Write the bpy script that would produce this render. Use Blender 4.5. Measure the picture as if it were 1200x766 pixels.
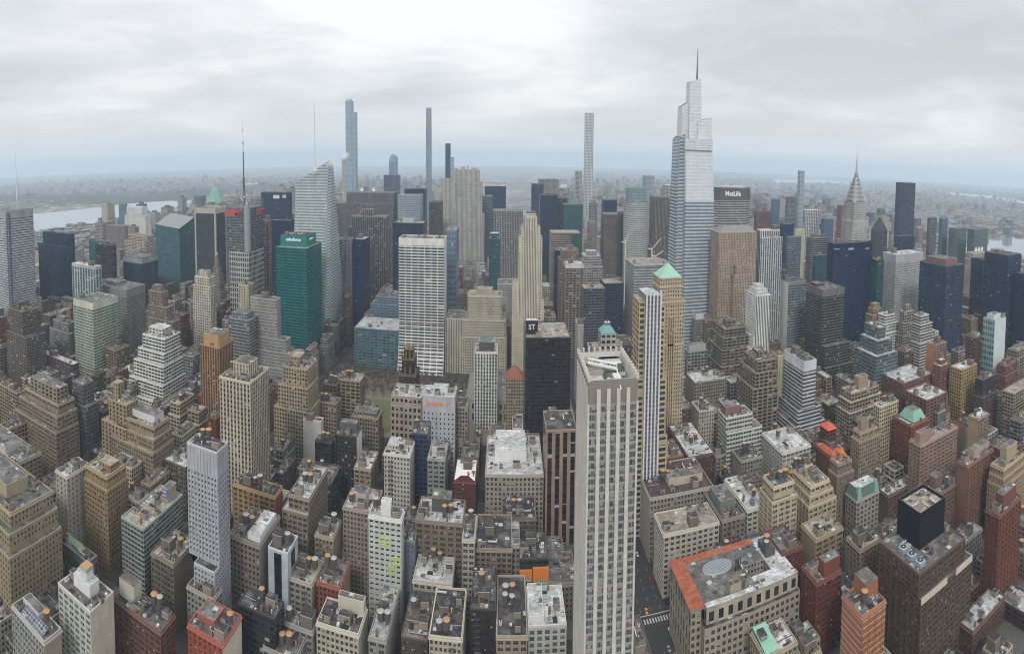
import bpy, math, random
from mathutils import Matrix, Vector
for o in list(bpy.data.objects): bpy.data.objects.remove(o)
sc = bpy.context.scene
COL = sc.collection
H0,YAW,ROLL,PHI,OFF,FX,FY=282.,.0133,-.0099,.06,.2210,597.7,698.5
def proj(u,v,z):
    dz=z-H0
    c,s=math.cos(YAW),math.sin(YAW); r=u*c-v*s; fw=u*s+v*c
    c,s=math.cos(PHI),math.sin(PHI); fw,up=fw*c-dz*s, fw*s+dz*c
    c,s=math.cos(ROLL),math.sin(ROLL); r,up=r*c-up*s, r*s+up*c
    return 600+FX*math.atan2(r,fw), 383-FY*(up/math.hypot(r,fw)+OFF)
def ray(x,y):
    az=(x-600)/FX; t=(383-y)/FY-OFF
    r,fw,up=math.sin(az),math.cos(az),t
    c,s=math.cos(ROLL),math.sin(ROLL); r,up=r*c+up*s, -r*s+up*c
    c,s=math.cos(PHI),math.sin(PHI); fw,up=fw*c+up*s, -fw*s+up*c
    c,s=math.cos(YAW),math.sin(YAW); u,v=r*c+fw*s, -r*s+fw*c
    return u,v,up
def atz(x,y,z):
    u,v,w=ray(x,y); t=(z-H0)/w; return u*t,v*t
def atv(x,y,v0):
    u,v,w=ray(x,y); t=v0/v; return u*t,v0,H0+w*t
def find_u(x,v,z):
    a,b=-6000.,6000.
    for _ in range(60):
        m=(a+b)/2
        if proj(m,v,z)[0]<x: a=m
        else: b=m
    return (a+b)/2
def find_v(x,u,z,v0,vmax):
    f=lambda v: proj(u,v,z)[0]-x
    if f(v0)*f(vmax)>0: return vmax
    a,b=v0,vmax; fa=f(a)
    for _ in range(60):
        m=(a+b)/2
        if f(m)*fa>0: a=m
        else: b=m
    return (a+b)/2
def place(b):
    """south west corner solved from the photo: footprint u0,u1,v0,v1 and roof height"""
    xa,xm,xb=b['xs']
    if b['v']: u,v,z=atv(xm,b['y'],b['v'])
    else:
        z=b['H']; u,v=atz(xm,b['y'],z)
    if b['dep'] and xb-xm<=4 or xm<600:
        u1=u; u0=find_u(xa,v,z); side=xb
    else:
        u0=u; u1=find_u(xb,v,z); side=xa
    dep=b['dep'] or find_v(side,u,z,v,v+400)-v
    b['raw']=dep
    if not b['dep']: dep=max(10,min(dep,64))
    return u0,u1,v,v+dep,z
# ---------------------------------------------------------------- camera, sky, sun, exposure
def rot(r,fw,up):
    c,s=math.cos(ROLL),math.sin(ROLL); r,up=r*c+up*s, -r*s+up*c
    c,s=math.cos(PHI),math.sin(PHI); fw,up=fw*c+up*s, -fw*s+up*c
    c,s=math.cos(YAW),math.sin(YAW); u,v=r*c+fw*s, -r*s+fw*c
    return (u,v,up)
cd=bpy.data.cameras.new('camera'); cam=bpy.data.objects.new('camera',cd); COL.objects.link(cam); sc.camera=cam
R_=rot(1,0,0);U_=rot(0,0,1);F_=rot(0,1,0)
cam.matrix_world=Matrix(((R_[0],U_[0],-F_[0],0),(R_[1],U_[1],-F_[1],0),(R_[2],U_[2],-F_[2],H0),(0,0,0,1)))
cd.type='PANO'; cd.panorama_type='CENTRAL_CYLINDRICAL'
cd.central_cylindrical_range_u_min=-600/FX; cd.central_cylindrical_range_u_max=600/FX
cd.central_cylindrical_range_v_min=-383/FY-OFF; cd.central_cylindrical_range_v_max=383/FY-OFF
cd.central_cylindrical_radius=1
cd.clip_start=1; cd.clip_end=90000

HAZE=.000105
SUN_EL, SUN_AZ = math.radians(44), math.radians(192)      # azimuth clockwise from +y (uptown); behind and left of the viewer
world=bpy.data.worlds.new('World'); sc.world=world; world.use_nodes=True
nt=world.node_tree; N=nt.nodes; L=nt.links; N.clear()
def nn(t,**k):
    n=N.new(t)
    for a,b in k.items(): setattr(n,a,b)
    return n
wo=nn('ShaderNodeOutputWorld'); bg=nn('ShaderNodeBackground'); bg.inputs[1].default_value=.1
L.new(bg.outputs[0],wo.inputs[0])
sky=nn('ShaderNodeTexSky',sky_type='NISHITA',sun_disc=False,sun_elevation=SUN_EL,sun_rotation=SUN_AZ)
sky.air_density=1.5; sky.dust_density=4
tc=nn('ShaderNodeTexCoord'); sep=nn('ShaderNodeSeparateXYZ'); L.new(tc.outputs['Generated'],sep.inputs[0])
def mth(op,a,b=None,c=None,clamp=False):
    n=nn('ShaderNodeMath',operation=op,use_clamp=clamp)
    for i,x in enumerate((a,b,c)):
        if x is None: continue
        if isinstance(x,(int,float)): n.inputs[i].default_value=x
        else: L.new(x,n.inputs[i])
    return n.outputs[0]
zz=mth('MAXIMUM',sep.outputs[2],0.0); zd=mth('ADD',zz,.10)
px=mth('DIVIDE',sep.outputs[0],zd); py=mth('DIVIDE',sep.outputs[1],zd)
cv=nn('ShaderNodeCombineXYZ'); L.new(px,cv.inputs[0]); L.new(py,cv.inputs[1])
def noise(scale,detail,rough,loc,dist=0.):
    mp=nn('ShaderNodeMapping'); mp.inputs['Location'].default_value=loc; mp.inputs['Scale'].default_value=(1,.85,1)
    L.new(cv.outputs[0],mp.inputs[0])
    n=nn('ShaderNodeTexNoise'); n.inputs['Scale'].default_value=scale; n.inputs['Detail'].default_value=detail; n.inputs['Roughness'].default_value=rough; n.inputs['Distortion'].default_value=dist
    L.new(mp.outputs[0],n.inputs['Vector']); return n.outputs[0]
n1=noise(.34,5,.52,(2.3,4.1,0),.5); n2=noise(1.2,6,.6,(7.1,1.3,0),.6)
# a thin bright break in the overcast ahead, high over the far end of the avenue
dxx=mth('ADD',px,.25); dyy=mth('ADD',py,-2.9)
br=mth('ADD',mth('MULTIPLY',mth('MULTIPLY',dxx,dxx),1.3),mth('MULTIPLY',mth('MULTIPLY',dyy,dyy),1.5))
br=mth('POWER',2.718,mth('MULTIPLY',br,-1.0))
dk=mth('ADD',mth('POWER',mth('ADD',px,-2.7),2.),mth('POWER',mth('ADD',py,-2.5),2.)); dk=mth('POWER',2.718,mth('MULTIPLY',dk,-.55))   # a heavy bank of cloud to the east
dens=mth('ADD',mth('ADD',mth('MULTIPLY',n1,.78),mth('MULTIPLY',n2,.30)),mth('MULTIPLY',dk,.115))
ramp=nn('ShaderNodeValToRGB'); e=ramp.color_ramp.elements
e[0].position=.43; e[0].color=(.90,.905,.91,1); e[1].position=.66; e[1].color=(.47,.50,.535,1)
e2=e.new(.54); e2.color=(.66,.68,.705,1)
L.new(mth('SUBTRACT',dens,mth('MULTIPLY',br,.125)),ramp.inputs[0])
hz=nn('ShaderNodeMixRGB'); hz.inputs[2].default_value=(.735,.73,.725,1)          # paler, bluer cloud near the horizon
L.new(mth('POWER',2.718,mth('MULTIPLY',zz,-9.)),hz.inputs[0]); L.new(ramp.outputs[0],hz.inputs[1])
hzs=hz
zen=nn('ShaderNodeMapRange'); zen.interpolation_type='SMOOTHSTEP'; zen.inputs[1].default_value=.24; zen.inputs[2].default_value=.95; zen.inputs[3].default_value=1.; zen.inputs[4].default_value=1.4; L.new(zz,zen.inputs[0])   # an overcast dome is brightest overhead
gain=nn('ShaderNodeVectorMath',operation='SCALE'); gain.inputs['Scale'].default_value=9.6; L.new(hzs.outputs[0],gain.inputs[0]); L.new(mth('MULTIPLY',zen.outputs[0],10.5),gain.inputs['Scale'])
mx=nn('ShaderNodeMixRGB'); mx.inputs[0].default_value=.94; L.new(sky.outputs[0],mx.inputs[1]); L.new(gain.outputs[0],mx.inputs[2])
L.new(mx.outputs[0],bg.inputs[0])

sl=bpy.data.lights.new('sun','SUN'); sl.energy=1.5; sl.angle=math.radians(14); sl.color=(1,.96,.90)
so=bpy.data.objects.new('sun',sl); COL.objects.link(so)
sd=Vector((math.sin(SUN_AZ)*math.cos(SUN_EL),math.cos(SUN_AZ)*math.cos(SUN_EL),math.sin(SUN_EL)))
so.rotation_euler=sd.to_track_quat('Z','Y').to_euler()
vs=sc.view_settings; vs.view_transform='Standard'; vs.look='None'; vs.exposure=.24; vs.gamma=1; vs.use_curve_mapping=False
cy=sc.cycles; cy.max_bounces=6; cy.diffuse_bounces=1; cy.glossy_bounces=3; cy.transmission_bounces=3; cy.volume_bounces=3; cy.transparent_max_bounces=8
cy.filter_width=1.1; cy.use_denoising=True; cy.use_fast_gi=False; cy.caustics_reflective=False; cy.caustics_refractive=False
try: cy.denoiser='OPENIMAGEDENOISE'
except Exception: pass
# ---------------------------------------------------------------- materials
MATS={}
def new_mat(name):
    m=bpy.data.materials.new(name); m.use_nodes=True
    return m, m.node_tree, m.node_tree.nodes['Principled BSDF']
class G:
    """tiny node helper"""
    def __init__(s,nt): s.nt=nt
    def n(s,t,**k):
        x=s.nt.nodes.new(t)
        for a,b in k.items(): setattr(x,a,b)
        return x
    def m(s,op,a,b=None,c=None,clamp=False):
        x=s.n('ShaderNodeMath',operation=op,use_clamp=clamp)
        for i,v in enumerate((a,b,c)):
            if v is None: continue
            if isinstance(v,(int,float)): x.inputs[i].default_value=v
            else: s.nt.links.new(v,x.inputs[i])
        return x.outputs[0]
    def mix(s,f,a,b,mode='MIX'):
        x=s.n('ShaderNodeMixRGB',blend_type=mode)
        for i,v in enumerate((f,a,b)):
            if isinstance(v,(int,float)): x.inputs[i].default_value=v
            elif isinstance(v,tuple): x.inputs[i].default_value=v+(1,)
            else: s.nt.links.new(v,x.inputs[i])
        return x.outputs[0]
    def noise(s,vec,scale,detail=3,rough=.55):
        x=s.n('ShaderNodeTexNoise'); x.inputs['Scale'].default_value=scale; x.inputs['Detail'].default_value=detail; x.inputs['Roughness'].default_value=rough
        s.nt.links.new(vec,x.inputs['Vector']); return x.outputs[0]
def make_group():
    g=bpy.data.node_groups.new('facade_pattern','ShaderNodeTree')
    I=g.interface
    def inp(n,t,d=None):
        x=I.new_socket(name=n,in_out='INPUT',socket_type=t)
        if d is not None: x.default_value=d
    for n in ('Wall','Glass','Spandrel','CapColor'): inp(n,'NodeSocketColor',(.5,.5,.5,1))
    for n,d in (('WinW',.5),('WinH',.5),('Blind',.15),('Cap',.4),('Vary',1.)): inp(n,'NodeSocketFloat',d)
    I.new_socket(name='Color',in_out='OUTPUT',socket_type='NodeSocketColor')
    I.new_socket(name='Rough',in_out='OUTPUT',socket_type='NodeSocketFloat')
    I.new_socket(name='Mask',in_out='OUTPUT',socket_type='NodeSocketFloat')
    I.new_socket(name='Tilt',in_out='OUTPUT',socket_type='NodeSocketVector')
    q=G(g); gi=q.n('NodeGroupInput'); go=q.n('NodeGroupOutput'); L=g.links
    uv=q.n('ShaderNodeUVMap'); uv.uv_map='UVMap'
    sp=q.n('ShaderNodeSeparateXYZ'); L.new(uv.outputs[0],sp.inputs[0])
    x,y=sp.outputs[0],sp.outputs[1]
    fx=q.m('FRACT',x); fy=q.m('FRACT',y); ix=q.m('FLOOR',x); iy=q.m('FLOOR',y)
    def band(f,w):
        return q.m('LESS_THAN',q.m('ABSOLUTE',q.m('SUBTRACT',f,.5)),q.m('MULTIPLY',w,.5))
    inx=band(fx,gi.outputs['WinW']); iny=band(fy,gi.outputs['WinH'])
    cap=q.m('GREATER_THAN',y,gi.outputs['Cap'])
    win=q.m('MULTIPLY',q.m('MULTIPLY',inx,iny),cap)
    strip=q.m('MULTIPLY',inx,cap)
    oi=q.n('ShaderNodeObjectInfo')
    cv=q.n('ShaderNodeCombineXYZ'); L.new(ix,cv.inputs[0]); L.new(iy,cv.inputs[1]); L.new(oi.outputs['Random'],cv.inputs[2])
    wn=q.n('ShaderNodeTexWhiteNoise',noise_dimensions='3D'); L.new(cv.outputs[0],wn.inputs['Vector'])
    sc_=q.n('ShaderNodeSeparateColor'); L.new(wn.outputs['Color'],sc_.inputs[0])
    r1,r2,r3=sc_.outputs[0],sc_.outputs[1],sc_.outputs[2]
    # sash bar across the pane and blinds that hang part of the way down
    blind=q.m('LESS_THAN',r1,gi.outputs['Blind'])
    down=q.m('LESS_THAN',q.m('SUBTRACT',fy,.2),q.m('MULTIPLY',r2,.55))
    blind=q.m('MULTIPLY',blind,down)
    gcol=q.mix(gi.outputs['Vary'],gi.outputs['Glass'],q.mix(1.,gi.outputs['Glass'],q.mix(r3,(.45,.45,.45),(1.75,1.75,1.75)),'MULTIPLY'))
    gcol=q.mix(q.m('MULTIPLY',blind,.75),gcol,(.40,.385,.35))
    tc=q.n('ShaderNodeTexCoord')
    mp=q.n('ShaderNodeMapping'); mp.inputs['Scale'].default_value=(.09,.09,.022); L.new(tc.outputs['Object'],mp.inputs[0])
    nz=q.noise(mp.outputs[0],1.,5,.62)
    fine=q.noise(tc.outputs['Object'],.9,3,.6)
    vo=q.n('ShaderNodeTexVoronoi'); vo.inputs['Scale'].default_value=.11; L.new(tc.outputs['Object'],vo.inputs['Vector']); vs2=q.n('ShaderNodeSeparateColor'); L.new(vo.outputs['Color'],vs2.inputs[0])
    k=q.m('ADD',q.m('MULTIPLY',nz,1.0),q.m('MULTIPLY',fine,.34)); k=q.m('ADD',q.m('ADD',k,.26),q.m('MULTIPLY',vs2.outputs[0],.14))
    sill=q.m('MULTIPLY',inx,q.m('LESS_THAN',q.m('ABSOLUTE',q.m('SUBTRACT',q.m('SUBTRACT',fy,.54),q.m('MULTIPLY',gi.outputs['WinH'],.5))),.04))
    k=q.m('ADD',k,q.m('MULTIPLY',sill,.22))
    course=q.m('LESS_THAN',fy,.07)
    k=q.m('SUBTRACT',k,q.m('MULTIPLY',course,.13))
    rv=q.m('ADD',q.m('MULTIPLY',oi.outputs['Random'],.0),1.0)
    kv=q.n('ShaderNodeCombineXYZ'); [L.new(k,kv.inputs[i]) for i in range(3)]
    wall=q.mix(strip,gi.outputs['Wall'],gi.outputs['Spandrel'])
    capf=q.m('SUBTRACT',1.,cap)
    wall=q.mix(capf,wall,gi.outputs['CapColor'])
    wall=q.mix(1.,wall,kv.outputs[0],'MULTIPLY')
    L.new(q.mix(win,wall,gcol),go.inputs['Color'])
    ro=q.m('SUBTRACT',.86,q.m('MULTIPLY',q.m('MULTIPLY',win,q.m('SUBTRACT',1.,blind)),.79))
    L.new(ro,go.inputs['Rough']); L.new(win,go.inputs['Mask'])
    ge=q.n('ShaderNodeNewGeometry'); jt=q.n('ShaderNodeVectorMath',operation='SUBTRACT'); L.new(wn.outputs['Color'],jt.inputs[0]); jt.inputs[1].default_value=(.5,.5,.5)
    js=q.n('ShaderNodeVectorMath',operation='SCALE'); L.new(jt.outputs[0],js.inputs[0]); L.new(q.m('MULTIPLY',win,.028),js.inputs['Scale'])
    ja=q.n('ShaderNodeVectorMath',operation='ADD'); L.new(ge.outputs['Normal'],ja.inputs[0]); L.new(js.outputs[0],ja.inputs[1]); jn=q.n('ShaderNodeVectorMath',operation='NORMALIZE'); L.new(ja.outputs[0],jn.inputs[0]); L.new(jn.outputs[0],go.inputs['Tilt'])
    return g
FAC=make_group()
def facade(st,cap=.35,capc=None,sp=None):
    key=('f',repr(sorted(st.items(),key=str)),cap,capc)
    if key in MATS: return MATS[key]
    m,nt,b=new_mat('facade')
    n=nt.nodes.new('ShaderNodeGroup'); n.node_tree=FAC
    c=lambda t:tuple(t)+(1,)
    n.inputs['Wall'].default_value=c(st['w']); n.inputs['Glass'].default_value=c(st['g'])
    n.inputs['Spandrel'].default_value=c(st.get('sp') or st['w']); n.inputs['CapColor'].default_value=c(capc or st['w'])
    n.inputs['WinW'].default_value=st['ww']+(.02 if st['ww']>=1 else 0); n.inputs['WinH'].default_value=st['wh']
    n.inputs['Blind'].default_value=st.get('bl',.12); n.inputs['Cap'].default_value=cap; n.inputs['Vary'].default_value=st.get('vary',.10 if max(st['g'])>.12 else 1.)
    nt.links.new(n.outputs['Color'],b.inputs['Base Color']); nt.links.new(n.outputs['Rough'],b.inputs['Roughness']); sm_=nt.nodes.new('ShaderNodeMath'); sm_.operation='MULTIPLY_ADD'; nt.links.new(n.outputs['Mask'],sm_.inputs[0]); sm_.inputs[1].default_value=.4; sm_.inputs[2].default_value=.1; nt.links.new(sm_.outputs[0],b.inputs['Specular IOR Level'])
    bp=nt.nodes.new('ShaderNodeBump'); bp.inputs['Strength'].default_value=.35; bp.inputs['Distance'].default_value=.25; bp.invert=True
    nt.links.new(n.outputs['Tilt'],bp.inputs['Normal']); nt.links.new(n.outputs['Mask'],bp.inputs['Height']); nt.links.new(bp.outputs[0],b.inputs['Normal'])
    MATS[key]=m; return m
def solid(rgb,rough=.8,var=.35,scale=.35,name='surface',metal=0.):
    key=('s',tuple(rgb),rough,var,scale,metal)
    if key in MATS: return MATS[key]
    m,nt,b=new_mat(name); q=G(nt)
    tc=q.n('ShaderNodeTexCoord'); a=q.noise(tc.outputs['Object'],scale,5,.65); c=q.noise(tc.outputs['Object'],scale*7,2,.5)
    k=q.m('ADD',q.m('ADD',q.m('MULTIPLY',a,var*1.5),q.m('MULTIPLY',c,var*.5)),1-var)
    cv=q.n('ShaderNodeCombineXYZ'); [nt.links.new(k,cv.inputs[i]) for i in range(3)]
    nt.links.new(q.mix(1.,tuple(rgb),cv.outputs[0],'MULTIPLY'),b.inputs['Base Color'])
    b.inputs['Roughness'].default_value=rough; b.inputs['Specular IOR Level'].default_value=.5 if rough<.6 else .12; b.inputs['Metallic'].default_value=metal
    MATS[key]=m; return m
ROOFC={'grey':((.125,.12,.113),(.25,.245,.24),(.06,.056,.053)),'dark':((.055,.052,.052),(.16,.155,.15),(.028,.027,.027)),
 'white':((.42,.42,.41),(.66,.66,.66),(.22,.215,.205)),'brown':((.125,.10,.085),(.24,.21,.185),(.06,.05,.045)),
 'tan':((.29,.245,.195),(.42,.385,.33),(.15,.13,.11)),'red':((.45,.10,.055),(.42,.16,.10),(.30,.07,.045)),
 'green':((.26,.50,.41),(.36,.58,.49),(.14,.33,.27)),'purple':((.085,.058,.058),(.12,.09,.088),(.05,.037,.038)),
 'orange':((.38,.11,.052),(.40,.145,.085),(.25,.085,.048)),'pink':((.33,.26,.235),(.46,.42,.40),(.18,.13,.115)),'blue':((.2,.26,.31),(.3,.35,.4),(.1,.13,.16)),'teal':((.08,.17,.18),(.14,.24,.25),(.04,.09,.1))}
def masonry(rgb):
    key=('ms',tuple(rgb))
    if key in MATS: return MATS[key]
    m,nt,b=new_mat('masonry'); q=G(nt); tc=q.n('ShaderNodeTexCoord')
    mp=q.n('ShaderNodeMapping'); mp.inputs['Scale'].default_value=(.16,.16,.03); nt.links.new(tc.outputs['Object'],mp.inputs[0])
    a=q.noise(mp.outputs[0],1.,6,.66); c=q.noise(tc.outputs['Object'],1.1,4,.6); vo=q.n('ShaderNodeTexVoronoi'); vo.inputs['Scale'].default_value=.13; nt.links.new(tc.outputs['Object'],vo.inputs['Vector']); vs=q.n('ShaderNodeSeparateColor'); nt.links.new(vo.outputs['Color'],vs.inputs[0])
    st=q.n('ShaderNodeValToRGB'); st.color_ramp.elements[0].position=.54; st.color_ramp.elements[1].position=.70; nt.links.new(a,st.inputs[0])
    sp=q.n('ShaderNodeSeparateXYZ'); nt.links.new(tc.outputs['Object'],sp.inputs[0]); joint=q.m('LESS_THAN',q.m('FRACT',q.m('MULTIPLY',sp.outputs[2],.28)),.06)
    k=q.m('ADD',q.m('ADD',q.m('MULTIPLY',a,.5),q.m('MULTIPLY',c,.55)),q.m('ADD',.42,q.m('MULTIPLY',vs.outputs[0],.13))); k=q.m('SUBTRACT',k,q.m('ADD',q.m('MULTIPLY',st.outputs[0],.30),q.m('MULTIPLY',joint,.10)))
    cv=q.n('ShaderNodeCombineXYZ'); [nt.links.new(k,cv.inputs[i]) for i in range(3)]
    nt.links.new(q.mix(1.,tuple(rgb),cv.outputs[0],'MULTIPLY'),b.inputs['Base Color']); b.inputs['Roughness'].default_value=.88; b.inputs['Specular IOR Level'].default_value=.1
    MATS[key]=m; return m
def roof_mat(kind):
    key=('r',kind)
    if key in MATS: return MATS[key]
    a,b2,c=ROOFC[kind]
    m,nt,b=new_mat('roof_'+kind); q=G(nt)
    tc=q.n('ShaderNodeTexCoord'); oi=q.n('ShaderNodeObjectInfo')
    mp=q.n('ShaderNodeVectorMath',operation='ADD'); nt.links.new(tc.outputs['Object'],mp.inputs[0])
    cx=q.n('ShaderNodeCombineXYZ'); nt.links.new(q.m('MULTIPLY',oi.outputs['Random'],300.),cx.inputs[0]); nt.links.new(cx.outputs[0],mp.inputs[1])
    v=mp.outputs[0]
    n1=q.noise(v,.11,4,.6); n2=q.noise(v,.42,5,.7); n3=q.noise(v,2.2,3,.6)
    rp=q.n('ShaderNodeValToRGB'); rp.color_ramp.elements[0].position=.45; rp.color_ramp.elements[1].position=.62
    nt.links.new(n1,rp.inputs[0])
    rp2=q.n('ShaderNodeValToRGB'); rp2.color_ramp.elements[0].position=.54; rp2.color_ramp.elements[1].position=.68
    nt.links.new(n2,rp2.inputs[0])
    col=q.mix(rp.outputs[0],a,b2); col=q.mix(rp2.outputs[0],col,c)
    vr=q.n('ShaderNodeTexVoronoi',distance='CHEBYCHEV'); vr.inputs['Scale'].default_value=.21; nt.links.new(v,vr.inputs['Vector']); vsp=q.n('ShaderNodeSeparateColor'); nt.links.new(vr.outputs['Color'],vsp.inputs[0])
    inn=q.m('LESS_THAN',vr.outputs['Distance'],q.m('ADD',.12,q.m('MULTIPLY',vsp.outputs[1],.3)))
    pk=1. if kind in('grey','dark','white','brown','tan') else .12
    col=q.mix(q.m('MULTIPLY',q.m('MULTIPLY',inn,q.m('GREATER_THAN',vsp.outputs[0],.86)),.85*pk),col,(.58,.58,.57)); col=q.mix(q.m('MULTIPLY',q.m('MULTIPLY',inn,q.m('LESS_THAN',vsp.outputs[0],.2)),.8*pk),col,(.045,.042,.04))
    br=q.n('ShaderNodeTexBrick'); br.inputs['Scale'].default_value=.16; br.inputs['Mortar Size'].default_value=.012; br.inputs['Color1'].default_value=(1,1,1,1); br.inputs['Color2'].default_value=(.66,.66,.66,1); br.inputs['Mortar'].default_value=(.62,.62,.62,1); nt.links.new(v,br.inputs['Vector']); col=q.mix(1.,col,br.outputs['Color'],'MULTIPLY')
    k=q.m('ADD',q.m('MULTIPLY',n3,.9),.55); cv=q.n('ShaderNodeCombineXYZ'); [nt.links.new(k,cv.inputs[i]) for i in range(3)]
    nt.links.new(q.mix(1.,col,cv.outputs[0],'MULTIPLY'),b.inputs['Base Color']); b.inputs['Roughness'].default_value=.78; b.inputs['Specular IOR Level'].default_value=.15
    MATS[key]=m; return m
def pane_mat(g,bl=.2):
    key=('p',tuple(g),bl)
    if key in MATS: return MATS[key]
    m,nt,b=new_mat('window_pane'); q=G(nt)
    oi=q.n('ShaderNodeObjectInfo'); ge=q.n('ShaderNodeNewGeometry')
    r=q.m('FRACT',q.m('ADD',q.m('MULTIPLY',oi.outputs['Random'],7.31),q.m('MULTIPLY',ge.outputs['Random Per Island'],13.7)))
    wn=q.n('ShaderNodeTexWhiteNoise',noise_dimensions='1D'); nt.links.new(q.m('MULTIPLY',r,517.),wn.inputs['W'])
    s=q.n('ShaderNodeSeparateColor'); nt.links.new(wn.outputs['Color'],s.inputs[0])
    bd=q.m('LESS_THAN',s.outputs[0],bl)
    uv=q.n('ShaderNodeUVMap'); uv.uv_map='UVMap'; sx=q.n('ShaderNodeSeparateXYZ'); nt.links.new(uv.outputs[0],sx.inputs[0])
    dn=q.m('GREATER_THAN',sx.outputs[1],q.m('MULTIPLY',s.outputs[1],.8)); bd=q.m('MULTIPLY',bd,dn)
    bar=q.m('LESS_THAN',q.m('ABSOLUTE',q.m('SUBTRACT',sx.outputs[1],.5)),.045)
    bar2=q.m('LESS_THAN',q.m('ABSOLUTE',q.m('SUBTRACT',sx.outputs[0],.5)),.04)
    fr=q.m('MAXIMUM',bar,bar2)
    col=q.mix(1.,tuple(g),q.mix(s.outputs[2],(.5,.5,.5),(2.2,2.2,2.2)),'MULTIPLY')
    col=q.mix(q.m('MULTIPLY',bd,.8),col,(.42,.40,.36)); col=q.mix(q.m('MULTIPLY',fr,.7),col,(.14,.13,.12))
    nt.links.new(col,b.inputs['Base Color'])
    nt.links.new(q.m('ADD',q.m('MULTIPLY',q.m('MAXIMUM',bd,fr),.6),.09),b.inputs['Roughness'])
    MATS[key]=m; return m
M_TANK=solid((.10,.085,.072),.85,.5,1.2,'weathered_wood'); M_LID=solid((.38,.235,.115),.8,.4,.8,'plywood')
M_LIDG=solid((.33,.33,.33),.5,.2,.8,'galvanised_sheet'); M_STEEL=solid((.09,.09,.095),.6,.3,.7,'painted_steel')
M_UNIT=solid((.50,.51,.51),.55,.3,.6,'galvanised_unit'); M_UNITD=solid((.16,.165,.17),.6,.3,.6,'grey_unit'); M_WHITE=solid((.66,.66,.64),.7,.25,.4,'white_paint')
M_BLACK=solid((.03,.03,.032),.6,.3,.6,'black_metal'); M_SKYL=solid((.20,.25,.26),.2,.3,.4,'skylight_glass'); M_RUST=solid((.22,.12,.08),.85,.4,.7,'rusty_steel')
M_COPPER=solid((.22,.39,.32),.75,.5,.35,'verdigris_copper')
# ---------------------------------------------------------------- mesh builder
class MB:
    def __init__(s): s.v=[]; s.f=[]; s.m=[]; s.uv=[]; s.mats=[]
    def slot(s,m):
        if m not in s.mats: s.mats.append(m)
        return s.mats.index(m)
    def quad(s,p,m,uv=None):
        i=len(s.v); s.v+=p; s.f.append(tuple(range(i,i+len(p)))); s.m.append(s.slot(m))
        s.uv+= uv if uv else [(0.,0.)]*len(p)
    def box(s,x0,x1,y0,y1,z0,z1,m,top=None,bottom=False):
        a=[(x0,y0),(x1,y0),(x1,y1),(x0,y1)]
        s.prism(a,z0,z1,m,top or m,bottom)
    def prism(s,poly,z0,z1,m,top=None,bottom=False,poly2=None,fl=3.5,bay=3.,uo=0.,yo=0.,only=None):
        """poly counter clockwise; walls carry UV in bays and floors counted from the top"""
        q=poly2 or poly; n=len(poly)
        for i in range(n):
            if only is not None and i not in only: continue
            a,b=poly[i],poly[(i+1)%n]; c,d=q[(i+1)%n],q[i]
            Lb=math.hypot(b[0]-a[0],b[1]-a[1]); nb=max(1,round(Lb/bay)) if Lb>bay*.6 else 1
            Lt=math.hypot(c[0]-d[0],c[1]-d[1]); k=Lt/Lb if Lb>1e-6 else 1
            h=(z1-z0)/fl; u0=uo+i*37
            e=nb*(1-k)/2
            s.quad([(a[0],a[1],z0),(b[0],b[1],z0),(c[0],c[1],z1),(d[0],d[1],z1)],m,[(u0,yo+h),(u0+nb,yo+h),(u0+nb-e,yo),(u0+e,yo)])
        if top is not None: s.quad([(p[0],p[1],z1) for p in q],top,[(p[0]*.1,p[1]*.1) for p in q])
        if bottom: s.quad([(p[0],p[1],z0) for p in reversed(poly)],m)
    def ringtop(s,outer,inner,z,m):
        n=len(outer)
        for i in range(n):
            j=(i+1)%n
            s.quad([(outer[i][0],outer[i][1],z),(outer[j][0],outer[j][1],z),(inner[j][0],inner[j][1],z),(inner[i][0],inner[i][1],z)],m)
    def cyl(s,x,y,r,z0,z1,m,top=None,n=14,r2=None,cone=None):
        P=[(x+r*math.cos(6.28318*i/n),y+r*math.sin(6.28318*i/n)) for i in range(n)]
        Q=P if r2 is None else [(x+r2*math.cos(6.28318*i/n),y+r2*math.sin(6.28318*i/n)) for i in range(n)]
        s.prism(P,z0,z1,m,(top or m) if cone is None else None,poly2=Q)
        if cone is not None:
            for i in range(n):
                a,b=Q[i],Q[(i+1)%n]; s.quad([(a[0],a[1],z1),(b[0],b[1],z1),(x,y,cone)],top or m)
    def bar(s,a,b,r,m,n=5):
        a=Vector(a); b=Vector(b); d=(b-a).normalized(); t=d.orthogonal().normalized(); w=d.cross(t)
        A=[a+(t*math.cos(6.28318*i/n)+w*math.sin(6.28318*i/n))*r for i in range(n)]; B_=[p+(b-a) for p in A]
        for i in range(n):
            j=(i+1)%n; s.quad([tuple(A[i]),tuple(A[j]),tuple(B_[j]),tuple(B_[i])],m)
        s.quad([tuple(p) for p in B_],m); s.quad([tuple(p) for p in reversed(A)],m)
    def mesh(s,name):
        me=bpy.data.meshes.new(name); me.from_pydata(s.v,[],s.f)
        for m in s.mats: me.materials.append(m)
        me.polygons.foreach_set('material_index',s.m)
        ul=me.uv_layers.new(name='UVMap'); ul.data.foreach_set('uv',[c for t in s.uv for c in t])
        return me
    def obj(s,name,parent=None,label=None):
        if not s.f: return None
        o=bpy.data.objects.new(name,s.mesh(name)); COL.objects.link(o)
        if parent: o.parent=parent
        if label: o['label']=label
        return o
def thing(name,label,cat,loc,group=None):
    o=bpy.data.objects.new(name,None); COL.objects.link(o); o.location=loc; o['label']=label; o['category']=cat; o.empty_display_size=2
    if group: o['group']=group
    return o
def struct(o,kind='structure'):
    o['kind']=kind; return o
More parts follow.
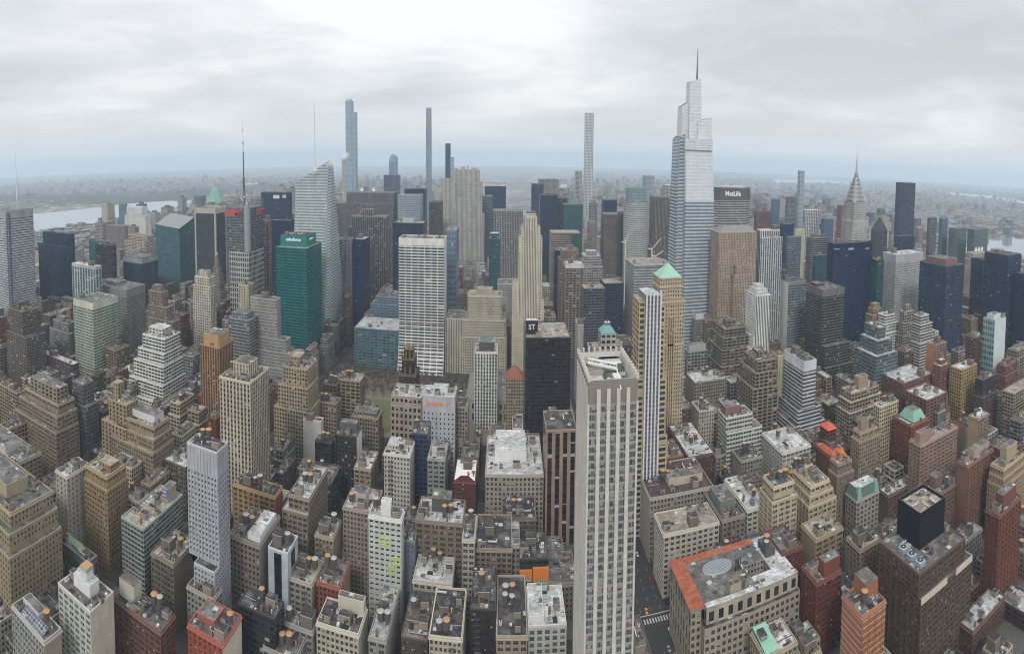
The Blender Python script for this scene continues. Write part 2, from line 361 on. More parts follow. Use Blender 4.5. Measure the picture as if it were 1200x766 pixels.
def rect(x0,x1,y0,y1): return [(x0,y0),(x1,y0),(x1,y1),(x0,y1)]
def inset(p,d):
    (x0,y0),(x1,y1)=p[0],p[2]; return rect(x0+d,x1-d,y0+d,y1-d)
def text_sign(txt,parent,loc,rz,size,mat,ext=.15,rx=math.pi/2,name='sign_lettering',shear=0.):
    c=bpy.data.curves.new(name,'FONT'); c.body=txt; c.size=size; c.extrude=ext; c.align_x='CENTER'; c.align_y='CENTER'; c.shear=shear; c.offset=size*.012
    o=bpy.data.objects.new(name,c); COL.objects.link(o); o.parent=parent; o.location=loc; o.rotation_euler=(rx,0,rz)
    c.materials.append(mat); bpy.context.view_layer.update(); me=bpy.data.meshes.new_from_object(o.evaluated_get(bpy.context.evaluated_depsgraph_get())); bpy.data.objects.remove(o)
    o=bpy.data.objects.new(name,me); COL.objects.link(o); o.parent=parent; o.location=loc; o.rotation_euler=(rx,0,rz); return o
# ---------------------------------------------------------------- roof furniture
def tank(parent,x,y,z,r,lid,leg,rng):
    b=MB(); h=r*2*rng.uniform(.95,1.25); b.cyl(x,y,r,z+leg,z+leg+h,M_TANK if lid!='white' else M_UNITD,M_TANK)
    for k in range(3): b.cyl(x,y,r+.06,z+leg+h*(.15+.3*k),z+leg+h*(.15+.3*k)+.12,M_STEEL)
    o=b.obj('water_tank',parent)
    c=MB(); zt=z+leg+h; c.cyl(x,y,r*1.08,zt,zt+.15,M_LID if lid=='tan' else M_LIDG,n=14,cone=zt+r*.42); c.obj('tank_lid',o)
    l=MB()
    for i in range(4):
        a=.785+i*1.571; l.bar((x+r*.72*math.cos(a),y+r*.72*math.sin(a),z-.1),(x+r*.72*math.cos(a),y+r*.72*math.sin(a),z+leg),.14,M_STEEL,4)
    l.box(x-r*.8,x+r*.8,y-r*.8,y+r*.8,z+leg-.25,z+leg-.02,M_STEEL); l.obj('tank_stand',o)
UNIT_ME={}
def unit_mesh(kind):
    if kind in UNIT_ME: return UNIT_ME[kind]
    b=MB()
    if kind=='air_conditioner':
        b.box(-1.3,1.3,-.9,.9,.3,1.7,M_UNIT); b.cyl(-.6,0,.5,1.7,1.85,M_UNITD,M_BLACK,10); b.cyl(.6,0,.5,1.7,1.85,M_UNITD,M_BLACK,10); b.box(-1.1,-.9,-.8,.8,0,.3,M_STEEL); b.box(.9,1.1,-.8,.8,0,.3,M_STEEL)
    elif kind=='cooling_unit':
        b.box(-2,2,-1.2,1.2,.4,2.6,M_UNITD); b.cyl(-.95,0,.8,2.6,2.9,M_UNIT,M_BLACK,12); b.cyl(.95,0,.8,2.6,2.9,M_UNIT,M_BLACK,12); b.box(-1.8,1.8,-1,1,0,.4,M_STEEL)
    elif kind=='vent_pipe':
        b.cyl(0,0,.3,0,1.6,M_UNIT,n=8); b.cyl(0,0,.5,1.6,2.,M_UNIT,n=8,cone=2.3)
    elif kind=='skylight':
        b.prism(rect(-1.5,1.5,-1,1),0,.5,M_WHITE,None); b.prism(rect(-1.5,1.5,-1,1),.5,1.1,M_SKYL,M_SKYL,poly2=rect(-1.5,1.5,-.12,.12))
    elif kind=='duct':
        b.box(-3.2,3.2,-.4,.4,.4,1.1,M_UNIT); b.box(2.4,3.2,-.4,.4,1.1,1.9,M_UNIT); b.box(-2.6,-2.3,-.3,.3,0,.4,M_STEEL); b.box(2.0,2.3,-.3,.3,0,.4,M_STEEL)
    elif kind=='roof_hatch':
        b.box(-.9,.9,-.7,.7,0,1.,M_WHITE); b.box(-1.,1.,-.8,.8,1.,1.12,M_UNIT)
    elif kind in('bulkhead','lift_house'):
        w,d,h=((3.0,2.2,4.2) if kind=='bulkhead' else (3.6,3.2,6.2)); wl=masonry((.26,.215,.165) if kind=='bulkhead' else (.17,.135,.11))
        b.prism(rect(-w,w,-d,d),0,h,wl,roof_mat('dark')); b.prism(rect(-w-.15,w+.15,-d-.15,d+.15),h,h+.35,M_UNIT,roof_mat('dark')); b.box(-.5,.5,-d-.06,-d,0,2.1,M_BLACK); b.box(w*.3,w*.75,-d-.05,-d,1.2,2.6,M_BLACK)
    elif kind=='pipe_run':
        b.box(-5,5,-.12,.12,.3,.54,M_STEEL); b.box(-5,5,.3,.48,.3,.48,M_UNIT); [b.box(x-.1,x+.1,-.2,.5,0,.3,M_STEEL) for x in(-4.5,-1.5,1.5,4.5)]
    elif kind=='railing':
        [b.box(x-.04,x+.04,-.04,.04,0,1.1,M_STEEL) for x in(-3,-1.5,0,1.5,3)]; b.box(-3,3,-.05,.05,1.02,1.12,M_STEEL); b.box(-3,3,-.04,.04,.5,.57,M_STEEL)
    elif kind=='roof_mat':
        b.box(-2.2,2.2,-1.4,1.4,0,.08,M_BLACK)
    elif kind=='chimney':
        b.box(-.7,.7,-.5,.5,0,3.4,solid((.20,.11,.085))); b.box(-.8,.8,-.6,.6,3.4,3.6,M_UNITD); b.cyl(-.3,0,.22,3.6,4.2,M_RUST,n=8); b.cyl(.3,0,.22,3.6,4.2,M_RUST,n=8)
    elif kind=='stair_hut':
        b.box(-1.5,1.5,-2,2,0,2.7,solid((.30,.26,.21)),roof_mat('dark')); b.box(-.5,.5,-2.06,-2.0,0,2.,M_BLACK)
    UNIT_ME[kind]=b.mesh(kind); return UNIT_ME[kind]
def unit(kind,parent,x,y,z,rz=0.,s=1.):
    o=bpy.data.objects.new(kind,unit_mesh(kind)); COL.objects.link(o); o.parent=parent; o.location=(x,y,z); o.rotation_euler=(0,0,rz); o.scale=(s,s,s); return o
NWIN=[0]
GRP={'single':((.5,1.),),'pair':((.27,.42),(.73,.42)),'triple':((.17,.28),(.5,.28),(.83,.28))}
def window_walls(root,b,me,A,Bp,z0,z1,st,wallm,panem,cap):
    """wall from A to B (outside on the right hand) with recessed window openings; returns pane rectangles"""
    L_=math.hypot(Bp[0]-A[0],Bp[1]-A[1]); nb=max(1,round(L_/st['b'])); f=st['f']; nf=max(1,int((z1-z0-cap)/f))
    dx,dy=(Bp[0]-A[0])/L_,(Bp[1]-A[1])/L_; nx,ny=dy,-dx
    w=L_/nb; wt=min(st['ww'],.92)*w; hh=st['wh']*f; dpt=.32
    ops=[(i*w+(w-wt)/2+wt*(c-e/2),wt*e) for i in range(nb) for c,e in GRP[st.get('grp','single')]]
    P=lambda s,z,d=0.: (A[0]+dx*s-nx*d,A[1]+dy*s-ny*d,z)
    ztop=z1-cap; zb=ztop-nf*f
    b.quad([P(0,ztop),P(L_,ztop),P(L_,z1),P(0,z1)],wallm)
    if zb>z0+.01: b.quad([P(0,z0),P(L_,z0),P(L_,zb),P(0,zb)],wallm)
    panes=[]
    for j in range(nf):
        a0=zb+j*f; w0=a0+(f-hh)*.42; w1=w0+hh
        b.quad([P(0,a0),P(L_,a0),P(L_,w0),P(0,w0)],wallm); b.quad([P(0,w1),P(L_,w1),P(L_,a0+f),P(0,a0+f)],wallm)
        for i in range(len(ops)+1):
            s0=0 if i==0 else ops[i-1][0]+ops[i-1][1]; s1=L_ if i==len(ops) else ops[i][0]
            b.quad([P(s0,w0),P(s1,w0),P(s1,w1),P(s0,w1)],wallm)
        if st.get('sill'): b.quad([P(0,w0-.25,-.14),P(L_,w0-.25,-.14),P(L_,w0,-.14),P(0,w0,-.14)],wallm); b.quad([P(0,w0,-.14),P(L_,w0,-.14),P(L_,w0),P(0,w0)],wallm); b.quad([P(0,w0-.25),P(L_,w0-.25),P(L_,w0-.25,-.14),P(0,w0-.25,-.14)],wallm)
        for s0,ww in ops:
            s1=s0+ww
            b.quad([P(s0,w0),P(s1,w0),P(s1,w0,dpt),P(s0,w0,dpt)],wallm); b.quad([P(s0,w1,dpt),P(s1,w1,dpt),P(s1,w1),P(s0,w1)],wallm)
            b.quad([P(s0,w0),P(s0,w0,dpt),P(s0,w1,dpt),P(s0,w1)],wallm); b.quad([P(s1,w0,dpt),P(s1,w0),P(s1,w1),P(s1,w1,dpt)],wallm)
            panes.append((P((s0+s1)/2,(w0+w1)/2,dpt),math.atan2(dy,dx),ww,hh))
    if st.get('pil'):
        for i in range(0,nb+1,st['pil']):
            s=min(max(i*w,.35),L_-.35); o_=.35
            b.quad([P(s-.35,z0,-o_),P(s+.35,z0,-o_),P(s+.35,z1-.3,-o_),P(s-.35,z1-.3,-o_)],wallm); b.quad([P(s-.35,z0),P(s-.35,z0,-o_),P(s-.35,z1-.3,-o_),P(s-.35,z1-.3)],wallm); b.quad([P(s+.35,z0,-o_),P(s+.35,z0),P(s+.35,z1-.3),P(s+.35,z1-.3,-o_)],wallm); b.quad([P(s-.35,z1-.3,-o_),P(s+.35,z1-.3,-o_),P(s+.35,z1-.3),P(s-.35,z1-.3)],wallm)
    return panes
def add_windows(root,panes,panem,most=100):
    loc=root.location
    panes.sort(key=lambda p:(p[0][0]+loc[0])**2+(p[0][1]+loc[1])**2+(p[0][2]+loc[2]-H0)**2)
    me={}
    for p in panes[:most]:
        k=(round(p[2],2),round(p[3],2))
        if k not in me:
            b=MB(); x,h=p[2]/2,p[3]/2; b.quad([(-x,0,-h),(x,0,-h),(x,0,h),(-x,0,h)],panem,[(0,0),(1,0),(1,1),(0,1)]); me[k]=b.mesh('window')
        o=bpy.data.objects.new('window',me[k]); COL.objects.link(o); o.parent=root; o.location=p[0]; o.rotation_euler=(0,0,p[1]); NWIN[0]+=1
    rest=panes[most:]
    if rest:
        b=MB()
        for c,a,w,h in rest:
            x,y=math.cos(a)*w/2,math.sin(a)*w/2
            b.quad([(c[0]-x,c[1]-y,c[2]-h/2),(c[0]+x,c[1]+y,c[2]-h/2),(c[0]+x,c[1]+y,c[2]+h/2),(c[0]-x,c[1]-y,c[2]+h/2)],panem,[(0,0),(1,0),(1,1),(0,1)])
        o=b.obj('window',root)
        if len(rest)>1: o['kind']='stuff'
def style(st):
    nm=st[0] if isinstance(st,tuple) else st
    d=dict(STY[nm])
    if isinstance(st,tuple): d.update(st[1])
    a=sum(d['w'])/3; k=.80 if a<.35 else .86            # every wall colour scaled darker and slightly more saturated
    d['w']=tuple(max(.008,(a+(c-a)*1.12)*k) for c in d['w']); return d,nm
FOOT=[]      # footprints for the infill
def build(b,idx):
    rng=random.Random(1000+idx); u0,u1,v0,v1,H=b['fp']; k=b['k']; st,sn=style(b['st'])
    cu,cv_=(u0+u1)/2,(v0+v1)/2; W,D=(u1-u0)/2,(v1-v0)/2
    near=math.hypot(cu,v0)<620
    st.setdefault('grp',('single','pair','single','triple','pair')[idx%5] if st['b']<3.3 else 'single')
    if st['grp']!='single': st['b']*=1.5 if st['grp']=='pair' else 2.; st['ww']=min(.84,st['ww']*1.35)
    st.setdefault('pil',(0,1,0,2,1,0)[(idx*7)%6]); st.setdefault('sill',idx%3!=1)
    geo=b['geo'] if b['geo'] is not None else 0
    cat=b['cat'] or {'office_tower':'office tower','apartment_tower':'apartment building','loft_building':'loft building','brick_building':'brick building','high_rise':'skyscraper'}.get(b['name'],b['name'].replace('_',' '))
    root=thing(b['name'],b['label'],cat,(cu,cv_,0))
    capm=k.get('cap'); capf=(capm/st['f']) if capm is not None else .3
    fm=facade(st,capf,k.get('capc')); rm=roof_mat(b['roof'])
    wallm=masonry(st['w']); copem=solid(tuple(min(.75,c*1.25+.03) for c in st['w']),.85,.25,.3,'coping')
    panem=pane_mat(st['g'],st.get('bl',.14))
    west=u0+u1<0     # the side wall that faces the camera: east when the building is left of it
    blankside=k.get('side')
    if blankside is None and geo and idx%3==0 and sn in('tan','brown','red','brick','grey','stone'): blankside=tuple(c*1.12+.02 for c in st['w'])
    sidem=masonry(blankside) if blankside else None
    wsm=solid(k['wside'],.8,.25,.1,'blank_wall') if k.get('wside') else None
    ssm=solid(k['sside'],.8,.25,.1,'blank_wall') if k.get('sside') else None
    tiers=[(0.,0.,0.,0.,0.)]+[tuple(t)+(0.,) for t in b['steps']]     # drop, west, east, south, north
    wb=MB(); panes=[]; ro=None
    for ti,(drop,w_,e_,s_,n_) in enumerate(tiers):
        z1=H-drop; z0=H-tiers[ti+1][0] if ti+1<len(tiers) else 0.
        p=rect(-W-w_,W+e_,-D-s_,D+n_)
        if geo:
            wallsA=[0,1] if west else [0,3]
            for i in range(4):
                a,c=p[i],p[(i+1)%4]
                vis=i in wallsA
                if vis and not (sidem and i!=0):
                    panes+=window_walls(root,wb,None,a,c,z0,z1,st,wallm,panem,(capm if capm is not None and ti==0 else .9))
                else: wb.prism(p,z0,z1,sidem if (sidem and vis) else (fm if not vis else wallm),None,fl=st['f'],bay=st['b'],only=[i])
        else:
            for i in range(4):
                m=fm
                if sidem and i==(1 if west else 3): m=sidem
                if wsm and i==3: m=wsm
                if ssm and i==0: m=ssm
                wb.prism(p,z0,z1,m,None,fl=st['f'],bay=st['b'],yo=(100. if ti else 0.),only=[i])
        rb=MB(); pb=MB()
        q=rect(-W-w_+.4,W+e_-.4,-D-s_+.4,D+n_-.4)
        ph=(1.1 if near else .9) if ti==0 else .7
        if ti==0:
            rb.quad([(x,y,z1) for x,y in p],rm)
            pb.prism(p,z1,z1+ph,copem,None); pb.prism(list(reversed(q)),z1+.02,z1+ph,copem,None); pb.ringtop(p,q,z1+ph,copem)
        else:
            o=tiers[ti-1]; inn=rect(-W-o[1],W+o[2],-D-o[3],D+o[4])
            rb.ringtop(p,inn,z1,rm)
            pb.prism(p,z1,z1+ph,copem,None); pb.prism(list(reversed(q)),z1+.02,z1+ph,copem,None); pb.ringtop(p,q,z1+ph,copem)
        r_=rb.obj('roof' if ti==0 else 'terrace_roof',root); pb.obj('parapet',root); ro=ro or r_
    wb.obj('wall',root)
    if panes: add_windows(root,panes,panem,100)
    if geo and sn in('tan','brown','cream','stone','grey','ochre','brick','red','pink','white') and capm is None:
        c=MB(); o_=rect(-W-.55,W+.55,-D-.55,D+.55); c.prism(o_,H-1.3,H-.35,copem,None,bottom=False); c.ringtop(o_,rect(-W+.1,W-.1,-D+.1,D-.1),H-.35,copem)
        c.quad([(x,y,H-1.3) for x,y in reversed(o_)],copem); c.obj('cornice',root)
    if k.get('piers'):
        pm=solid(k['piers']); pr=MB()
        for x in (-W,W):
            for y in (-D,D): pr.box(x-1.6,x+1.6,y-1.6,y+1.6,0,H+9,pm)
        pr.box(-W+1.6,W-1.6,-D-.8,-D+1.,H-2,H+7,pm); pr.box(W-1.,W+.8,-D+1.6,D-1.6,H-2,H+7,pm); pr.box(-W-.8,-W+1.,-D+1.6,D-1.6,H-2,H+7,pm)
        pr.obj('stone_pier',root)
    occ=[]
    if b['pent']:
        x0,y0,x1,y1,h=b['pent']; P=(-W+2*W*x0,-W+2*W*x1,-D+2*D*y0,-D+2*D*y1); occ.append(P)
        pm=MB(); pc=k.get('pc')
        ps=dict(st); ps.update(ww=st['ww']*.7)
        pmat=solid(pc,.85,.3,.2) if pc else facade(ps,.3)
        pm.prism(rect(*P),H+.01,H+h,pmat,None,fl=st['f'],bay=st['b']); pm.quad([(x,y,H+h-.02) for x,y in rect(P[0]+.3,P[1]-.3,P[2]+.3,P[3]-.3)],roof_mat(('white' if sum(pc)>1.75 else 'grey') if pc else b['roof']))
        i_=rect(P[0]+.3,P[1]-.3,P[2]+.3,P[3]-.3)
        pm.ringtop(rect(*P),i_,H+h,copem); pm.prism(list(reversed(i_)),H+h-.02,H+h,copem,None)
        po=pm.obj('penthouse',root)
    def spot(m):
        for _ in range(30):
            x,y=rng.uniform(-W+m,W-m) if W>m else 0.,rng.uniform(-D+m,D-m) if D>m else 0.
            if all(not(P[0]-m<x<P[1]+m and P[2]-m<y<P[3]+m) for P in occ):
                occ.append((x-m*.7,x+m*.7,y-m*.7,y+m*.7)); return x,y
        return None
    for t in range(b['tanks']):
        if t==0 or t==2: base=spot(2.6) or (rng.uniform(-W,W)*.5,rng.uniform(-D,D)*.5)
        else: base=(base[0]+4.6 if base[0]<0 else base[0]-4.6,base[1]+rng.uniform(-.6,.6)); occ.append((base[0]-2,base[0]+2,base[1]-2,base[1]+2))
        r=rng.uniform(1.7,2.15); lid='tan' if rng.random()<.62 else 'grey'
        tank(root,base[0],base[1],H,r,lid,rng.uniform(2.2,4.2),rng)
    area=4*W*D
    nu=k.get('units')
    if nu is None: nu=(9 if area<350 else 15 if area<900 else 22) if near else (4 if math.hypot(cu,v0)<1000 else 0)
    kinds=['air_conditioner','pipe_run','vent_pipe','chimney','skylight','duct','roof_mat','railing','cooling_unit','vent_pipe','stair_hut','roof_hatch','air_conditioner','chimney','pipe_run','roof_mat','vent_pipe']
    for t in range(nu):
        kd=kinds[(t+idx)%len(kinds)]
        if t==0: kd=('lift_house' if idx%2 else 'bulkhead') if not b['pent'] else 'bulkhead'
        elif t in(4,9) and area>300: kd='bulkhead' if idx%3 else 'stair_hut'
        sp=spot(min(4.2 if kd=='lift_house' else 3.4 if kd in('duct','cooling_unit','pipe_run','bulkhead') else 1.6,W*.7,D*.7))
        if sp: unit(kd,ro,sp[0],sp[1],H,rng.choice((0,1.5708,3.1416)),rng.uniform(.8,1.15))
    for t in range(k.get('dishes',0)):
        d=MB(); x=-W*.4+W*.5*t; d.cyl(x,-D*.3,.3,H,H+5,M_STEEL,n=6)
        n=14
        for ring in range(3):
            r0,r1=ring*1.6,(ring+1)*1.6
            for i in range(n):
                a,a2=6.2832*i/n,6.2832*(i+1)/n
                pt=lambda r,a:(x+r*math.cos(a),-D*.3-1.5+(r*r)*-.06,H+7+r*math.sin(a))
                d.quad([pt(r0,a),pt(r1,a),pt(r1,a2),pt(r0,a2)],M_WHITE)
        d.obj('satellite_dish',root)
    if k.get('needle'):
        d=MB(); d.cyl(0,0,1.5,H,H+k['needle'],M_UNIT,n=6,r2=.3); d.obj('spire',root)
    if k.get('peak'):
        d=MB(); p=rect(-W,W,-D,D); h=k['peak']
        d.quad([(-W,-D,H),(W,-D,H),(0,-D*.2,H+h)],fm,[(0,9),(8,9),(4,1)]); d.quad([(W,-D,H),(W,D,H),(0,D*.2,H+h),(0,-D*.2,H+h)],fm); d.quad([(W,D,H),(-W,D,H),(0,D*.2,H+h)],fm); d.quad([(-W,D,H),(-W,-D,H),(0,-D*.2,H+h),(0,D*.2,H+h)],fm)
        d.obj('pointed_roof',root)
    if k.get('hip') or k.get('redtower') or k.get('mansard') or k.get('opyr') or k.get('gable'):
        d=MB()
        if k.get('hip'):
            d.prism(rect(-W*.55,W*.9,-D*.8,D*.8),H+1.2,H+9,M_COPPER,roof_mat('grey'),poly2=rect(-W*.3,W*.6,-D*.45,D*.45)); d.prism(rect(-W*.56,W*.91,-D*.81,D*.81),H,H+1.2,wallm,M_COPPER); d.obj('copper_roof',root)
        elif k.get('redtower'):
            rr=solid((.50,.11,.055),.8,.2,.3,'red_tiles')
            t=MB(); t.prism(rect(-W*.2,W*.95,D*.1,D*.95),H,H+16,facade(st,.3),None); tw=t.obj('square_tower',root)
            d.prism(rect(-W*.28,W*1.03,D*.02,D*1.02),H+16,H+20,rr,rr,poly2=rect(W*.2,W*.5,D*.4,D*.6)); d.obj('tower_roof',tw)
            g=MB(); g.prism(rect(-W*.95,-W*.35,-D*.9,D*.6),H+1.15,H+4.5,rr,rr,poly2=rect(-W*.7,-W*.55,-D*.6,D*.3)); g.cyl(-W*.6,-D*.85,3.4,H+1.15,H+3.,rr,n=12,cone=H+6); g.cyl(W*.2,-D*.7,3.2,H+1.15,H+3.,rr,n=12,cone=H+6); g.obj('red_roof',root)
        elif k.get('mansard'):
            d.prism(rect(-W*1.0,W*1.0,-D*1.0,D*1.0),H+1.12,H+8,solid((.10,.15,.135),.7,.4,.4,'green_slate'),roof_mat('white'),poly2=rect(-W*.82,W*.82,-D*.7,D*.7))
            mo=d.obj('mansard_roof',root)
            for sx in (-.75,.75):
                g=MB(); g.prism(rect(W*sx-2.6,W*sx+2.6,-D-.5,-D+4),H+1.1,H+10,M_COPPER,M_COPPER,poly2=rect(W*sx-1,W*sx+1,-D+.8,-D+2.5)); g.obj('corner_pavilion',mo)
        elif k.get('opyr'):
            d.prism(rect(-W*.5,W*.7,-D*.5,D*.8),H+1,H+10,solid((.62,.20,.03),.7,.15,.3,'orange_sheet'),None,poly2=rect(.4,.6,.1,.3)); d.obj('orange_cover',root)
        elif k.get('gable'):
            for t in range(6):
                y=-D+D*2*t/6; y2=y+D*2/6
                d.quad([(-W+.5,y,H+.3),(W-.5,y,H+.3),(W-.5,(y+y2)/2,H+2.6),(-W+.5,(y+y2)/2,H+2.6)],M_WHITE); d.quad([(-W+.5,(y+y2)/2,H+2.6),(W-.5,(y+y2)/2,H+2.6),(W-.5,y2,H+.3),(-W+.5,y2,H+.3)],solid((.24,.23,.22)))
            d.obj('sawtooth_roof',root)
            g=MB(); g.quad([(-W,-D-.03,H),(W,-D-.03,H),(W*.35,-D-.03,H+4.5),(-W*.35,-D-.03,H+4.5)],wallm); g.quad([(W,-D+.5,H),(-W,-D+.5,H),(-W*.35,-D+.5,H+4.5),(W*.35,-D+.5,H+4.5)],wallm); g.obj('gable_wall',root)
    if k.get('lime'):
        lm=solid((.50,.62,.05),.6,.1,.4,'lime_paint')
        for (fx,dz,wd) in ((-.02,14,8),(.72,25,5),(.38,31,5),(.72,43,5),(.38,49,5)):
            g=MB(); x=W*(fx); z=H-dz
            for (a,c,d0,d1) in ((-wd/2,wd/2,1.7,2.3),(-wd/2,wd/2,-2.3,-1.7),(-wd/2,-wd/2+.7,-1.7,1.7),(wd/2-.7,wd/2,-1.7,1.7)): g.box(x+a,x+c,-D-.5,-D+.02,z+d0,z+d1,lm,bottom=True)
            g.obj('lime_frame',root)
    if k.get('orange'):
        om=solid((.62,.20,.035),.55,.12,.4,'orange_metal')
        for (x0,x1,z0,z1) in ((-W,-.15*W,H-13,H-6),(-.1*W,W,H-15,H-4.5)):
            g=MB(); g.box(x0,x1,-D-1.6,-D-.02,z0,z1,om,bottom=True)
            o=g.obj('orange_box',root); w=MB(); w.quad([(x0+1,-D-1.64,z0+.5),(x1-1,-D-1.64,z0+.5),(x1-1,-D-1.64,z0+3),(x0+1,-D-1.64,z0+3)],facade(dict(w=(.35,.5,.42),g=(.1,.2,.17),b=1,f=3,ww=.6,wh=1.)),[(0,0.01),(7,0.01),(7,.99),(0,.99)]); w.obj('window_strip',o)
    if k.get('sky'):
        g=MB(); g.prism(rect(-W*.7,W*.3,-D*.2,D*.6),H+.02,H+1.5,M_WHITE,None); g.quad([(-W*.7,-D*.2,H+1.5),(W*.3,-D*.2,H+1.5),(W*.3,D*.2,H+5),(-W*.7,D*.2,H+5)],solid((.36,.52,.30),.4,.2,.3,'green_glazing')); g.quad([(-W*.7,D*.2,H+5),(W*.3,D*.2,H+5),(W*.3,D*.6,H+1.5),(-W*.7,D*.6,H+1.5)],solid((.45,.45,.44)));
        g.quad([(W*.3,-D*.2,H+1.5),(W*.3,D*.6,H+1.5),(W*.3,D*.2,H+5)],M_WHITE); g.quad([(-W*.7,D*.6,H+1.5),(-W*.7,-D*.2,H+1.5),(-W*.7,D*.2,H+5)],M_WHITE); g.obj('roof_lantern',root)
    if k.get('solar'):
        g=MB(); g.quad([(-W*.5,-D*.85,H+.8),(W*.8,-D*.85,H+.8),(W*.8,-D*.1,H+3),(-W*.5,-D*.1,H+3)],facade(dict(w=(.5,.5,.5),g=(.05,.06,.09),b=1,f=1,ww=.9,wh=.9,bl=0.),0.),[(0,3),(9,3),(9,0),(0,0)])
        for x in(-.45,.75):
            g.bar((W*x,-D*.15,H),(W*x,-D*.15,H+2.8),.1,M_STEEL,4); g.bar((W*x,-D*.8,H),(W*x,-D*.8,H+.9),.1,M_STEEL,4)
        g.obj('solar_array',root)
    if k.get('cage'):
        g=MB(); x,y=W*.05,D*.1
        P=rect(x-3.,x+3.,y-3.,y+3.); g.prism(P,H+7.02,H+13.5,facade(dict(w=(.40,.41,.41),g=(.60,.61,.61),b=1.5,f=6.5,ww=.9,wh=.95,bl=0.)),M_LID,fl=6.5,bay=1.5); g.obj('tank_enclosure',root)
    if k.get('blackbox'):
        bm=solid((.013,.013,.015),.75,.4,.5,'black_mesh_screen'); g=MB(); P=rect(-W*.35,W*.75,-D*.2,D*.95); g.prism(P,H,H+22,bm,None); g.prism(list(reversed(inset(P,.5))),H+20,H+22,bm,None); g.ringtop(P,inset(P,.5),H+22,M_STEEL); g.quad([(x,y,H+20) for x,y in inset(P,.5)],roof_mat('tan')); go=g.obj('screened_tower',root)
        rr=random.Random(5)
        for t in range(8): unit(rr.choice(['air_conditioner','duct','cooling_unit','vent_pipe']),go,rr.uniform(-W*.2,W*.6),rr.uniform(-D*.05,D*.8),H+20,rr.choice((0,1.57)),.9)
        for t in range(3):
            g=MB(); x=-W*.75+t*0.; y=-D*.75+D*.42*t; g.box(x-2.6,x+2.6,y-2.6,y+2.6,H+.6,H+3.4,solid((.26,.31,.36),.5,.2,.6,'blue_grey_unit')); g.cyl(x,y,1.9,H+3.4,H+3.9,M_UNIT,M_BLACK,14); g.cyl(x,y,.6,H+3.9,H+4.0,M_UNIT,n=8); g.obj('cooling_fan',root)
        cm=solid((.50,.44,.37)); g=MB(); g.box(-W-.3,W*.05,-D-3.4,-D-3.02,H-15,H-11.2,cm); g.obj('cream_balustrade',root); g=MB(); g.box(W*.45,W+5.2,-D-3.4,-D-3.02,H-15,H-11.2,cm); g.box(W+4.9,W+5.3,-D-3.,D*.4,H-15,H-11.2,cm); g.obj('cream_balustrade',root)
    if k.get('stripe'):
        sm=solid((.50,.40,.31)); g=MB()
        for t in range(14):
            g=MB(); z=H-3-t*3.6; o_=rect(-W-.12,W+.12,-D-.12,D+.12); g.prism(o_,z,z+.5,sm,None); g.ringtop(o_,rect(-W+.1,W-.1,-D+.1,D-.1),z+.5,sm); g.obj('string_course',root)
        g=MB(); g.prism(rect(-W*.05,W,-D*.2,D),H,H+9,wallm,roof_mat('grey')); g.obj('stair_tower',root)
    if k.get('garden'):
        g=MB(); rr=random.Random(idx)
        gm=solid((.035,.075,.02),.9,.5,1.5,'planting')
        for t in range(40):
            x,y=rr.uniform(-W*.1,W*.5),rr.uniform(-D*.5,-D*.1); s=rr.uniform(.4,.9); g.cyl(x,y,s,H,H+s*.8,gm,n=6,cone=H+s*1.5)
        o=g.obj('roof_garden',root); o['kind']='stuff'
    if k.get('tarp'):
        g=MB(); g.quad([(W*.2,D*.2,H+3),(W*.2+5,D*.2,H+3.6),(W*.2+5,D*.2+4,H+4.2),(W*.2,D*.2+4,H+3.2)],solid((.02,.18,.62),.5,.15,.5,'blue_tarpaulin')); g.quad([(W*.2,D*.2+4,H+3.2),(W*.2+5,D*.2+4,H+4.2),(W*.2+5,D*.2+4.6,H+.1),(W*.2,D*.2+4.6,H+.1)],solid((.02,.18,.62),.5,.15,.5,'blue_tarpaulin')); g.quad([(W*.2,D*.2-.6,H+.1),(W*.2+5,D*.2-.6,H+.1),(W*.2+5,D*.2,H+3.6),(W*.2,D*.2,H+3)],solid((.02,.18,.62),.5,.15,.5,'blue_tarpaulin')); g.obj('blue_tarpaulin',root)
    for (x,dz,w,h,c) in k.get('signs',()):
        g=MB(); g.box(W*x-w/2,W*x+w/2,-D-.35,-D-.05,H-dz-h/2,H-dz+h/2,solid(c,.6,.25,1.2,'sign_face'),bottom=True); g.obj('sign_panel',root)
    if k.get('billboard'):
        y=-D+2*D*.72; x0,x1=-W+2*W*.56,-W+2*W*.79; g=MB(); g.box(x0,x1,y-.3,y-.04,H+2.6,H+8.4,solid((.10,.17,.27),.5,.15,.5,'billboard_blue'),bottom=True); bo=g.obj('billboard',root)
        for z,f in ((7.,.8),(4.4,.7)):
            g=MB(); g.box(x0+.4,x0+(x1-x0)*f,y-.36,y-.31,H+z-.45,H+z+.35,solid((.5,.54,.58),.6,.35,1.5,'pale_print'),bottom=True); g.obj('printed_line',bo)
    if geo and b['name'] in('loft_building','brick_building') and idx%4==1 and H<62 and W>5:
        fx=W*(.45 if idx%8==1 else -.45); nfl=int((H-6)/st['f']); g=MB()
        for j in range(1,nfl):
            z=H-1.2-j*st['f']; g.box(fx-2.1,fx+2.1,-D-1.25,-D-.5,z,z+.12,M_STEEL,bottom=True); g.box(fx-2.1,fx+2.1,-D-1.27,-D-1.2,z+.95,z+1.03,M_STEEL,bottom=True)
            for x in(-2.05,-1,0,1,2.05): g.box(fx+x-.04,fx+x+.04,-D-1.27,-D-1.2,z,z+1.,M_STEEL)
            if j<nfl-1: s_=1 if j%2 else -1; g.bar((fx+1.5*s_,-D-.85,z),(fx-1.5*s_,-D-.85,z-st['f']),.14,M_STEEL,4)
        g.obj('fire_escape',root)
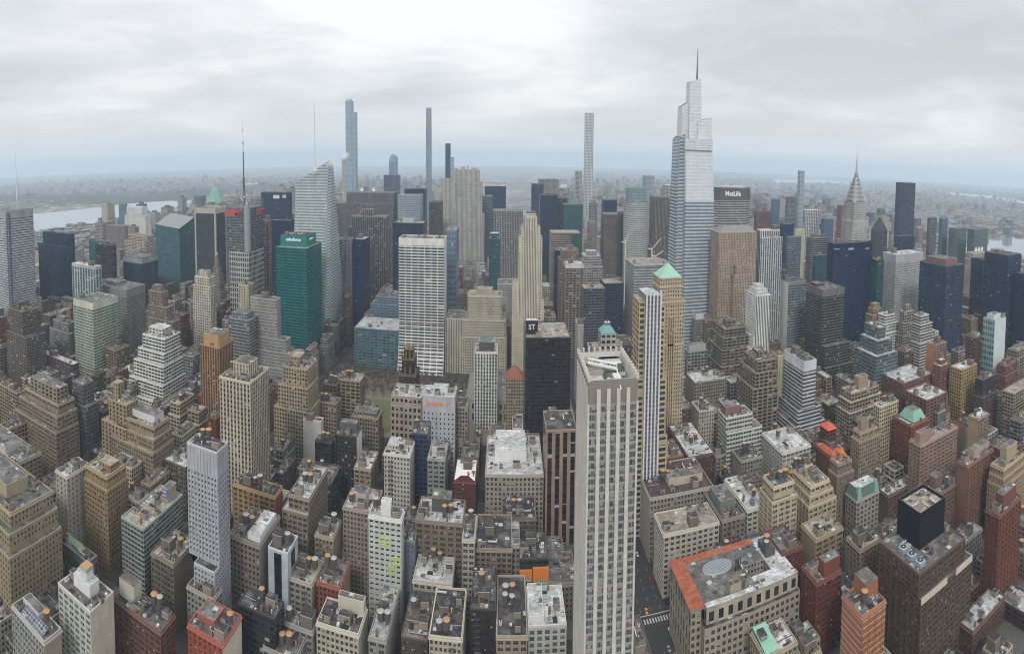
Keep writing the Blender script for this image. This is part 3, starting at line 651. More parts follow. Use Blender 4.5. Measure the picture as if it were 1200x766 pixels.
    if k.get('mint'):
        g=MB(); mm=solid((.24,.43,.345),.7,.4,.4,'mint_sheet'); g.quad([(-W+.6,-D+.6,H+1.5),(-W*.1,-D+.6,H+1.5),(-W*.1,D-.6,H+3.5),(-W+.6,D-.6,H+3.5)],mm); g.prism(rect(-W+.6,-W*.1,-D+.6,D-.6),H,H+1.5,mm,None); g.obj('mint_roof',root)
    if k.get('domes'):
        sm=solid((.55,.56,.57),.35,.2,.5,'silver_sheet')
        for x,y in((-W*.45,-D*.4),(W*.1,0),(W*.5,D*.4)):
            g=MB(); g.cyl(x,y,2.8,H,H+2.5,sm,n=12); g.cyl(x,y,2.8,H+2.5,H+4.3,sm,n=12,r2=1.9,cone=H+5.4); g.obj('silver_dome',root)
    return root
# ---------------------------------------------------------------- ground, water, streets, park
def city_ground_mat():
    m,nt,b=new_mat('city_ground'); q=G(nt); L=nt.links
    tc=q.n('ShaderNodeTexCoord'); v=q.n('ShaderNodeTexVoronoi'); v.inputs['Scale'].default_value=.022; L.new(tc.outputs['Object'],v.inputs['Vector'])
    s=q.n('ShaderNodeSeparateColor'); L.new(v.outputs['Color'],s.inputs[0])
    rp=q.n('ShaderNodeValToRGB'); e=rp.color_ramp.elements; e[0].position=0; e[0].color=(.05,.048,.045,1); e[1].position=1; e[1].color=(.50,.49,.47,1); x=e.new(.45); x.color=(.13,.115,.10,1); x=e.new(.8); x.color=(.24,.225,.205,1)
    L.new(s.outputs[0],rp.inputs[0])
    big=q.noise(tc.outputs['Object'],.0011,4,.6)
    r2=q.n('ShaderNodeValToRGB'); r2.color_ramp.elements[0].position=.50; r2.color_ramp.elements[1].position=.60; L.new(big,r2.inputs[0])
    L.new(q.mix(q.m('MULTIPLY',r2.outputs[0],.75),rp.outputs[0],(.075,.07,.055)),b.inputs['Base Color']); b.inputs['Roughness'].default_value=.9
    return m
def sheet(name,polys,z,m,kind='structure'):
    b=MB()
    for p in polys: b.quad([(x,y,z) for x,y in p],m)
    o=b.obj(name); o['kind']=kind; return o
GR=24000
sheet('ground',[[(GR*math.cos(6.28318*i/64),GR*math.sin(6.28318*i/64)) for i in range(64)]],0,city_ground_mat())
wm_,nt_,wb_=new_mat('river_water'); q=G(nt_); wb_.inputs['Base Color'].default_value=(.24,.25,.255,1); wb_.inputs['Roughness'].default_value=.06
tc=q.n('ShaderNodeTexCoord'); bp=q.n('ShaderNodeBump'); bp.inputs['Strength'].default_value=.05; bp.inputs['Distance'].default_value=.6; nt_.links.new(q.noise(tc.outputs['Object'],.05,4,.6),bp.inputs['Height']); nt_.links.new(bp.outputs[0],wb_.inputs['Normal'])
wA=[atz(x,y,0) for x,y in ((-60,282),(60,273),(128,262),(182,250),(240,232),(245,228),(150,239),(60,249),(-60,256))]
wB=[atz(x,y,0) for x,y in ((1100,302),(1140,286),(1160,279),(1185,277),(1230,282),(1300,300),(1330,330),(1250,322),(1198,300),(1165,296),(1130,306))]
wC=[atz(x,y,0) for x,y in ((905,210.5),(960,210.5),(1010,214),(1000,216),(950,214),(908,214.5))]
wD=[atz(x,y,0) for x,y in ((1110,225),(1160,229),(1230,240),(1230,243),(1160,232.5),(1112,227.5))]
wE=[atz(x,y,0) for x,y in ((240,222),(300,213),(310,217),(262,228))]
for w in (wA,wB,wC,wD,wE): sheet('river',[list(reversed(w))],.5,wm_)
asph=solid((.045,.043,.042),.85,.35,.25,'asphalt'); pave=solid((.10,.095,.088),.9,.3,.3,'paving'); paint=solid((.42,.42,.40),.8,.6,1.5,'road_paint'); grassm=solid((.115,.118,.055),.95,.35,.15,'winter_grass'); gravelm=solid((.19,.165,.14),.95,.3,.3,'gravel')
AV=[(-860,-834),(-560,-534),(-268,-242),(92,124),(262,278),(424,452),(566,580),(716,738)]
STR=[(314+80*k,332+80*k) for k in range(-3,15)]
sheet('road',[rect(-1000,900,60,1460)],.05,asph)
b=MB()
ue=[-1000]+[x for a in AV for x in a]+[900]; ve=[60]+[x for a in STR for x in a]+[1460]
us=[(ue[i],ue[i+1]) for i in range(0,len(ue),2)]; vs_=[(ve[i],ve[i+1]) for i in range(0,len(ve),2)]
for a,c in us:
    for d,e in vs_:
        if e-d<5: continue
        if a==-242 and 560<d<740: continue
        b.prism(rect(a,c,d,e),.05,.2,pave,pave)
o=b.obj('pavement'); o['kind']='structure'
b=MB(); b.prism(rect(-242,92,572,732),.05,.2,pave,gravelm); o=b.obj('park_ground'); o['kind']='structure'
sheet('lawn',[rect(-196,-48,584,664)],.206,grassm)
b=MB()
def mark(x0,x1,y0,y1): b.quad([(x,y,.056) for x,y in rect(x0,x1,y0,y1)],paint)
for vv in (307,336):
    for k in range(14): mark(94.5+k*2.1,95.5+k*2.1,vv-2.,vv+2.)
for uu_ in (88,127):
    for k in range(7): mark(uu_-2,uu_+2,316+k*2.2,317+k*2.2)
for vv in [v for v in range(200,1000,9) if not any(s0-6<v<s1+6 for s0,s1 in STR)]:
    for uu_ in (100.5,108,115.5): mark(uu_-.08,uu_+.08,vv,vv+3.5)
mark(93,123,340.5,341.2); mark(93,123,301.8,302.4)
for vv in [v for v in range(600,1300,10)]:
    for uu_ in (-261,-255,-249): mark(uu_-.12,uu_+.12,vv,vv+4)
o=b.obj('road_markings'); o['kind']='structure'
# wooded ridge across the western river
b=MB(); rr=random.Random(3); hm=solid((.07,.062,.05),.95,.4,.01,'wooded_ridge')
pts=[]
for i in range(61):
    x=-150+i*9; u,v=atz(x,239.5-max(0,(x-130))*.06,0); h=28+14*math.sin(i*.5)+rr.uniform(-6,6); pts.append((u,v,h))
for (a,c) in zip(pts,pts[1:]):
    k=1.12; b.quad([(a[0],a[1],0),(a[0]*k,a[1]*k,a[2]),(c[0]*k,c[1]*k,c[2]),(c[0],c[1],0)],hm); b.quad([(a[0]*k,a[1]*k,a[2]),(a[0]*1.5,a[1]*1.5,0),(c[0]*1.5,c[1]*1.5,0),(c[0]*k,c[1]*k,c[2])],hm)
o=b.obj('hills'); o['kind']='structure'
# ---------------------------------------------------------------- styles
# wall colour, glass colour, bay m, floor m, window width share, window height share, spandrel colour (None = wall), blind share
DG = (.015, .018, .022)
STY = {
 'tan':    dict(w=(.30,.235,.165), g=DG, b=3.0, f=3.6, ww=.54, wh=.58),
 'ochre':  dict(w=(.36,.235,.11), g=DG, b=3.0, f=3.6, ww=.53, wh=.57),
 'orange': dict(w=(.40,.22,.11), g=(.03,.035,.04), b=3.4, f=3.5, ww=.62, wh=.62, sp=(.10,.06,.04)),
 'cream':  dict(w=(.44,.39,.305), g=DG, b=3.0, f=3.6, ww=.53, wh=.58),
 'stone':  dict(w=(.36,.335,.29), g=DG, b=3.0, f=3.7, ww=.54, wh=.58),
 'white':  dict(w=(.60,.585,.55), g=DG, b=3.2, f=3.6, ww=.55, wh=.5),
 'grey':   dict(w=(.26,.255,.24), g=DG, b=3.0, f=3.6, ww=.56, wh=.57),
 'brown':  dict(w=(.175,.135,.105), g=DG, b=3.0, f=3.6, ww=.54, wh=.57),
 'dbrown': dict(w=(.095,.07,.058), g=DG, b=2.8, f=3.4, ww=.5, wh=.56),
 'red':    dict(w=(.20,.085,.052), g=DG, b=2.9, f=3.4, ww=.5, wh=.56),
 'brick':  dict(w=(.22,.125,.085), g=DG, b=2.9, f=3.3, ww=.5, wh=.54),
 'pink':   dict(w=(.29,.20,.165), g=DG, b=2.9, f=3.2, ww=.5, wh=.54),
 'black':  dict(w=(.022,.021,.022), g=(.012,.012,.015), b=2.4, f=3.6, ww=.7, wh=.6, bl=.02),
 'navy':   dict(w=(.010,.024,.056), g=(.006,.020,.055), b=1.7, f=3.8, ww=.82, wh=.66, bl=.012),
 'bronze': dict(w=(.055,.05,.045), g=(.012,.012,.014), b=1.8, f=3.8, ww=1., wh=.55, bl=.02),
 'teal':   dict(w=(.05,.115,.12), g=(.012,.05,.06), b=1.6, f=3.8, ww=.9, wh=.6, bl=.02),
 'green':  dict(w=(.015,.17,.155), g=(.006,.05,.052), b=1.7, f=3.8, ww=.88, wh=.5, bl=.01),
 'blue':   dict(w=(.13,.19,.25), g=(.05,.09,.14), b=1.6, f=3.8, ww=.88, wh=.68, bl=.04),
 'gglass': dict(w=(.20,.22,.225), g=(.035,.05,.06), b=1.7, f=3.8, ww=1., wh=.55, bl=.1),
 'pale':   dict(w=(.40,.43,.43), g=(.10,.14,.16), b=1.7, f=3.9, ww=.9, wh=.5, bl=.2),
 'hgrey':  dict(w=(.34,.345,.34), g=(.025,.03,.035), b=2., f=3.7, ww=1., wh=.48, bl=.08),
 'hwhite': dict(w=(.58,.575,.555), g=(.025,.03,.035), b=2., f=3.7, ww=1., wh=.46, bl=.08),
 'hdark':  dict(w=(.10,.105,.11), g=(.012,.014,.018), b=2., f=3.7, ww=1., wh=.55, bl=.02),
 'hgreen': dict(w=(.40,.45,.37), g=(.03,.055,.055), b=2., f=3.7, ww=1., wh=.45, bl=.08),
 'vstone': dict(w=(.40,.36,.29), g=DG, b=2.8, f=3.7, ww=.5, wh=.55, sp=(.20,.18,.15)),
 'vgrey':  dict(w=(.33,.325,.31), g=DG, b=2.4, f=3.7, ww=.5, wh=.6, sp=(.16,.16,.155)),
 'vdark':  dict(w=(.10,.095,.095), g=(.014,.016,.02), b=2.2, f=3.8, ww=.55, wh=.6, sp=(.035,.035,.04)),
 'vbrown': dict(w=(.20,.165,.14), g=(.02,.02,.024), b=2.4, f=3.8, ww=.55, wh=.6, sp=(.07,.06,.055)),
 'vwhite': dict(w=(.62,.61,.58), g=DG, b=3.0, f=3.7, ww=.52, wh=.6, sp=(.30,.30,.30)),
}
BL = []
def B(name, label, xs, y, H, st='tan', cat=None, v=None, dep=None, steps=(), pent=None, tanks=0, roof='grey', geo=None, u=None, **k):
    BL.append(dict(name=name, label=label, xs=xs, y=y, H=H, st=st, cat=cat, v=v, dep=dep, steps=steps, pent=pent, tanks=tanks, roof=roof, geo=geo, u=u, k=k))
OT, AT, LB, BB, HR = 'office_tower', 'apartment_tower', 'loft_building', 'brick_building', 'high_rise'
# ---------------------------------------------------------------- far skyline, left
B(OT,'dark blue glass office tower right of the grey mast tower at the left edge',(50,83,87),275,165,'navy',steps=((22,10,0,6),),roof='dark')
B(OT,'striped green, white and purple office tower with a curved white roof',(84,112,119),313,140,('vwhite',dict(w=(.42,.43,.43),sp=(.10,.19,.20),g=(.02,.05,.055),b=7.0,ww=.62)),roof='white',cap=4)
B(OT,'dark teal slab behind the bronze tower with a slanted roof edge',(104,124,127),284,170,'teal',roof='dark',v=800)
B(OT,'squat dark bronze tower in front of the teal slab near the river',(112,132,136),288,150,'bronze',roof='dark')
B(AT,'pale slim riverside apartment tower with a pointed cap',(111,120,124),262,140,'stone',pent=(.3,.3,.7,.7,14),roof='grey')
B(AT,'mauve brick apartment block beside the pale riverside tower',(126,146,152),265,110,('pink',dict(w=(.24,.19,.19))),roof='grey')
B(OT,'small blue glass tower beside the river behind the white slab',(139,147,149),239,150,'blue',roof='grey')
B(OT,'white windowless slab tower with a stepped top near the river',(148,166,173),243,150,('white',dict(ww=.12,wh=.4)),steps=((26,10,16,0),),roof='white')
B(AT,'cream stepped apartment block in front of the white slab tower',(151,172,181),277,105,'cream',steps=((14,12,0,8),),roof='grey')
B(OT,'dark glass office block with a pale sloping roof band left of the teal wedge tower',(144,166,185),303,125,('navy',dict(w=(.05,.06,.07))),cap=9,capc=(.25,.26,.27),roof='grey')
B(OT,'tall dark slab with cream stone edge piers and cream crown',(229,252,264),249,215,('bronze',dict(w=(.07,.075,.085),g=(.03,.035,.045))),roof='grey',piers=(.40,.36,.30),cap=0,v=850)
B(OT,'dark slab with a small white rooftop sign, right of the twin sign tower',(306,338,342),226,205,('navy',dict(w=(.05,.06,.075))),roof='dark',v=1080,signs=((.12,8,16,7,(.6,.6,.6)),(.7,7,9,6,(.5,.5,.52))))
B(OT,'blue black office tower with orange lights along its roof edge',(317,341,345),259,205,'navy',roof='grey',v=930)
B(HR,'narrow pink stone tower squeezed behind the blue black tower',(307,315,318),258,190,('pink',dict(w=(.34,.24,.2))),roof='grey')
B(OT,'slim cream tower with a stepped top, blue lamp on its roof',(228,245,252),326,125,('cream',dict(w=(.58,.54,.45),ww=.4)),steps=((12,4,2,0),),pent=(.2,.2,.8,.8,9),roof='grey')
B(OT,'brown tower with narrow orange stepped side, between grey slab and teal wedge',(174,190,197),343,120,('brown',dict(w=(.25,.20,.16))),steps=((18,0,10,2),(34,2,22,4)),roof='brown',pent=(.2,.2,.8,.8,8))
B(OT,'pale slim tower with blank east wall in front of the stone grid tower',(279,291,298),335,115,('cream',dict(ww=.2)),roof='grey')
B(OT,'plain grey stepped tower whose ledges descend towards the green glass tower',(293,324,329),352,125,('grey',dict(ww=.6,wh=.3,w=(.32,.31,.295))),steps=((44,0,14,2),(58,0,28,4),(76,2,42,6)),roof='grey')
B(OT,'grey ribbed glass office block left of the plain stepped grey tower',(268,292,312),376,105,('hgrey',dict(w=(.24,.25,.25))),roof='grey',pent=(.1,.2,.8,.9,6))
B(OT,'light green banded office tower with a cream top storey',(86,109,138),356,110,'hgreen',cap=8,capc=(.50,.50,.40),roof='grey',steps=((88,0,8,0),))
B(OT,'grey tower with one pale vertical rib behind the light green banded tower',(106,148,170),340,135,('hgrey',dict(w=(.24,.23,.215),ww=.9,wh=.3)),cap=12,roof='grey',pent=(.3,.3,.6,.8,5),v=604)
B(OT,'brown tower with a dark side slot at the left, above low roofs',(10,26,47),366,105,'brown',steps=((30,4,12,3),),roof='dark',pent=(.1,.2,.5,.8,8))
B(LB,'grey stepped loft block between the brown tower and the light green tower',(62,80,89),380,70,'grey',steps=((12,6,6,4),),pent=(.1,.3,.6,.9,6))
B(LB,'low purple brown loft building with white roofs at the foot of the light green tower',(43,85,93),428,45,('brown',dict(w=(.15,.10,.10))),tanks=1,roof='white')
B(LB,'white stepped office building, its ledges climbing to a dark round roof tank',(167,193,211),398,100,('white',dict(ww=.7)),steps=((14,4,2,5),(26,8,4,9),(44,12,6,14),(60,14,8,20)),roof='white',pent=(.15,.2,.75,.8,8),tanks=1)
B(AT,'orange brick tower with dark window strips and a white cornice',(234,257,273),408,105,'orange',roof='brown',pent=(.12,.12,.88,.88,11),pc=(.42,.25,.13))
B(AT,'tall cream apartment tower with stacked balconies and a white stepped penthouse',(257,293,315),450,118,('vstone',dict(w=(.50,.45,.35),b=3.4)),roof='brown',pent=(.3,.25,.8,.75,11),tanks=1)
B(LB,'tan office tower with small square windows below the green glass tower',(332,360,373),434,95,('tan',dict(w=(.36,.29,.20))),steps=((16,5,2,3),(36,9,4,6)),pent=(.15,.2,.6,.8,9),roof='tan')
B(LB,'broad tan office block with banded ledges and a raised roof box, far left',(29,68,87),475,78,('tan',dict(w=(.29,.235,.17),ww=.62)),steps=((8,5,4,5),(20,8,6,9)),pent=(.12,.15,.9,.85,12),roof='grey',geo=1)
B(LB,'tan low wing left of the broad tan office block',(0,20,27),462,62,'tan',roof='grey',dep=None)
B(LB,'dark grey tower with small green roof behind the broad tan office block',(84,97,110),452,88,('grey',dict(w=(.15,.15,.15))),steps=((18,0,6,2),),roof='grey')
B(LB,'tan tower with a round corner turret left of the white stepped building',(127,148,162),476,80,('tan',dict(w=(.33,.26,.18),ww=.3)),steps=((18,6,3,5),),pent=(.05,.3,.35,.8,14),roof='tan')
B(LB,'tan stepped office block with a white roof shed and small red hut',(141,180,198),502,70,('tan',dict(w=(.31,.245,.17),ww=.6)),steps=((8,3,3,4),(17,6,5,8)),pent=(.2,.3,.9,.9,6),pc=(.55,.55,.53),roof='tan',tanks=1,geo=1)
B(LB,'low dark roofed building littered with blue tarpaulins',(98,128,150),540,30,'dbrown',roof='dark')
B(LB,'tan corner office building with grey roof sheds, cut by the left edge',(-30,14,48),547,60,('tan',dict(w=(.29,.24,.17))),pent=(.2,.2,.7,.8,6),pc=(.45,.42,.4),roof='grey',geo=1)
B(LB,'big tan setback tower in the left foreground corner',(-50,12,62),603,72,('tan',dict(w=(.34,.28,.19),ww=.42,b=3.2)),steps=((9,4,5,5),(20,7,9,8)),pent=(.35,.2,.8,.7,9),pc=(.34,.27,.18),roof='grey',geo=1)
B(LB,'cream blank walled building with a white roof left of the ochre tower',(65,78,105),560,66,('cream',dict(ww=.28,w=(.45,.42,.35))),roof='white',geo=1)
B(LB,'ochre tower with one orange wall strip beside the cream blank walled building',(100,125,147),560,70,('ochre',dict(w=(.35,.26,.15))),steps=((8,0,2,2),),roof='tan',pent=(.4,.3,.9,.8,5),geo=1)
B('stone_building','low stone building with tall columns and a pale green skylight roof',(66,103,135),661,26,('vgrey',dict(w=(.22,.20,.175),b=3.5,f=12,ww=.5,wh=.75)),roof='grey',sky=1,geo=0)
B(AT,'dark apartment block with green balcony bands and a long light roof',(142,168,214),622,58,('hgreen',dict(w=(.30,.34,.31),g=(.03,.045,.045),f=3.1,wh=.55)),roof='tan',pent=(.55,.72,.8,.95,9),pc=(.33,.29,.25),geo=0,billboard=1)
B(AT,'slim pale blue tower with a grey metal top and dotted windows',(219,254,267),532,118,('white',dict(w=(.44,.45,.47),b=2.6,f=3.1,ww=.42,wh=.5)),cap=14,capc=(.26,.27,.255),roof='dark',tanks=2,steps=((66,-8,0,6),),geo=1)
B(LB,'ochre ornate building with a white ledge and a red east wall',(273,322,331),583,58,('ochre',dict(w=(.33,.235,.13),ww=.5)),roof='dark',tanks=2,geo=1,side=(.36,.12,.08))
B(LB,'brown grey loft with a white roof shed below the ochre red walled building',(268,304,328),641,56,('brown',dict(w=(.24,.20,.165),ww=.6)),roof='grey',tanks=2,pent=(.55,.1,.95,.9,4),pc=(.6,.6,.6),geo=1)
B(OT,'narrow pale blue tower with one black glass strip and a tan lidded tank',(314,337,349),650,54,('white',dict(w=(.50,.54,.58),b=30,ww=.38,wh=1.,f=4,g=(.012,.012,.014))),roof='grey',tanks=1,geo=0)
B(LB,'pair of grey brown lofts with three roof tanks and a blank middle bay',(338,362,384),586,66,('brown',dict(w=(.25,.205,.165),ww=.6)),roof='white',tanks=3,steps=((9,4,0,3),),geo=1)
B(LB,'small beige loft with a pale roof right of the three tank lofts',(369,390,400),632,48,('tan',dict(w=(.30,.25,.19))),roof='white',tanks=1,geo=1)
B(LB,'dark building wrapped in black netting with a torn up rust roof',(279,322,344),727,42,('black',dict(w=(.04,.037,.036),bl=.02)),roof='dark',tanks=1,geo=0)
B(LB,'grey building with a pale cornice left of the netted building',(219,250,276),704,40,('grey',dict(w=(.32,.31,.28))),roof='grey',geo=1,pent=(.2,.4,.5,.8,3))
B(BB,'red fronted building with a cream side wall and black roof tank',(220,261,283),757,44,('red',dict(w=(.33,.10,.065),b=3.6,ww=.4)),roof='grey',tanks=1,geo=1,side=(.58,.52,.41),pent=(.1,.3,.6,.8,4),pc=(.33,.10,.065))
B(LB,'cream trimmed low loft with two tan lidded tanks on a beige roof',(339,365,378),686,38,('cream',dict(w=(.36,.34,.28))),roof='tan',tanks=2,geo=1)
B(LB,'loft with an orange brick end wall and two tan barrel tanks',(364,398,413),690,36,('red',dict(w=(.27,.10,.075))),roof='grey',tanks=2,geo=1,side=(.38,.22,.14))
B(LB,'grey roofed low loft dotted with small sheds in the centre foreground',(331,366,372),742,30,('grey',dict(w=(.29,.28,.26))),roof='grey',tanks=1,geo=1,units=9)
B(LB,'cream loft with a raised parapet box and black roof in the foreground',(371,420,430),745,34,('cream',dict(w=(.48,.45,.36),ww=.6)),roof='dark',pent=(.35,.72,.98,.96,8),pc=(.48,.45,.37),geo=1)
B(LB,'low teal edged building with tan lidded tanks at the bottom edge',(308,346,360),775,26,'grey',roof='grey',tanks=2,geo=1)
B(LB,'green and white fronted building with a blank cream side wall',(68,106,133),719,56,('pale',dict(w=(.50,.50,.45),g=(.03,.05,.04),b=3.2,f=3.4,ww=.55,wh=.6)),roof='brown',pent=(.25,.35,.75,.75,7),pc=(.62,.62,.60),geo=1,side=(.52,.46,.37),cage=1)
B(LB,'pale grey building with a rooftop solar array in the bottom left corner',(14,52,72),754,44,('grey',dict(w=(.36,.37,.34),b=2.8,ww=.5)),roof='brown',pent=(.1,.5,.6,.95,4),pc=(.5,.5,.5),tanks=1,geo=1,side=(.36,.29,.22),solar=1)
B(LB,'red brown loft with a cream roof box and two tan lidded tanks',(133,188,205),742,42,('brick',dict(w=(.17,.085,.065),ww=.62,wh=.6)),roof='dark',pent=(.02,.35,.35,.85,10),pc=(.47,.44,.36),tanks=2,geo=1)
B(LB,'brown loft with one green roof tank between balcony block and slim pale tower',(177,203,230),663,46,('brown',dict(w=(.20,.165,.13),ww=.6)),roof='tan',tanks=1,geo=1)
# ---------------------------------------------------------------- centre
B(OT,'square edged blue green glass block facing the park lawn',(415,467,469),388,95,('blue',dict(w=(.13,.19,.21),g=(.035,.07,.085),b=3.2,f=4)),v=768,dep=60,roof='white')
B(OT,'stepped blue grey glass block behind the white ribbed tower',(440,469,470),349,115,('blue',dict(w=(.20,.26,.31))),v=850,dep=46,steps=((10,8,0,6),),roof='grey')
B(LB,'narrow classical stone building right of the white ribbed tower',(522,542,543),374,82,('vstone',dict(w=(.42,.39,.32),b=3.6,ww=.4)),v=766,dep=45,roof='grey')
B(OT,'broad cream setback tower with a raised central top behind the white gridded block',(548,588,590),348,118,('cream',dict(w=(.46,.42,.33),b=3.4)),v=775,dep=36,steps=((30,8,6,8),(52,10,8,10)),pent=(.28,.3,.72,.8,8),roof='tan')
B(OT,'plain pale grey tower just left of the cream deco skyscraper',(583,601,602),333,120,('grey',dict(w=(.42,.41,.39))),v=840,dep=36,roof='grey')
B(OT,'small white gridded tower with a dark rooftop box',(556,583,585),414,82,('vwhite',dict(b=3.6,ww=.55)),dep=30,pent=(.18,.2,.86,.85,10),pc=(.09,.085,.085),roof='white')
B(OT,'broad black glass tower with pale roof and dark sign box',(616,669,670),396,118,('black',dict(w=(.028,.028,.031),ww=1.)),dep=55,roof='tan',units=8)
B('hotel','lavender hotel slab with an orange script sign and square windows',(495,533,535),466,72,('white',dict(w=(.46,.46,.485),b=4.2,f=4.4,ww=.34,wh=.38)),dep=24,cap=13,pent=(.3,.3,.75,.8,5),pc=(.6,.6,.6),roof='white',signs=((-.62,6.5,3.,2.6,(.62,.25,.06)),(-.38,6.2,3.4,2.,(.62,.25,.06)),(.05,6.5,8.6,2.4,(.62,.25,.06)),(.55,6.3,2.6,2.2,(.62,.25,.06))))
B(LB,'beige classical building with arched top windows left of the lavender hotel',(458,494,495),467,68,('tan',dict(w=(.36,.30,.24),b=4.5,f=6)),dep=30,roof='white',steps=((8,0,0,1),))
B(LB,'slim beige building squeezed right of the lavender hotel',(535,548,549),478,58,('tan',dict(w=(.30,.255,.20))),dep=26,roof='grey',tanks=1)
B(LB,'tan brick loft with a tall round roof tank beside the park',(394,422,428),448,62,('tan',dict(w=(.27,.215,.155))),roof='tan',tanks=2)
B(LB,'brown loft with two capped tanks right of the tan office tower',(378,394,398),452,60,'brown',roof='dark',tanks=2)
B(LB,'tan turreted loft in front of the two tank brown loft',(366,394,399),474,56,('tan',dict(w=(.30,.24,.18))),roof='dark',tanks=2,pent=(.05,.1,.25,.4,4))
B(LB,'small brick building with white roof below the park lawn',(424,440,443),480,40,('brick',dict(w=(.19,.13,.11))),roof='white')
B(LB,'grey brown loft with one orange lit bay below the park lawn',(412,443,448),492,52,('brown',dict(w=(.25,.205,.16),ww=.6)),roof='grey',pent=(.05,.2,.9,.9,4))
B(OT,'pale concrete core tower topped by an orange work platform',(355,376,381),495,54,('white',dict(w=(.50,.49,.47),ww=.0)),roof='red',geo=0)
B(LB,'black clad building with cream lower floors and round silver tanks',(369,388,392),521,50,('black',dict(w=(.028,.026,.03))),roof='dark',tanks=2,geo=0)
B(LB,'dark ribbed glass building with a white east wall',(393,418,424),513,54,('vdark',dict(w=(.07,.055,.05),b=3.2)),roof='grey',side=(.66,.66,.66),pent=(.1,.4,.9,.9,8),pc=(.1,.1,.1),geo=0)
B(LB,'small beige loft with a cluttered roof right of the ribbed glass building',(415,434,443),551,42,('tan',dict(w=(.33,.265,.20))),roof='white',geo=1)
B(LB,'white classical tower with regular windows left of the navy glass slab',(450,480,482),535,58,('white',dict(w=(.52,.50,.45),b=2.8,ww=.5)),roof='white',pent=(.1,.3,.5,.9,4),tanks=1,geo=1,dep=26)
B(OT,'narrow navy glass slab between the white tower and a grey loft',(482,501,502),510,64,('navy',dict(w=(.05,.06,.085))),roof='grey',dep=24,tanks=1,geo=0)
B(LB,'grey loft with white roof huts right of the navy glass slab',(501,521,524),539,56,('grey',dict(w=(.30,.30,.28))),roof='white',dep=26,geo=1,pent=(.2,.4,.8,.9,5),pc=(.55,.5,.48))
B(LB,'beige pilastered hotel left of the lime framed white building',(402,435,437),601,60,('pink',dict(w=(.30,.25,.21),ww=.52)),roof='white',dep=22,tanks=1,pent=(.2,.4,.7,.85,6),pc=(.42,.37,.3),geo=1)
B('hotel','white hotel with lime green window frames and a black roof tank',(432,470,474),611,64,('white',dict(w=(.56,.57,.54),b=4.,f=3.3,ww=.62,wh=.42)),roof='white',tanks=1,pent=(.35,.3,.65,.75,9),pc=(.66,.66,.65),geo=1,lime=1)
B(LB,'narrow blue grey building right of the lime framed hotel',(471,486,488),636,44,('blue',dict(w=(.20,.22,.25),b=2.8,f=3.4,ww=.45,wh=.5)),roof='grey',dep=20,geo=1)
B(LB,'wide brown ornate loft with a black rooftop box and white roof patches',(487,542,544),615,54,('brown',dict(w=(.215,.17,.13),ww=.5)),roof='white',dep=26,tanks=2,pent=(.3,.45,.72,.85,9),pc=(.09,.085,.085),geo=1)
B(LB,'slim pale loft with a tan lidded tank right of the wide brown loft',(542,556,558),634,50,('stone',dict(w=(.40,.37,.32),ww=.6)),roof='grey',dep=26,tanks=1,geo=1)
B(BB,'dark red gabled building with a white zigzag roof',(532,557,560),565,42,('red',dict(w=(.16,.055,.045))),roof='white',dep=30,geo=1,gable=1)
B(OT,'broad stone building with a stepped white terrace roof and glass attic',(569,637,638),557,50,('stone',dict(w=(.35,.315,.265),b=3.6,ww=.5)),dep=62,roof='white',pent=(.15,.32,.72,.9,9),pc=(.68,.68,.66),geo=1)
B(OT,'tall brown stone tower with black glass centre strips left of the pale ribbed tower',(640,676,678),504,86,('vbrown',dict(w=(.30,.215,.165),b=7.,ww=.55,wh=.82,f=4.2,g=(.012,.012,.014),sp=(.03,.03,.033))),dep=34,roof='dark',units=6)
B(LB,'low square building with a tarred roof and two tan tanks before the white terrace',(588,628,629),608,34,('brick',dict(w=(.17,.13,.11))),dep=34,roof='dark',tanks=2,geo=1)
B(LB,'brown loft with rows of wide windows and a tar roof in the centre',(557,600,602),645,40,('tan',dict(w=(.25,.205,.155),b=3.8,ww=.66,wh=.55)),dep=36,roof='dark',geo=1,units=8)
B(LB,'narrow grey loft wedged left of the orange topped dark building',(600,609,610),640,40,('grey',dict(w=(.30,.29,.27),b=2.8)),dep=24,roof='white',geo=1)
B(OT,'dark glass building with two orange metal boxes on its upper floors',(609,643,645),655,38,('black',dict(w=(.045,.042,.042),b=3.2)),dep=20,roof='dark',geo=0,orange=1)
B(LB,'low grey shed roofed building at the foot of the brown stone tower',(644,676,677),684,24,('brown',dict(w=(.20,.18,.16))),dep=30,roof='grey',geo=1)
B(LB,'dark tarred roof loft with a green skylight edge in the centre foreground',(551,581,582),716,34,('dbrown',dict(w=(.05,.038,.034),ww=.55)),dep=44,roof='dark',tanks=1,geo=1)
B(LB,'beige fronted loft with four tan lidded tanks in the centre foreground',(582,618,619),747,30,('tan',dict(w=(.36,.295,.225),ww=.55)),dep=46,roof='dark',tanks=4,geo=1,units=6)
B(LB,'white building with a blank roof block and green glass front bays',(619,664,665),733,32,('pale',dict(w=(.50,.50,.46),g=(.06,.10,.08),b=4.6,f=3.6,ww=.62,wh=.7)),dep=30,roof='white',geo=1,pent=(.02,.1,.42,.95,4),pc=(.66,.65,.63))
B(LB,'loft with a frosted white roof and scalloped parapet',(484,529,530),686,32,('stone',dict(w=(.40,.37,.31))),dep=44,roof='white',tanks=2,geo=1)
B(LB,'cream fronted loft with a dark roof, skylight and two silver tanks',(503,541,542),750,32,('cream',dict(w=(.47,.43,.34),ww=.55)),dep=36,roof='dark',tanks=2,geo=1)
B(LB,'brown roofed low loft with a tan barrel tank on a steel frame',(470,501,502),752,26,('dbrown',dict(w=(.10,.075,.06))),dep=40,roof='brown',tanks=1,geo=1)
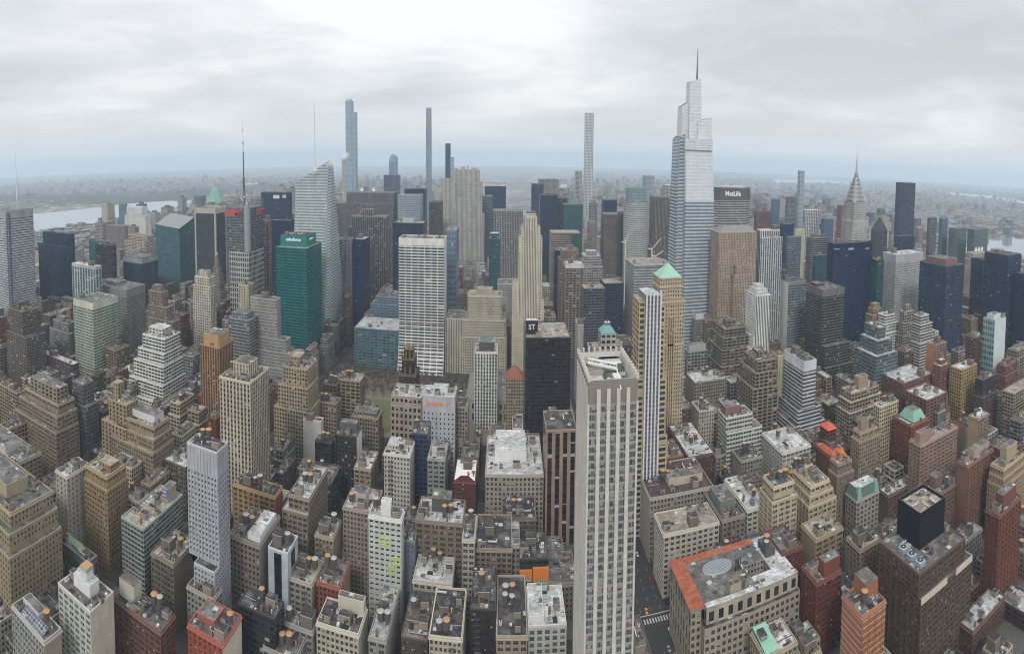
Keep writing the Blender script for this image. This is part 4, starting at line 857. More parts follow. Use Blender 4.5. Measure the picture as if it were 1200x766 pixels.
B(LB,'narrow loft with pale huts and two black tanks left of the brown roofed loft',(432,452,458),752,30,('grey',dict(w=(.30,.28,.25))),roof='white',tanks=2,geo=1,dep=40)
# mid distance centre
B(OT,'big grey slab in three broad steps with white dishes on its roof',(406,462,466),226,205,('vbrown',dict(w=(.20,.185,.185))),v=1260,steps=((24,30,0,8),),roof='grey',dishes=2)
B(OT,'grey stone and mauve tower with setback top and white dishes',(412,452,456),254,185,('vbrown',dict(w=(.24,.21,.215),b=3.)),v=1010,steps=((20,8,4,0),),roof='grey',dishes=2,pent=(.25,.2,.6,.8,12))
B(OT,'grey slab with a blank pale east wall left of the dark blue glass tower',(394,410,415),281,150,('vgrey',dict(w=(.27,.26,.255))),v=870,roof='grey',side=(.30,.29,.275))
B(OT,'dark blue glass tower with pale roof between two grey slabs',(414,427,429),281,150,'navy',v=880,roof='white',dep=40)
B(OT,'dark glass slab with a tan roof behind the white ribbed tower',(460,496,497),262,165,('navy',dict(w=(.03,.035,.045))),v=900,dep=40,roof='tan',pent=(.3,.2,.65,.8,8),pc=(.35,.42,.48))
B(OT,'pale blue gridded tower behind the dark glass slab',(466,493,495),229,180,('pale',dict(w=(.34,.38,.43))),v=1240,dep=40,roof='grey')
B(OT,'dark blue slab rising behind the pale blue gridded tower',(474,498,500),222,190,'navy',v=1420,dep=40,roof='dark')
B(OT,'dark ribbed tower left of the huge grey stone slab',(503,517,519),237,165,'vdark',v=1200,dep=36,roof='dark')
B(OT,'faceted blue glass tower right of the white ribbed tower',(522,535,537),270,165,('blue',dict(w=(.20,.25,.31),g=(.07,.11,.17),b=5,f=8,ww=.6,wh=.6)),v=840,dep=40,roof='blue')
B(OT,'dark blue slab with a white band under its roof',(568,593,594),215,205,('navy',dict(w=(.03,.045,.08))),v=1560,dep=50,roof='white',cap=7,capc=(.5,.47,.43))
B(OT,'grey blue block left of the white banded dark slab',(564,577,578),230,165,('gglass',dict(w=(.17,.2,.24))),v=1380,dep=40,roof='grey')
B(OT,'grey vertically ribbed stone slab left of the cream deco skyscraper',(578,613,615),247,165,('vgrey',dict(w=(.33,.32,.31))),v=1130,dep=34,roof='grey')
B(OT,'small teal glass block in front of the grey ribbed slab',(573,586,587),280,110,'teal',v=930,dep=30,roof='white',pent=(.1,.2,.9,.8,8))
B(OT,'dark blue slab standing right of the pale slim spire buildings',(623,637,638),216,210,('navy',dict(w=(.03,.045,.075))),v=1650,dep=40,roof='dark')
B(OT,'grey slab block behind the dark towers left of the slender white grid tower',(631,655,656),210,210,('grey',dict(w=(.33,.32,.32))),v=1850,dep=40,roof='grey')
B(OT,'broad black blue glass tower over the avenue canyon',(633,654,655),229,185,('navy',dict(w=(.03,.035,.05))),v=1290,dep=45,roof='dark')
B(OT,'dark tower tucked between the black blue tower and the teal tower',(654,665,667),232,175,'vdark',v=1330,dep=40,roof='grey')
B(OT,'teal glass tower left of the slender white grid tower',(661,683,684),240,170,'teal',v=1250,dep=45,roof='teal')
B(OT,'pale tower with a lit green crown left of the slender white grid tower',(655,667,668),220,190,('stone',dict(w=(.38,.35,.33))),v=1700,dep=40,roof='green',pent=(.2,.2,.8,.8,10),pc=(.45,.62,.55))
B(OT,'slim cream tower with setbacks just left of the slender white grid tower',(675,682,683),200,225,('vwhite',dict(w=(.52,.5,.47))),v=1720,dep=26,roof='grey')
B(OT,'beige horizontally banded block above the avenue canyon',(646,680,682),273,135,('hgrey',dict(w=(.34,.28,.25))),v=1000,dep=40,roof='tan',steps=((2,0,-18,0),))
B(LB,'rose brown brick tower right of the avenue canyon',(658,678,681),293,115,('pink',dict(w=(.27,.20,.17))),v=900,dep=34,roof='brown',steps=((14,4,2,5),))
B(OT,'narrow dark blue block beside the rose brown tower',(650,660,661),294,115,'navy',v=930,dep=30,roof='grey')
B(LB,'white topped brown block below the rose brown tower',(663,684,685),310,98,('brown',dict(w=(.28,.23,.2))),v=830,dep=30,roof='white',cap=5,capc=(.55,.55,.53))
B(OT,'grey stone tower with a spiked gothic crown above the avenue',(684,704,706),300,108,('stone',dict(w=(.37,.36,.34),b=2.8)),v=880,dep=30,steps=((7,2,2,3),(16,4,4,6)),pent=(.2,.2,.8,.8,7),roof='white')
B(OT,'slim grey tower with a small dome beside the brown gridded block',(692,700,701),238,165,'grey',v=1300,dep=24,roof='grey',pent=(.2,.2,.8,.8,6))
B(OT,'second slimmer domed tower standing before the slim grey dome tower',(690,697,698),260,140,('stone',dict(w=(.35,.31,.28))),v=1150,dep=20,roof='grey',pent=(.2,.2,.8,.8,5))
B(OT,'brown gridded office block left of the curved pale tower',(708,728,729),251,160,('vbrown',dict(w=(.24,.19,.165))),v=1140,dep=40,roof='grey')
B(OT,'dark blue flat tower behind the brown gridded block',(708,723,724),235,175,'navy',v=1380,dep=36,roof='dark')
B(OT,'black slab against the left side of the curved pale tower',(728,734,735),250,160,'vdark',v=1080,dep=36,roof='dark')
B(OT,'brown gridded slab right of the curved pale tower',(767,791,792),231,180,('vbrown',dict(w=(.25,.21,.20),b=3.4)),v=1110,dep=40,roof='grey')
B(OT,'white vertically striped tower behind the brown gridded slab',(780,793,794),217,200,'vwhite',v=1500,dep=34,roof='white')
B(OT,'pale glass tower with a thin needle on the hazy skyline',(756,767,768),206,215,('pale',dict(w=(.34,.38,.42))),v=1800,dep=34,roof='grey',needle=28)
B(OT,'dark grey slab with scattered white windows in mid centre',(684,709,710),338,100,('hdark',dict(w=(.12,.125,.14),ww=.8)),v=750,dep=30,roof='tan')
B(OT,'plain dark slab right of the grey slab with white windows',(708,731,732),332,105,('navy',dict(w=(.05,.055,.065))),v=790,dep=36,roof='tan')
B(LB,'pale narrow tower with a blank front left of the copper topped building',(677,684,685),381,88,('pink',dict(w=(.40,.36,.33),ww=.15)),v=660,dep=24,roof='white')
B(OT,'grey and white banded office slab left of the tall glass supertall',(733,743,785),311,118,('hwhite',dict(w=(.40,.42,.43))),v=760,roof='tan',units=4,steps=((2,0,8,0),))
B(LB,'dark low box below the banded office slab',(728,745,746),403,66,'vdark',v=640,dep=30,roof='dark')
# ---------------------------------------------------------------- right, upper
B(OT,'purple brown block right of the broad signed slab tower',(884,887,903),248,170,('brown',dict(w=(.16,.09,.095),ww=.3)),v=1150,roof='dark')
B(OT,'white gridded office block with teal windows right of the tan twin tower',(887,891,914),270,155,('vwhite',dict(w=(.55,.55,.53),g=(.03,.065,.08),b=4.,ww=.6,wh=.7,sp=(.14,.18,.19))),v=700,roof='white',steps=((10,0,4,2),))
B(OT,'small blue slab far behind the purple brown block',(904,906,914),234,150,('blue',dict(w=(.08,.14,.24))),v=1500,roof='grey')
B(AT,'dark stepped tower left of the pale slender glass needle tower',(921,924,934),231,150,('grey',dict(w=(.20,.2,.21))),v=1400,roof='grey')
B(AT,'pale slender glass needle tower above the hazy eastern skyline',(935,938,943),200,235,('pale',dict(w=(.38,.43,.46))),v=1500,roof='white')
B(AT,'white balcony striped apartment slab at the foot of the pale needle tower',(941,944,960),246,145,'vwhite',v=1250,roof='white')
B(OT,'navy block left of the beige slab below the pale needle tower',(914,919,931),263,150,'navy',v=1080,roof='grey')
B(OT,'narrow beige blank slab beside the navy block',(931,933,943),269,140,('cream',dict(w=(.46,.44,.34),ww=.1)),v=1020,roof='grey')
B(OT,'grey glass tower with twin roof steps left of the balconied round tower',(921,924,939),278,140,('gglass',dict(w=(.17,.2,.23))),v=850,roof='grey')
B(OT,'rounded dark tower with white balcony bands left of the big navy tower',(945,951,971),279,135,('hdark',dict(w=(.24,.235,.23))),v=860,roof='dark',pent=(.2,.2,.8,.8,5))
B(OT,'low teal glass block in front of the rounded balcony tower',(953,956,970),300,110,'teal',v=780,roof='grey')
B(AT,'tall brown slab half dark half rose left of the silver spired tower',(981,986,993),241,165,('pink',dict(w=(.23,.15,.15),ww=.2)),v=1000,roof='grey')
B(OT,'small blue block far left of the silver spired tower',(962,966,977),257,125,('blue',dict(w=(.09,.12,.18))),v=1200,roof='grey')
B(OT,'broad navy glass tower in front of the silver spired tower',(970,977,1022),286,182,('navy',dict(w=(.010,.024,.060),g=(.006,.020,.056))),v=640,roof='brown',cap=4,signs=((-.12,8,11,2.4,(.42,.40,.40)),(-.85,7.,12,1.2,(.3,.32,.35)),(.75,9,9,1.6,(.36,.36,.38))))
B(OT,'dark bronze office tower with a ribbed roof band before the broad navy tower',(945,964,990),340,130,('hdark',dict(w=(.125,.115,.105))),roof='grey',cap=9,capc=(.14,.13,.12),steps=((70,0,6,10),(96,0,12,14)),pent=(.1,.5,.4,.9,4))
B(OT,'white walled tower with grey glass south front left of the bronze tower',(913,924,945),331,125,('gglass',dict(w=(.24,.27,.29))),roof='dark',wside=(.74,.72,.65),cap=4)
B(OT,'dark teal block peeking left of the pale gridded office tower',(1020,1028,1036),305,140,('teal',dict(w=(.03,.07,.08))),v=620,roof='grey')
B(OT,'pale grey gridded office tower with a louvred crown',(1035,1050,1082),299,165,('white',dict(w=(.42,.42,.415),b=2.6,f=3.4,ww=.55,wh=.4)),cap=12,capc=(.36,.36,.36),roof='white',v=630)
B(OT,'dark blue office block with a reddish rooftop box',(1078,1109,1130),313,150,('hdark',dict(w=(.05,.075,.12),g=(.010,.02,.042))),v=520,pent=(.15,.15,.85,.85,9),pc=(.20,.12,.11),roof='dark')
B(OT,'cream stone tower with white roof dishes behind dark glass towers',(1133,1141,1155),297,150,('vstone',dict(w=(.48,.43,.34))),v=700,roof='tan',dishes=3,steps=((12,6,4,3),))
B(OT,'dark teal navy slab left of the black blue gridded tower',(1138,1152,1158),305,150,('navy',dict(w=(.014,.028,.04))),v=560,roof='dark')
B(OT,'black blue gridded tower with a dark roof near the right edge',(1154,1182,1197),300,165,('navy',dict(w=(.036,.05,.08),b=2.6,f=3.8,ww=.8,wh=.6)),v=470,roof='dark',cap=5)
B(OT,'navy tower cut by the right edge of the view',(1190,1202,1240),322,150,'navy',v=440,roof='dark')
B(OT,'tall dark pointed tower right of the silver spired tower',(1021,1027,1040),270,150,('hdark',dict(w=(.075,.08,.10))),v=880,roof='dark',peak=26)
B(OT,'very dark plain monolith tower alone above the eastern skyline',(1050,1054,1073),214,262,('bronze',dict(w=(.022,.032,.055),g=(.012,.02,.038))),v=1114,roof='dark')
B(OT,'low dark glass slab at the foot of the dark monolith',(1049,1054,1072),277,125,'navy',v=1000,roof='grey')
B(AT,'dark balcony tower right of the dark monolith',(1087,1090,1098),255,150,('grey',dict(w=(.15,.16,.17))),v=950,roof='grey')
B(OT,'blue blade shaped tower with a white tip right of the balcony tower',(1101,1104,1111),256,150,('blue',dict(w=(.13,.18,.23))),v=880,roof='white')
B(OT,'green grey glass tower with a sloping mint roof',(1112,1120,1133),268,150,('teal',dict(w=(.12,.17,.175),g=(.05,.085,.09))),v=830,roof='grey')
B(OT,'twin green grey glass tower right of the mint roofed one',(1134,1142,1158),269,150,('teal',dict(w=(.12,.17,.175),g=(.045,.08,.088))),v=770,roof='grey')
# ---------------------------------------------------------------- right, middle
B(LB,'brown ziggurat office block left of the white deco tower',(835,849,874),386,95,('brown',dict(w=(.215,.18,.15),ww=.6)),steps=((9,3,3,4),(22,6,6,7),(40,8,8,10)),roof='grey',pent=(.3,.3,.7,.8,6))
B(LB,'rose brown flat topped loft behind the brown ziggurat',(818,826,850),376,80,('pink',dict(w=(.22,.17,.15))),roof='brown')
B(LB,'grey building with a dome shaped slate roof above the lofts',(811,815,826),375,80,'grey',roof='white',pent=(.1,.1,.9,.9,8),pc=(.5,.5,.49))
B(LB,'grey mansard roofed loft right of the tan pyramid tower',(803,806,829),413,70,('grey',dict(w=(.28,.265,.24))),roof='grey',pent=(.08,.08,.92,.92,8),pc=(.33,.34,.34))
B(LB,'beige loft with a yellow lidded tank below the grey mansard loft',(804,814,852),449,56,('tan',dict(w=(.27,.24,.19))),roof='white',tanks=2,units=6)
B(LB,'tan brown stepped tower leaning against the white deco tower',(872,888,909),424,92,('tan',dict(w=(.25,.205,.15),wh=.6)),steps=((10,5,0,4),(24,9,0,7)),roof='brown',pent=(.3,.3,.8,.8,6))
B(LB,'narrow beige blank walled building behind the white stepped slab',(909,912,921),418,92,('cream',dict(w=(.50,.43,.31),ww=.08)),roof='tan',signs=((.45,13,4.2,4.5,(.08,.38,.32)),(.5,30,3.6,26,(.09,.24,.19))))
B(OT,'white banded slab tower on a stepped base in the right middle',(919,942,957),425,98,('hwhite',dict(w=(.46,.465,.47))),cap=9,capc=(.55,.56,.57),steps=((46,5,8,0),(58,12,10,6),(68,18,12,12)),roof='dark')
B(OT,'white banded office block with a caged rust roof plant',(842,851,882),491,66,('hwhite',dict(w=(.52,.51,.47))),steps=((12,0,10,3),),roof='grey',pent=(.05,.3,.6,.9,8),pc=(.20,.12,.10))
B(LB,'pale beige building with one small teal water tank',(810,819,837),483,54,('cream',dict(w=(.44,.41,.34),ww=.4)),roof='white',tanks=1)
B(BB,'long dark red brick building with a pale patched roof',(783,807,837),537,46,('red',dict(w=(.115,.062,.055))),roof='white',tanks=2,geo=1)
B(LB,'beige corner store building with a wide tan roof yard and lower windows',(767,778,843),628,42,('cream',dict(w=(.46,.43,.37),b=4.4,ww=.6,wh=.55)),roof='tan',geo=1,units=10,dep=None)
B('department_store','long brown roofed department store behind the beige corner building',(748,762,836),585,46,('stone',dict(w=(.33,.295,.25))),roof='purple',geo=1,pent=(.35,.25,.9,.5,6),pc=(.45,.37,.30),tanks=2,dep=74)
B(LB,'brown grey loft with a green copper shed right of the beige corner building',(844,847,873),611,44,('brown',dict(w=(.25,.21,.175),b=3.6,ww=.5)),roof='dark',geo=1,pent=(.1,.25,.8,.8,8),pc=(.15,.18,.16),dep=38)
B(LB,'pale wide windowed loft with a white patched roof',(873,876,900),599,46,('white',dict(w=(.50,.49,.42),b=4.2,ww=.7,wh=.5)),roof='white',geo=1,tanks=1,dep=44)
B(AT,'tall beige apartment building with two tan tanks behind the pale loft',(889,907,930),572,68,('cream',dict(w=(.47,.40,.29))),steps=((8,3,2,3),),roof='grey',tanks=2,geo=1)
B(AT,'beige terraced building with dark netting on its middle bay',(931,950,972),571,60,('cream',dict(w=(.46,.39,.285))),steps=((6,2,3,2),(12,4,5,4)),roof='tan',geo=1)
B(LB,'ochre brick block with dark roof machinery behind the beige terraced building',(919,926,952),553,50,('ochre',dict(w=(.42,.29,.13))),roof='dark',tanks=2,geo=1)
B(LB,'white walled block with a pink patched roof below the stepped slab tower',(893,917,950),532,48,('white',dict(w=(.50,.48,.44))),roof='white',tanks=1,geo=1,units=8)
B(LB,'grey loft with two tan tanks and a blue tarpaulin',(858,869,893),541,42,('grey',dict(w=(.28,.26,.22))),roof='dark',tanks=2,geo=1,tarp=1)
B(LB,'low tar roofed building between red brick building and banded block',(836,839,857),535,34,('tan',dict(w=(.30,.26,.2))),roof='dark',tanks=1,geo=1)
B('stone_building','red sandstone building with bright red roofs and a square tower',(953,975,992),538,40,('red',dict(w=(.15,.06,.045))),roof='red',geo=1,redtower=1)
B(AT,'brown tower capped by an orange pyramid tarpaulin',(973,982,998),545,56,('brown',dict(w=(.27,.205,.16),ww=.35)),roof='tan',geo=1,steps=((8,2,2,2),),opyr=1)
B('stone_building','ornate limestone building with a green copper mansard',(991,1004,1030),588,36,('stone',dict(w=(.36,.33,.275),b=4.)),roof='white',geo=1,mansard=1)
B(LB,'long low brick row with white roofs right of the copper mansard',(1030,1041,1076),582,26,('brick',dict(w=(.15,.10,.085))),roof='white',geo=1,units=9)
B(AT,'pink brick apartment tower with a square roof turret',(1066,1079,1122),523,66,('pink',dict(w=(.34,.235,.19))),roof='pink',pent=(.02,.2,.32,.6,9),pc=(.30,.2,.17),geo=1)
B(BB,'dark red building with a mint copper hipped roof',(1047,1068,1088),500,60,('red',dict(w=(.23,.08,.055))),roof='green',geo=1,hip=1)
B(AT,'cream narrow apartment building with a bright white cornice',(1027,1031,1053),478,70,('cream',dict(w=(.48,.40,.28),wh=.6)),roof='white',geo=0,tanks=1)
B(AT,'tan stepped apartment house with a square water tower box',(986,998,1030),462,68,('tan',dict(w=(.33,.255,.185))),steps=((7,4,3,3),(16,7,5,6)),pent=(.35,.3,.7,.75,12),pc=(.30,.22,.155),roof='white')
B(AT,'lower tan stepped apartment house in front of the cream narrow one',(1000,1008,1028),508,60,('tan',dict(w=(.33,.265,.195))),steps=((6,3,3,3),),pent=(.15,.25,.6,.8,9),pc=(.27,.21,.155),roof='tan',geo=1)
B(OT,'teal grey glass ziggurat office building',(1013,1030,1038),385,112,('gglass',dict(w=(.15,.18,.185),g=(.03,.045,.05))),steps=((12,7,7,6),(26,14,12,12)),roof='white')
B(OT,'white terraced building behind the glass ziggurat',(1029,1037,1049),370,100,'hwhite',steps=((10,4,5,3),(22,8,8,5)),roof='white')
B(OT,'tan building with a domed top behind the glass ziggurat',(1017,1023,1033),362,105,'tan',roof='tan',pent=(.15,.15,.85,.85,6),steps=((8,4,4,3),))
B(OT,'slim grey brown deco tower between two white ziggurats',(1055,1060,1071),366,105,('tan',dict(w=(.31,.27,.22))),steps=((14,3,3,2),(30,5,5,4)),roof='grey',pent=(.3,.3,.8,.8,8))
B(OT,'white and grey terraced ziggurat below the pale gridded tower',(1070,1079,1089),371,100,('hwhite',dict(w=(.47,.45,.42))),steps=((10,4,4,4),(20,7,7,7),(32,10,10,10)),roof='white')
B(AT,'pale green glass sliver tower with a blank white wall',(1149,1166,1179),376,120,('teal',dict(w=(.30,.42,.39),g=(.06,.12,.12),ww=.7,b=4,f=7)),roof='white',sside=(.50,.56,.55),pent=(.1,.2,.7,.8,6),pc=(.5,.55,.56))
B(AT,'brown brick tower with a mint roof hut left of the pale green sliver',(1132,1143,1153),397,98,('dbrown',dict(w=(.13,.095,.085))),roof='brown',pent=(.5,.3,.9,.8,4),pc=(.30,.55,.45))
B(AT,'brick tower with one bright orange side in the right middle',(1086,1096,1110),405,92,('pink',dict(w=(.27,.19,.16))),roof='brown',side=(.40,.17,.08))
B(LB,'brown flat loft right of the glass ziggurat',(1050,1060,1071),413,72,'brown',roof='brown')
B(BB,'dark red brick block with cluttered white roof, left one of two',(1043,1058,1093),450,66,('brick',dict(w=(.19,.105,.08))),roof='white',units=10,dep=40)
B(BB,'dark red brick block with white string courses, right one of two',(1060,1086,1110),470,64,('brick',dict(w=(.20,.11,.085))),roof='white',units=10,dep=34)
B(AT,'yellow brick twin tower pair near the right side',(1114,1127,1145),434,78,('ochre',dict(w=(.40,.29,.13),b=3.4,ww=.5)),roof='white')
B(AT,'red brown brick tower left of the yellow twin towers',(1093,1102,1113),430,78,('brick',dict(w=(.22,.12,.095))),roof='white',pent=(.3,.3,.8,.8,5))
B(AT,'brown brick tower wrapped in black netting at its top',(1143,1152,1167),446,72,('dbrown',dict(w=(.14,.095,.085))),steps=((18,2,3,2),),roof='brown',cap=14,capc=(.035,.033,.036))
B(AT,'red deco tower with stepped shoulders right of the netted brown tower',(1168,1178,1191),430,74,('brick',dict(w=(.21,.105,.085))),steps=((10,2,3,2),(22,4,5,4)),roof='brown',pent=(.3,.3,.8,.8,5))
B(AT,'brown apartment block at the right edge above the tan one',(1181,1192,1235),412,82,('brown',dict(w=(.26,.21,.17))),roof='grey',steps=((8,3,3,3),))
B(AT,'tan apartment block at the right edge with a tiled ledge',(1175,1188,1240),462,62,('tan',dict(w=(.33,.27,.19))),roof='tan',geo=0)
B(AT,'ornate brown building with silver roof domes',(1135,1146,1159),492,56,('brown',dict(w=(.27,.20,.15))),roof='white',geo=1,side=(.40,.29,.15),domes=1)
B(LB,'grey gridded office block cut by the right edge',(1184,1197,1250),496,52,('vgrey',dict(w=(.17,.155,.15),b=5.5,ww=.8)),roof='grey',geo=0)
B(LB,'narrow grey building with a tall white end wall',(1089,1099,1108),484,50,('grey',dict(w=(.25,.25,.25))),roof='white',geo=1,sside=(.62,.63,.65))
B(AT,'octagonal topped brick apartment block with a round brick turret',(1075,1096,1128),583,44,('brick',dict(w=(.20,.125,.10))),roof='dark',geo=1,pent=(.25,.4,.5,.75,8),pc=(.20,.115,.09),tanks=1)
B(AT,'tall red brown apartment slab with a pale tiled penthouse',(1112,1134,1164),547,62,('brick',dict(w=(.21,.115,.082),ww=.35)),roof='pink',geo=1,pent=(.35,.3,.95,.9,7),pc=(.36,.29,.24))
B(AT,'tan terraced apartment tower with a square tank house, right edge',(1161,1176,1200),551,58,('tan',dict(w=(.40,.315,.21),ww=.35)),roof='tan',geo=1,pent=(.3,.3,.8,.8,12),pc=(.38,.29,.19),steps=((6,2,3,2),(12,4,6,3)))
B(AT,'dark red slab tower with curved glass corner bays near the right edge',(1155,1171,1197),606,66,('red',dict(w=(.16,.07,.05),ww=.3)),roof='grey',geo=1,pent=(.3,.25,.9,.8,9),pc=(.16,.068,.055))
B(LB,'white roofed low building between brown tower and dark red slab',(1117,1127,1151),640,28,('stone',dict(w=(.38,.36,.33))),roof='white',geo=1)
B(LB,'big dark brown office building with a black screened roof box',(1031,1077,1131),674,64,('dbrown',dict(w=(.125,.087,.066),b=3.,f=3.4,bl=.2)),steps=((13,0,5,3),),roof='grey',geo=1,blackbox=1)
B(LB,'flat white roofed annex at the foot of the big dark brown building',(1118,1140,1178),742,16,('brick',dict(w=(.13,.075,.06))),roof='white',geo=1)
B(AT,'orange brick tower with pale string courses and a grey roof tank',(987,1010,1038),724,52,('brick',dict(w=(.36,.165,.10),ww=.18)),roof='grey',geo=1,tanks=1,stripe=1)
B(AT,'dark red brick tower with an open arcaded turret',(940,957,986),685,46,('red',dict(w=(.175,.058,.045),ww=.62)),roof='tan',geo=1,pent=(.35,.1,.98,.5,9),pc=(.185,.062,.048))
B(BB,'long dark red brick wall building left of the arcaded turret tower',(897,917,940),650,44,('red',dict(w=(.14,.055,.047),ww=.3)),roof='grey',geo=1,units=5)
B(AT,'yellow and brown apartment building around a light court, left wing',(939,956,988),634,46,('brown',dict(w=(.30,.235,.16))),roof='tan',geo=1,units=5,garden=1)
B(AT,'brown apartment wing with a small roof garden right of the light court',(992,1008,1033),646,46,('pink',dict(w=(.26,.20,.15))),roof='tan',geo=1,garden=1)
B(LB,'low dark house roofs in front of the white roofed brick row',(1024,1036,1060),632,24,('dbrown',dict(w=(.10,.085,.075))),roof='dark',geo=1)
B(LB,'white roofed annex right of the arcaded red tower',(985,992,1018),700,20,('dbrown',dict(w=(.07,.062,.058))),roof='white',geo=1)
B(LB,'beige house with a mint green roof end at the bottom edge',(880,897,934),772,34,('tan',dict(w=(.37,.32,.23))),roof='white',geo=1,mint=1)
B(LB,'grey roofed house at the bottom edge right of the mint one',(934,942,962),775,30,('tan',dict(w=(.33,.29,.2))),roof='grey',geo=1,units=4)
# ---------------------------------------------------------------- place every authored building
for b in BL: b['fp']=place(b)
FP=[b['fp'] for b in BL]
for b in BL:                       # a front neighbour never runs into the building behind it
    u0,u1,v0,v1,H=b['fp']
    for c in BL:
        if c is b: continue
        a0,a1,c0,c1,_=c['fp']
        if min(u1,a1)-max(u0,a0)>.5 and v0<c0<v1 and c0-v0>8: v1=min(v1,c0-.6)
    b['fp']=(u0,u1,v0,v1,H)
# ---------------------------------------------------------------- landmark towers
KEEP=[]          # footprints taken (u0,u1,v0,v1)
def keep(u0,u1,v0,v1): KEEP.append((u0,u1,v0,v1))
def zat(x,y,v): return atv(x,y,v)[2]
def ring(b,r0,r1,m,fl=3.8,bay=1.7,only=None,yo=0.):
    """walls between two rings of (x,y,z) points, counter clockwise seen from above"""
    n=len(r0)
    for i in range(n):
        if only is not None and i not in only: continue
        j=(i+1)%n; a,c,d,e=r0[i],r0[j],r1[j],r1[i]
        L_=math.hypot(c[0]-a[0],c[1]-a[1]); nb=max(1,round(L_/bay)); top=max(d[2],e[2])
        b.quad([a,c,d,e],m,[(i*37,yo+(top-a[2])/fl),(i*37+nb,yo+(top-c[2])/fl),(i*37+nb,yo+(top-d[2])/fl),(i*37,yo+(top-e[2])/fl)])
def Z(poly,z): return [(x,y,z) for x,y in poly]
def loc(poly,o): return [(x-o[0],y-o[1]) for x,y in poly]
def F(w,g,b=1.7,f=3.8,ww=1.,wh=.5,bl=.1,sp=None,cap=.3,capc=None):
    return facade(dict(w=w,g=g,b=b,f=f,ww=ww,wh=wh,bl=bl,sp=sp),cap,capc)
def corner_box(xs,y,v=None,H=None,dep=None):
    b=dict(xs=xs,y=y,H=H,v=v,dep=dep); return place(b)
def simple_parts(root,W,D,z0,z1,m,roofk='grey',fl=3.8,bay=1.7,name='wall',par=1.,copem=None,off=(0,0)):
    p=[(x+off[0],y+off[1]) for x,y in rect(-W,W,-D,D)]
    b=MB(); b.prism(p,z0,z1+par,m,None,fl=fl,bay=bay); b.prism([(x,y) for x,y in reversed([(x+off[0],y+off[1]) for x,y in rect(-W+.4,W-.4,-D+.4,D-.4)])],z1,z1+par,m,None,fl=50,bay=100)
    b.ringtop(p,[(x+off[0],y+off[1]) for x,y in rect(-W+.4,W-.4,-D+.4,D-.4)],z1+par,copem or M_UNIT); o=b.obj(name,root)
    r=MB(); r.quad([(x+off[0],y+off[1],z1) for x,y in rect(-W+.4,W-.4,-D+.4,D-.4)],roof_mat(roofk)); r.obj('roof',root)
    return o
RED=bpy.data.materials.new('red_letters'); RED.use_nodes=True; RED.node_tree.nodes['Principled BSDF'].inputs['Base Color'].default_value=(.62,.02,.035,1)
LIT=bpy.data.materials.new('lit_letters'); LIT.use_nodes=True
_p=LIT.node_tree.nodes['Principled BSDF']; _p.inputs['Base Color'].default_value=(.8,.8,.8,1); _p.inputs['Emission Color'].default_value=(1,.98,.95,1); _p.inputs['Emission Strength'].default_value=.12
WHL=M_WHITE
# grey tower with mast at the left edge
u0,u1,v0,v1,H=corner_box((-40,9,41),247,v=520); v1=v0+58; keep(u0,u1,v0,v1)
W,D=(u1-u0)/2,(v1-v0)/2; cu,cv_=(u0+u1)/2,(v0+v1)/2
t=thing('office_tower','grey banded tower with a thin white mast and glass corner slot at the left edge','office tower',(cu,cv_,0))
m=F((.40,.41,.42),(.05,.06,.075),b=4,f=3.9,wh=.42,capc=(.30,.31,.32),cap=3.2)
P=[(-W,-D),(W-7,-D),(W-7,-D+7),(W,-D+7),(W,D),(-W,D)]
b=MB(); b.prism(P,0,H,m,roof_mat('grey'),fl=3.9,bay=4); b.obj('wall',t)
b=MB(); b.prism(rect(W-6.9,W-2,-D+2,-D+6.9),0,H-2,F((.17,.21,.26),(.08,.11,.15),b=2,f=7,ww=.8,wh=.9),M_UNIT,fl=7,bay=2); b.obj('corner_glass',t)
b=MB()
for x0,y0,x1,y1 in ((-W,-D,W-7,-D),(W,-D+7,W,D)):
    n=26
    for i in range(n+1):
        x=x0+(x1-x0)*i/n; y=y0+(y1-y0)*i/n; b.box(x-.22,x+.22,y-.22,y+.22,H,H+14,M_UNIT)
    for z in (4,9,13.6):
        b.box(min(x0,x1)-.15,max(x0,x1)+.15,min(y0,y1)-.15,max(y0,y1)+.15,H+z,H+z+.25,M_UNIT)
b.obj('crown_screen',t)
b=MB(); zt=zat(8,180,520); x=W-10; b.cyl(x,0,1.5,H,H+30,M_WHITE,n=8,r2=1.); b.cyl(x,0,1.,H+30,zt,M_WHITE,n=8,r2=.3); b.obj('mast',t)
# teal wedge tower
u0,u1,v0,v1,H=corner_box((182,210,228),268,H=165); keep(u0,u1,v0,v1); W,D=(u1-u0)/2,(v1-v0)/2
t=thing('office_tower','teal glass tower with a grey wedge shaped sloping crown','office tower',((u0+u1)/2,(v0+v1)/2,0))
m=F((.06,.13,.15),(.02,.06,.08),b=1.8,f=3.9,ww=.9,wh=.5,bl=.015); p=rect(-W,W,-D,D)
b=MB(); top=[(-W,-D,H+6),(W,-D,H),(W,D,H+16),(-W,D,H+22)]; ring(b,Z(p,0),top,m,3.9,1.8); b.obj('wall',t)
b=MB(); gm=solid((.24,.25,.25),.7,.2,.2,'grey_metal'); b.quad([tuple(q) for q in [(top[0][0],top[0][1],top[0][2]+.05),(top[1][0],top[1][1],top[1][2]+.05),(top[2][0],top[2][1],top[2][2]+.05),(top[3][0],top[3][1],top[3][2]+.05)]],gm); b.obj('sloping_roof',t)
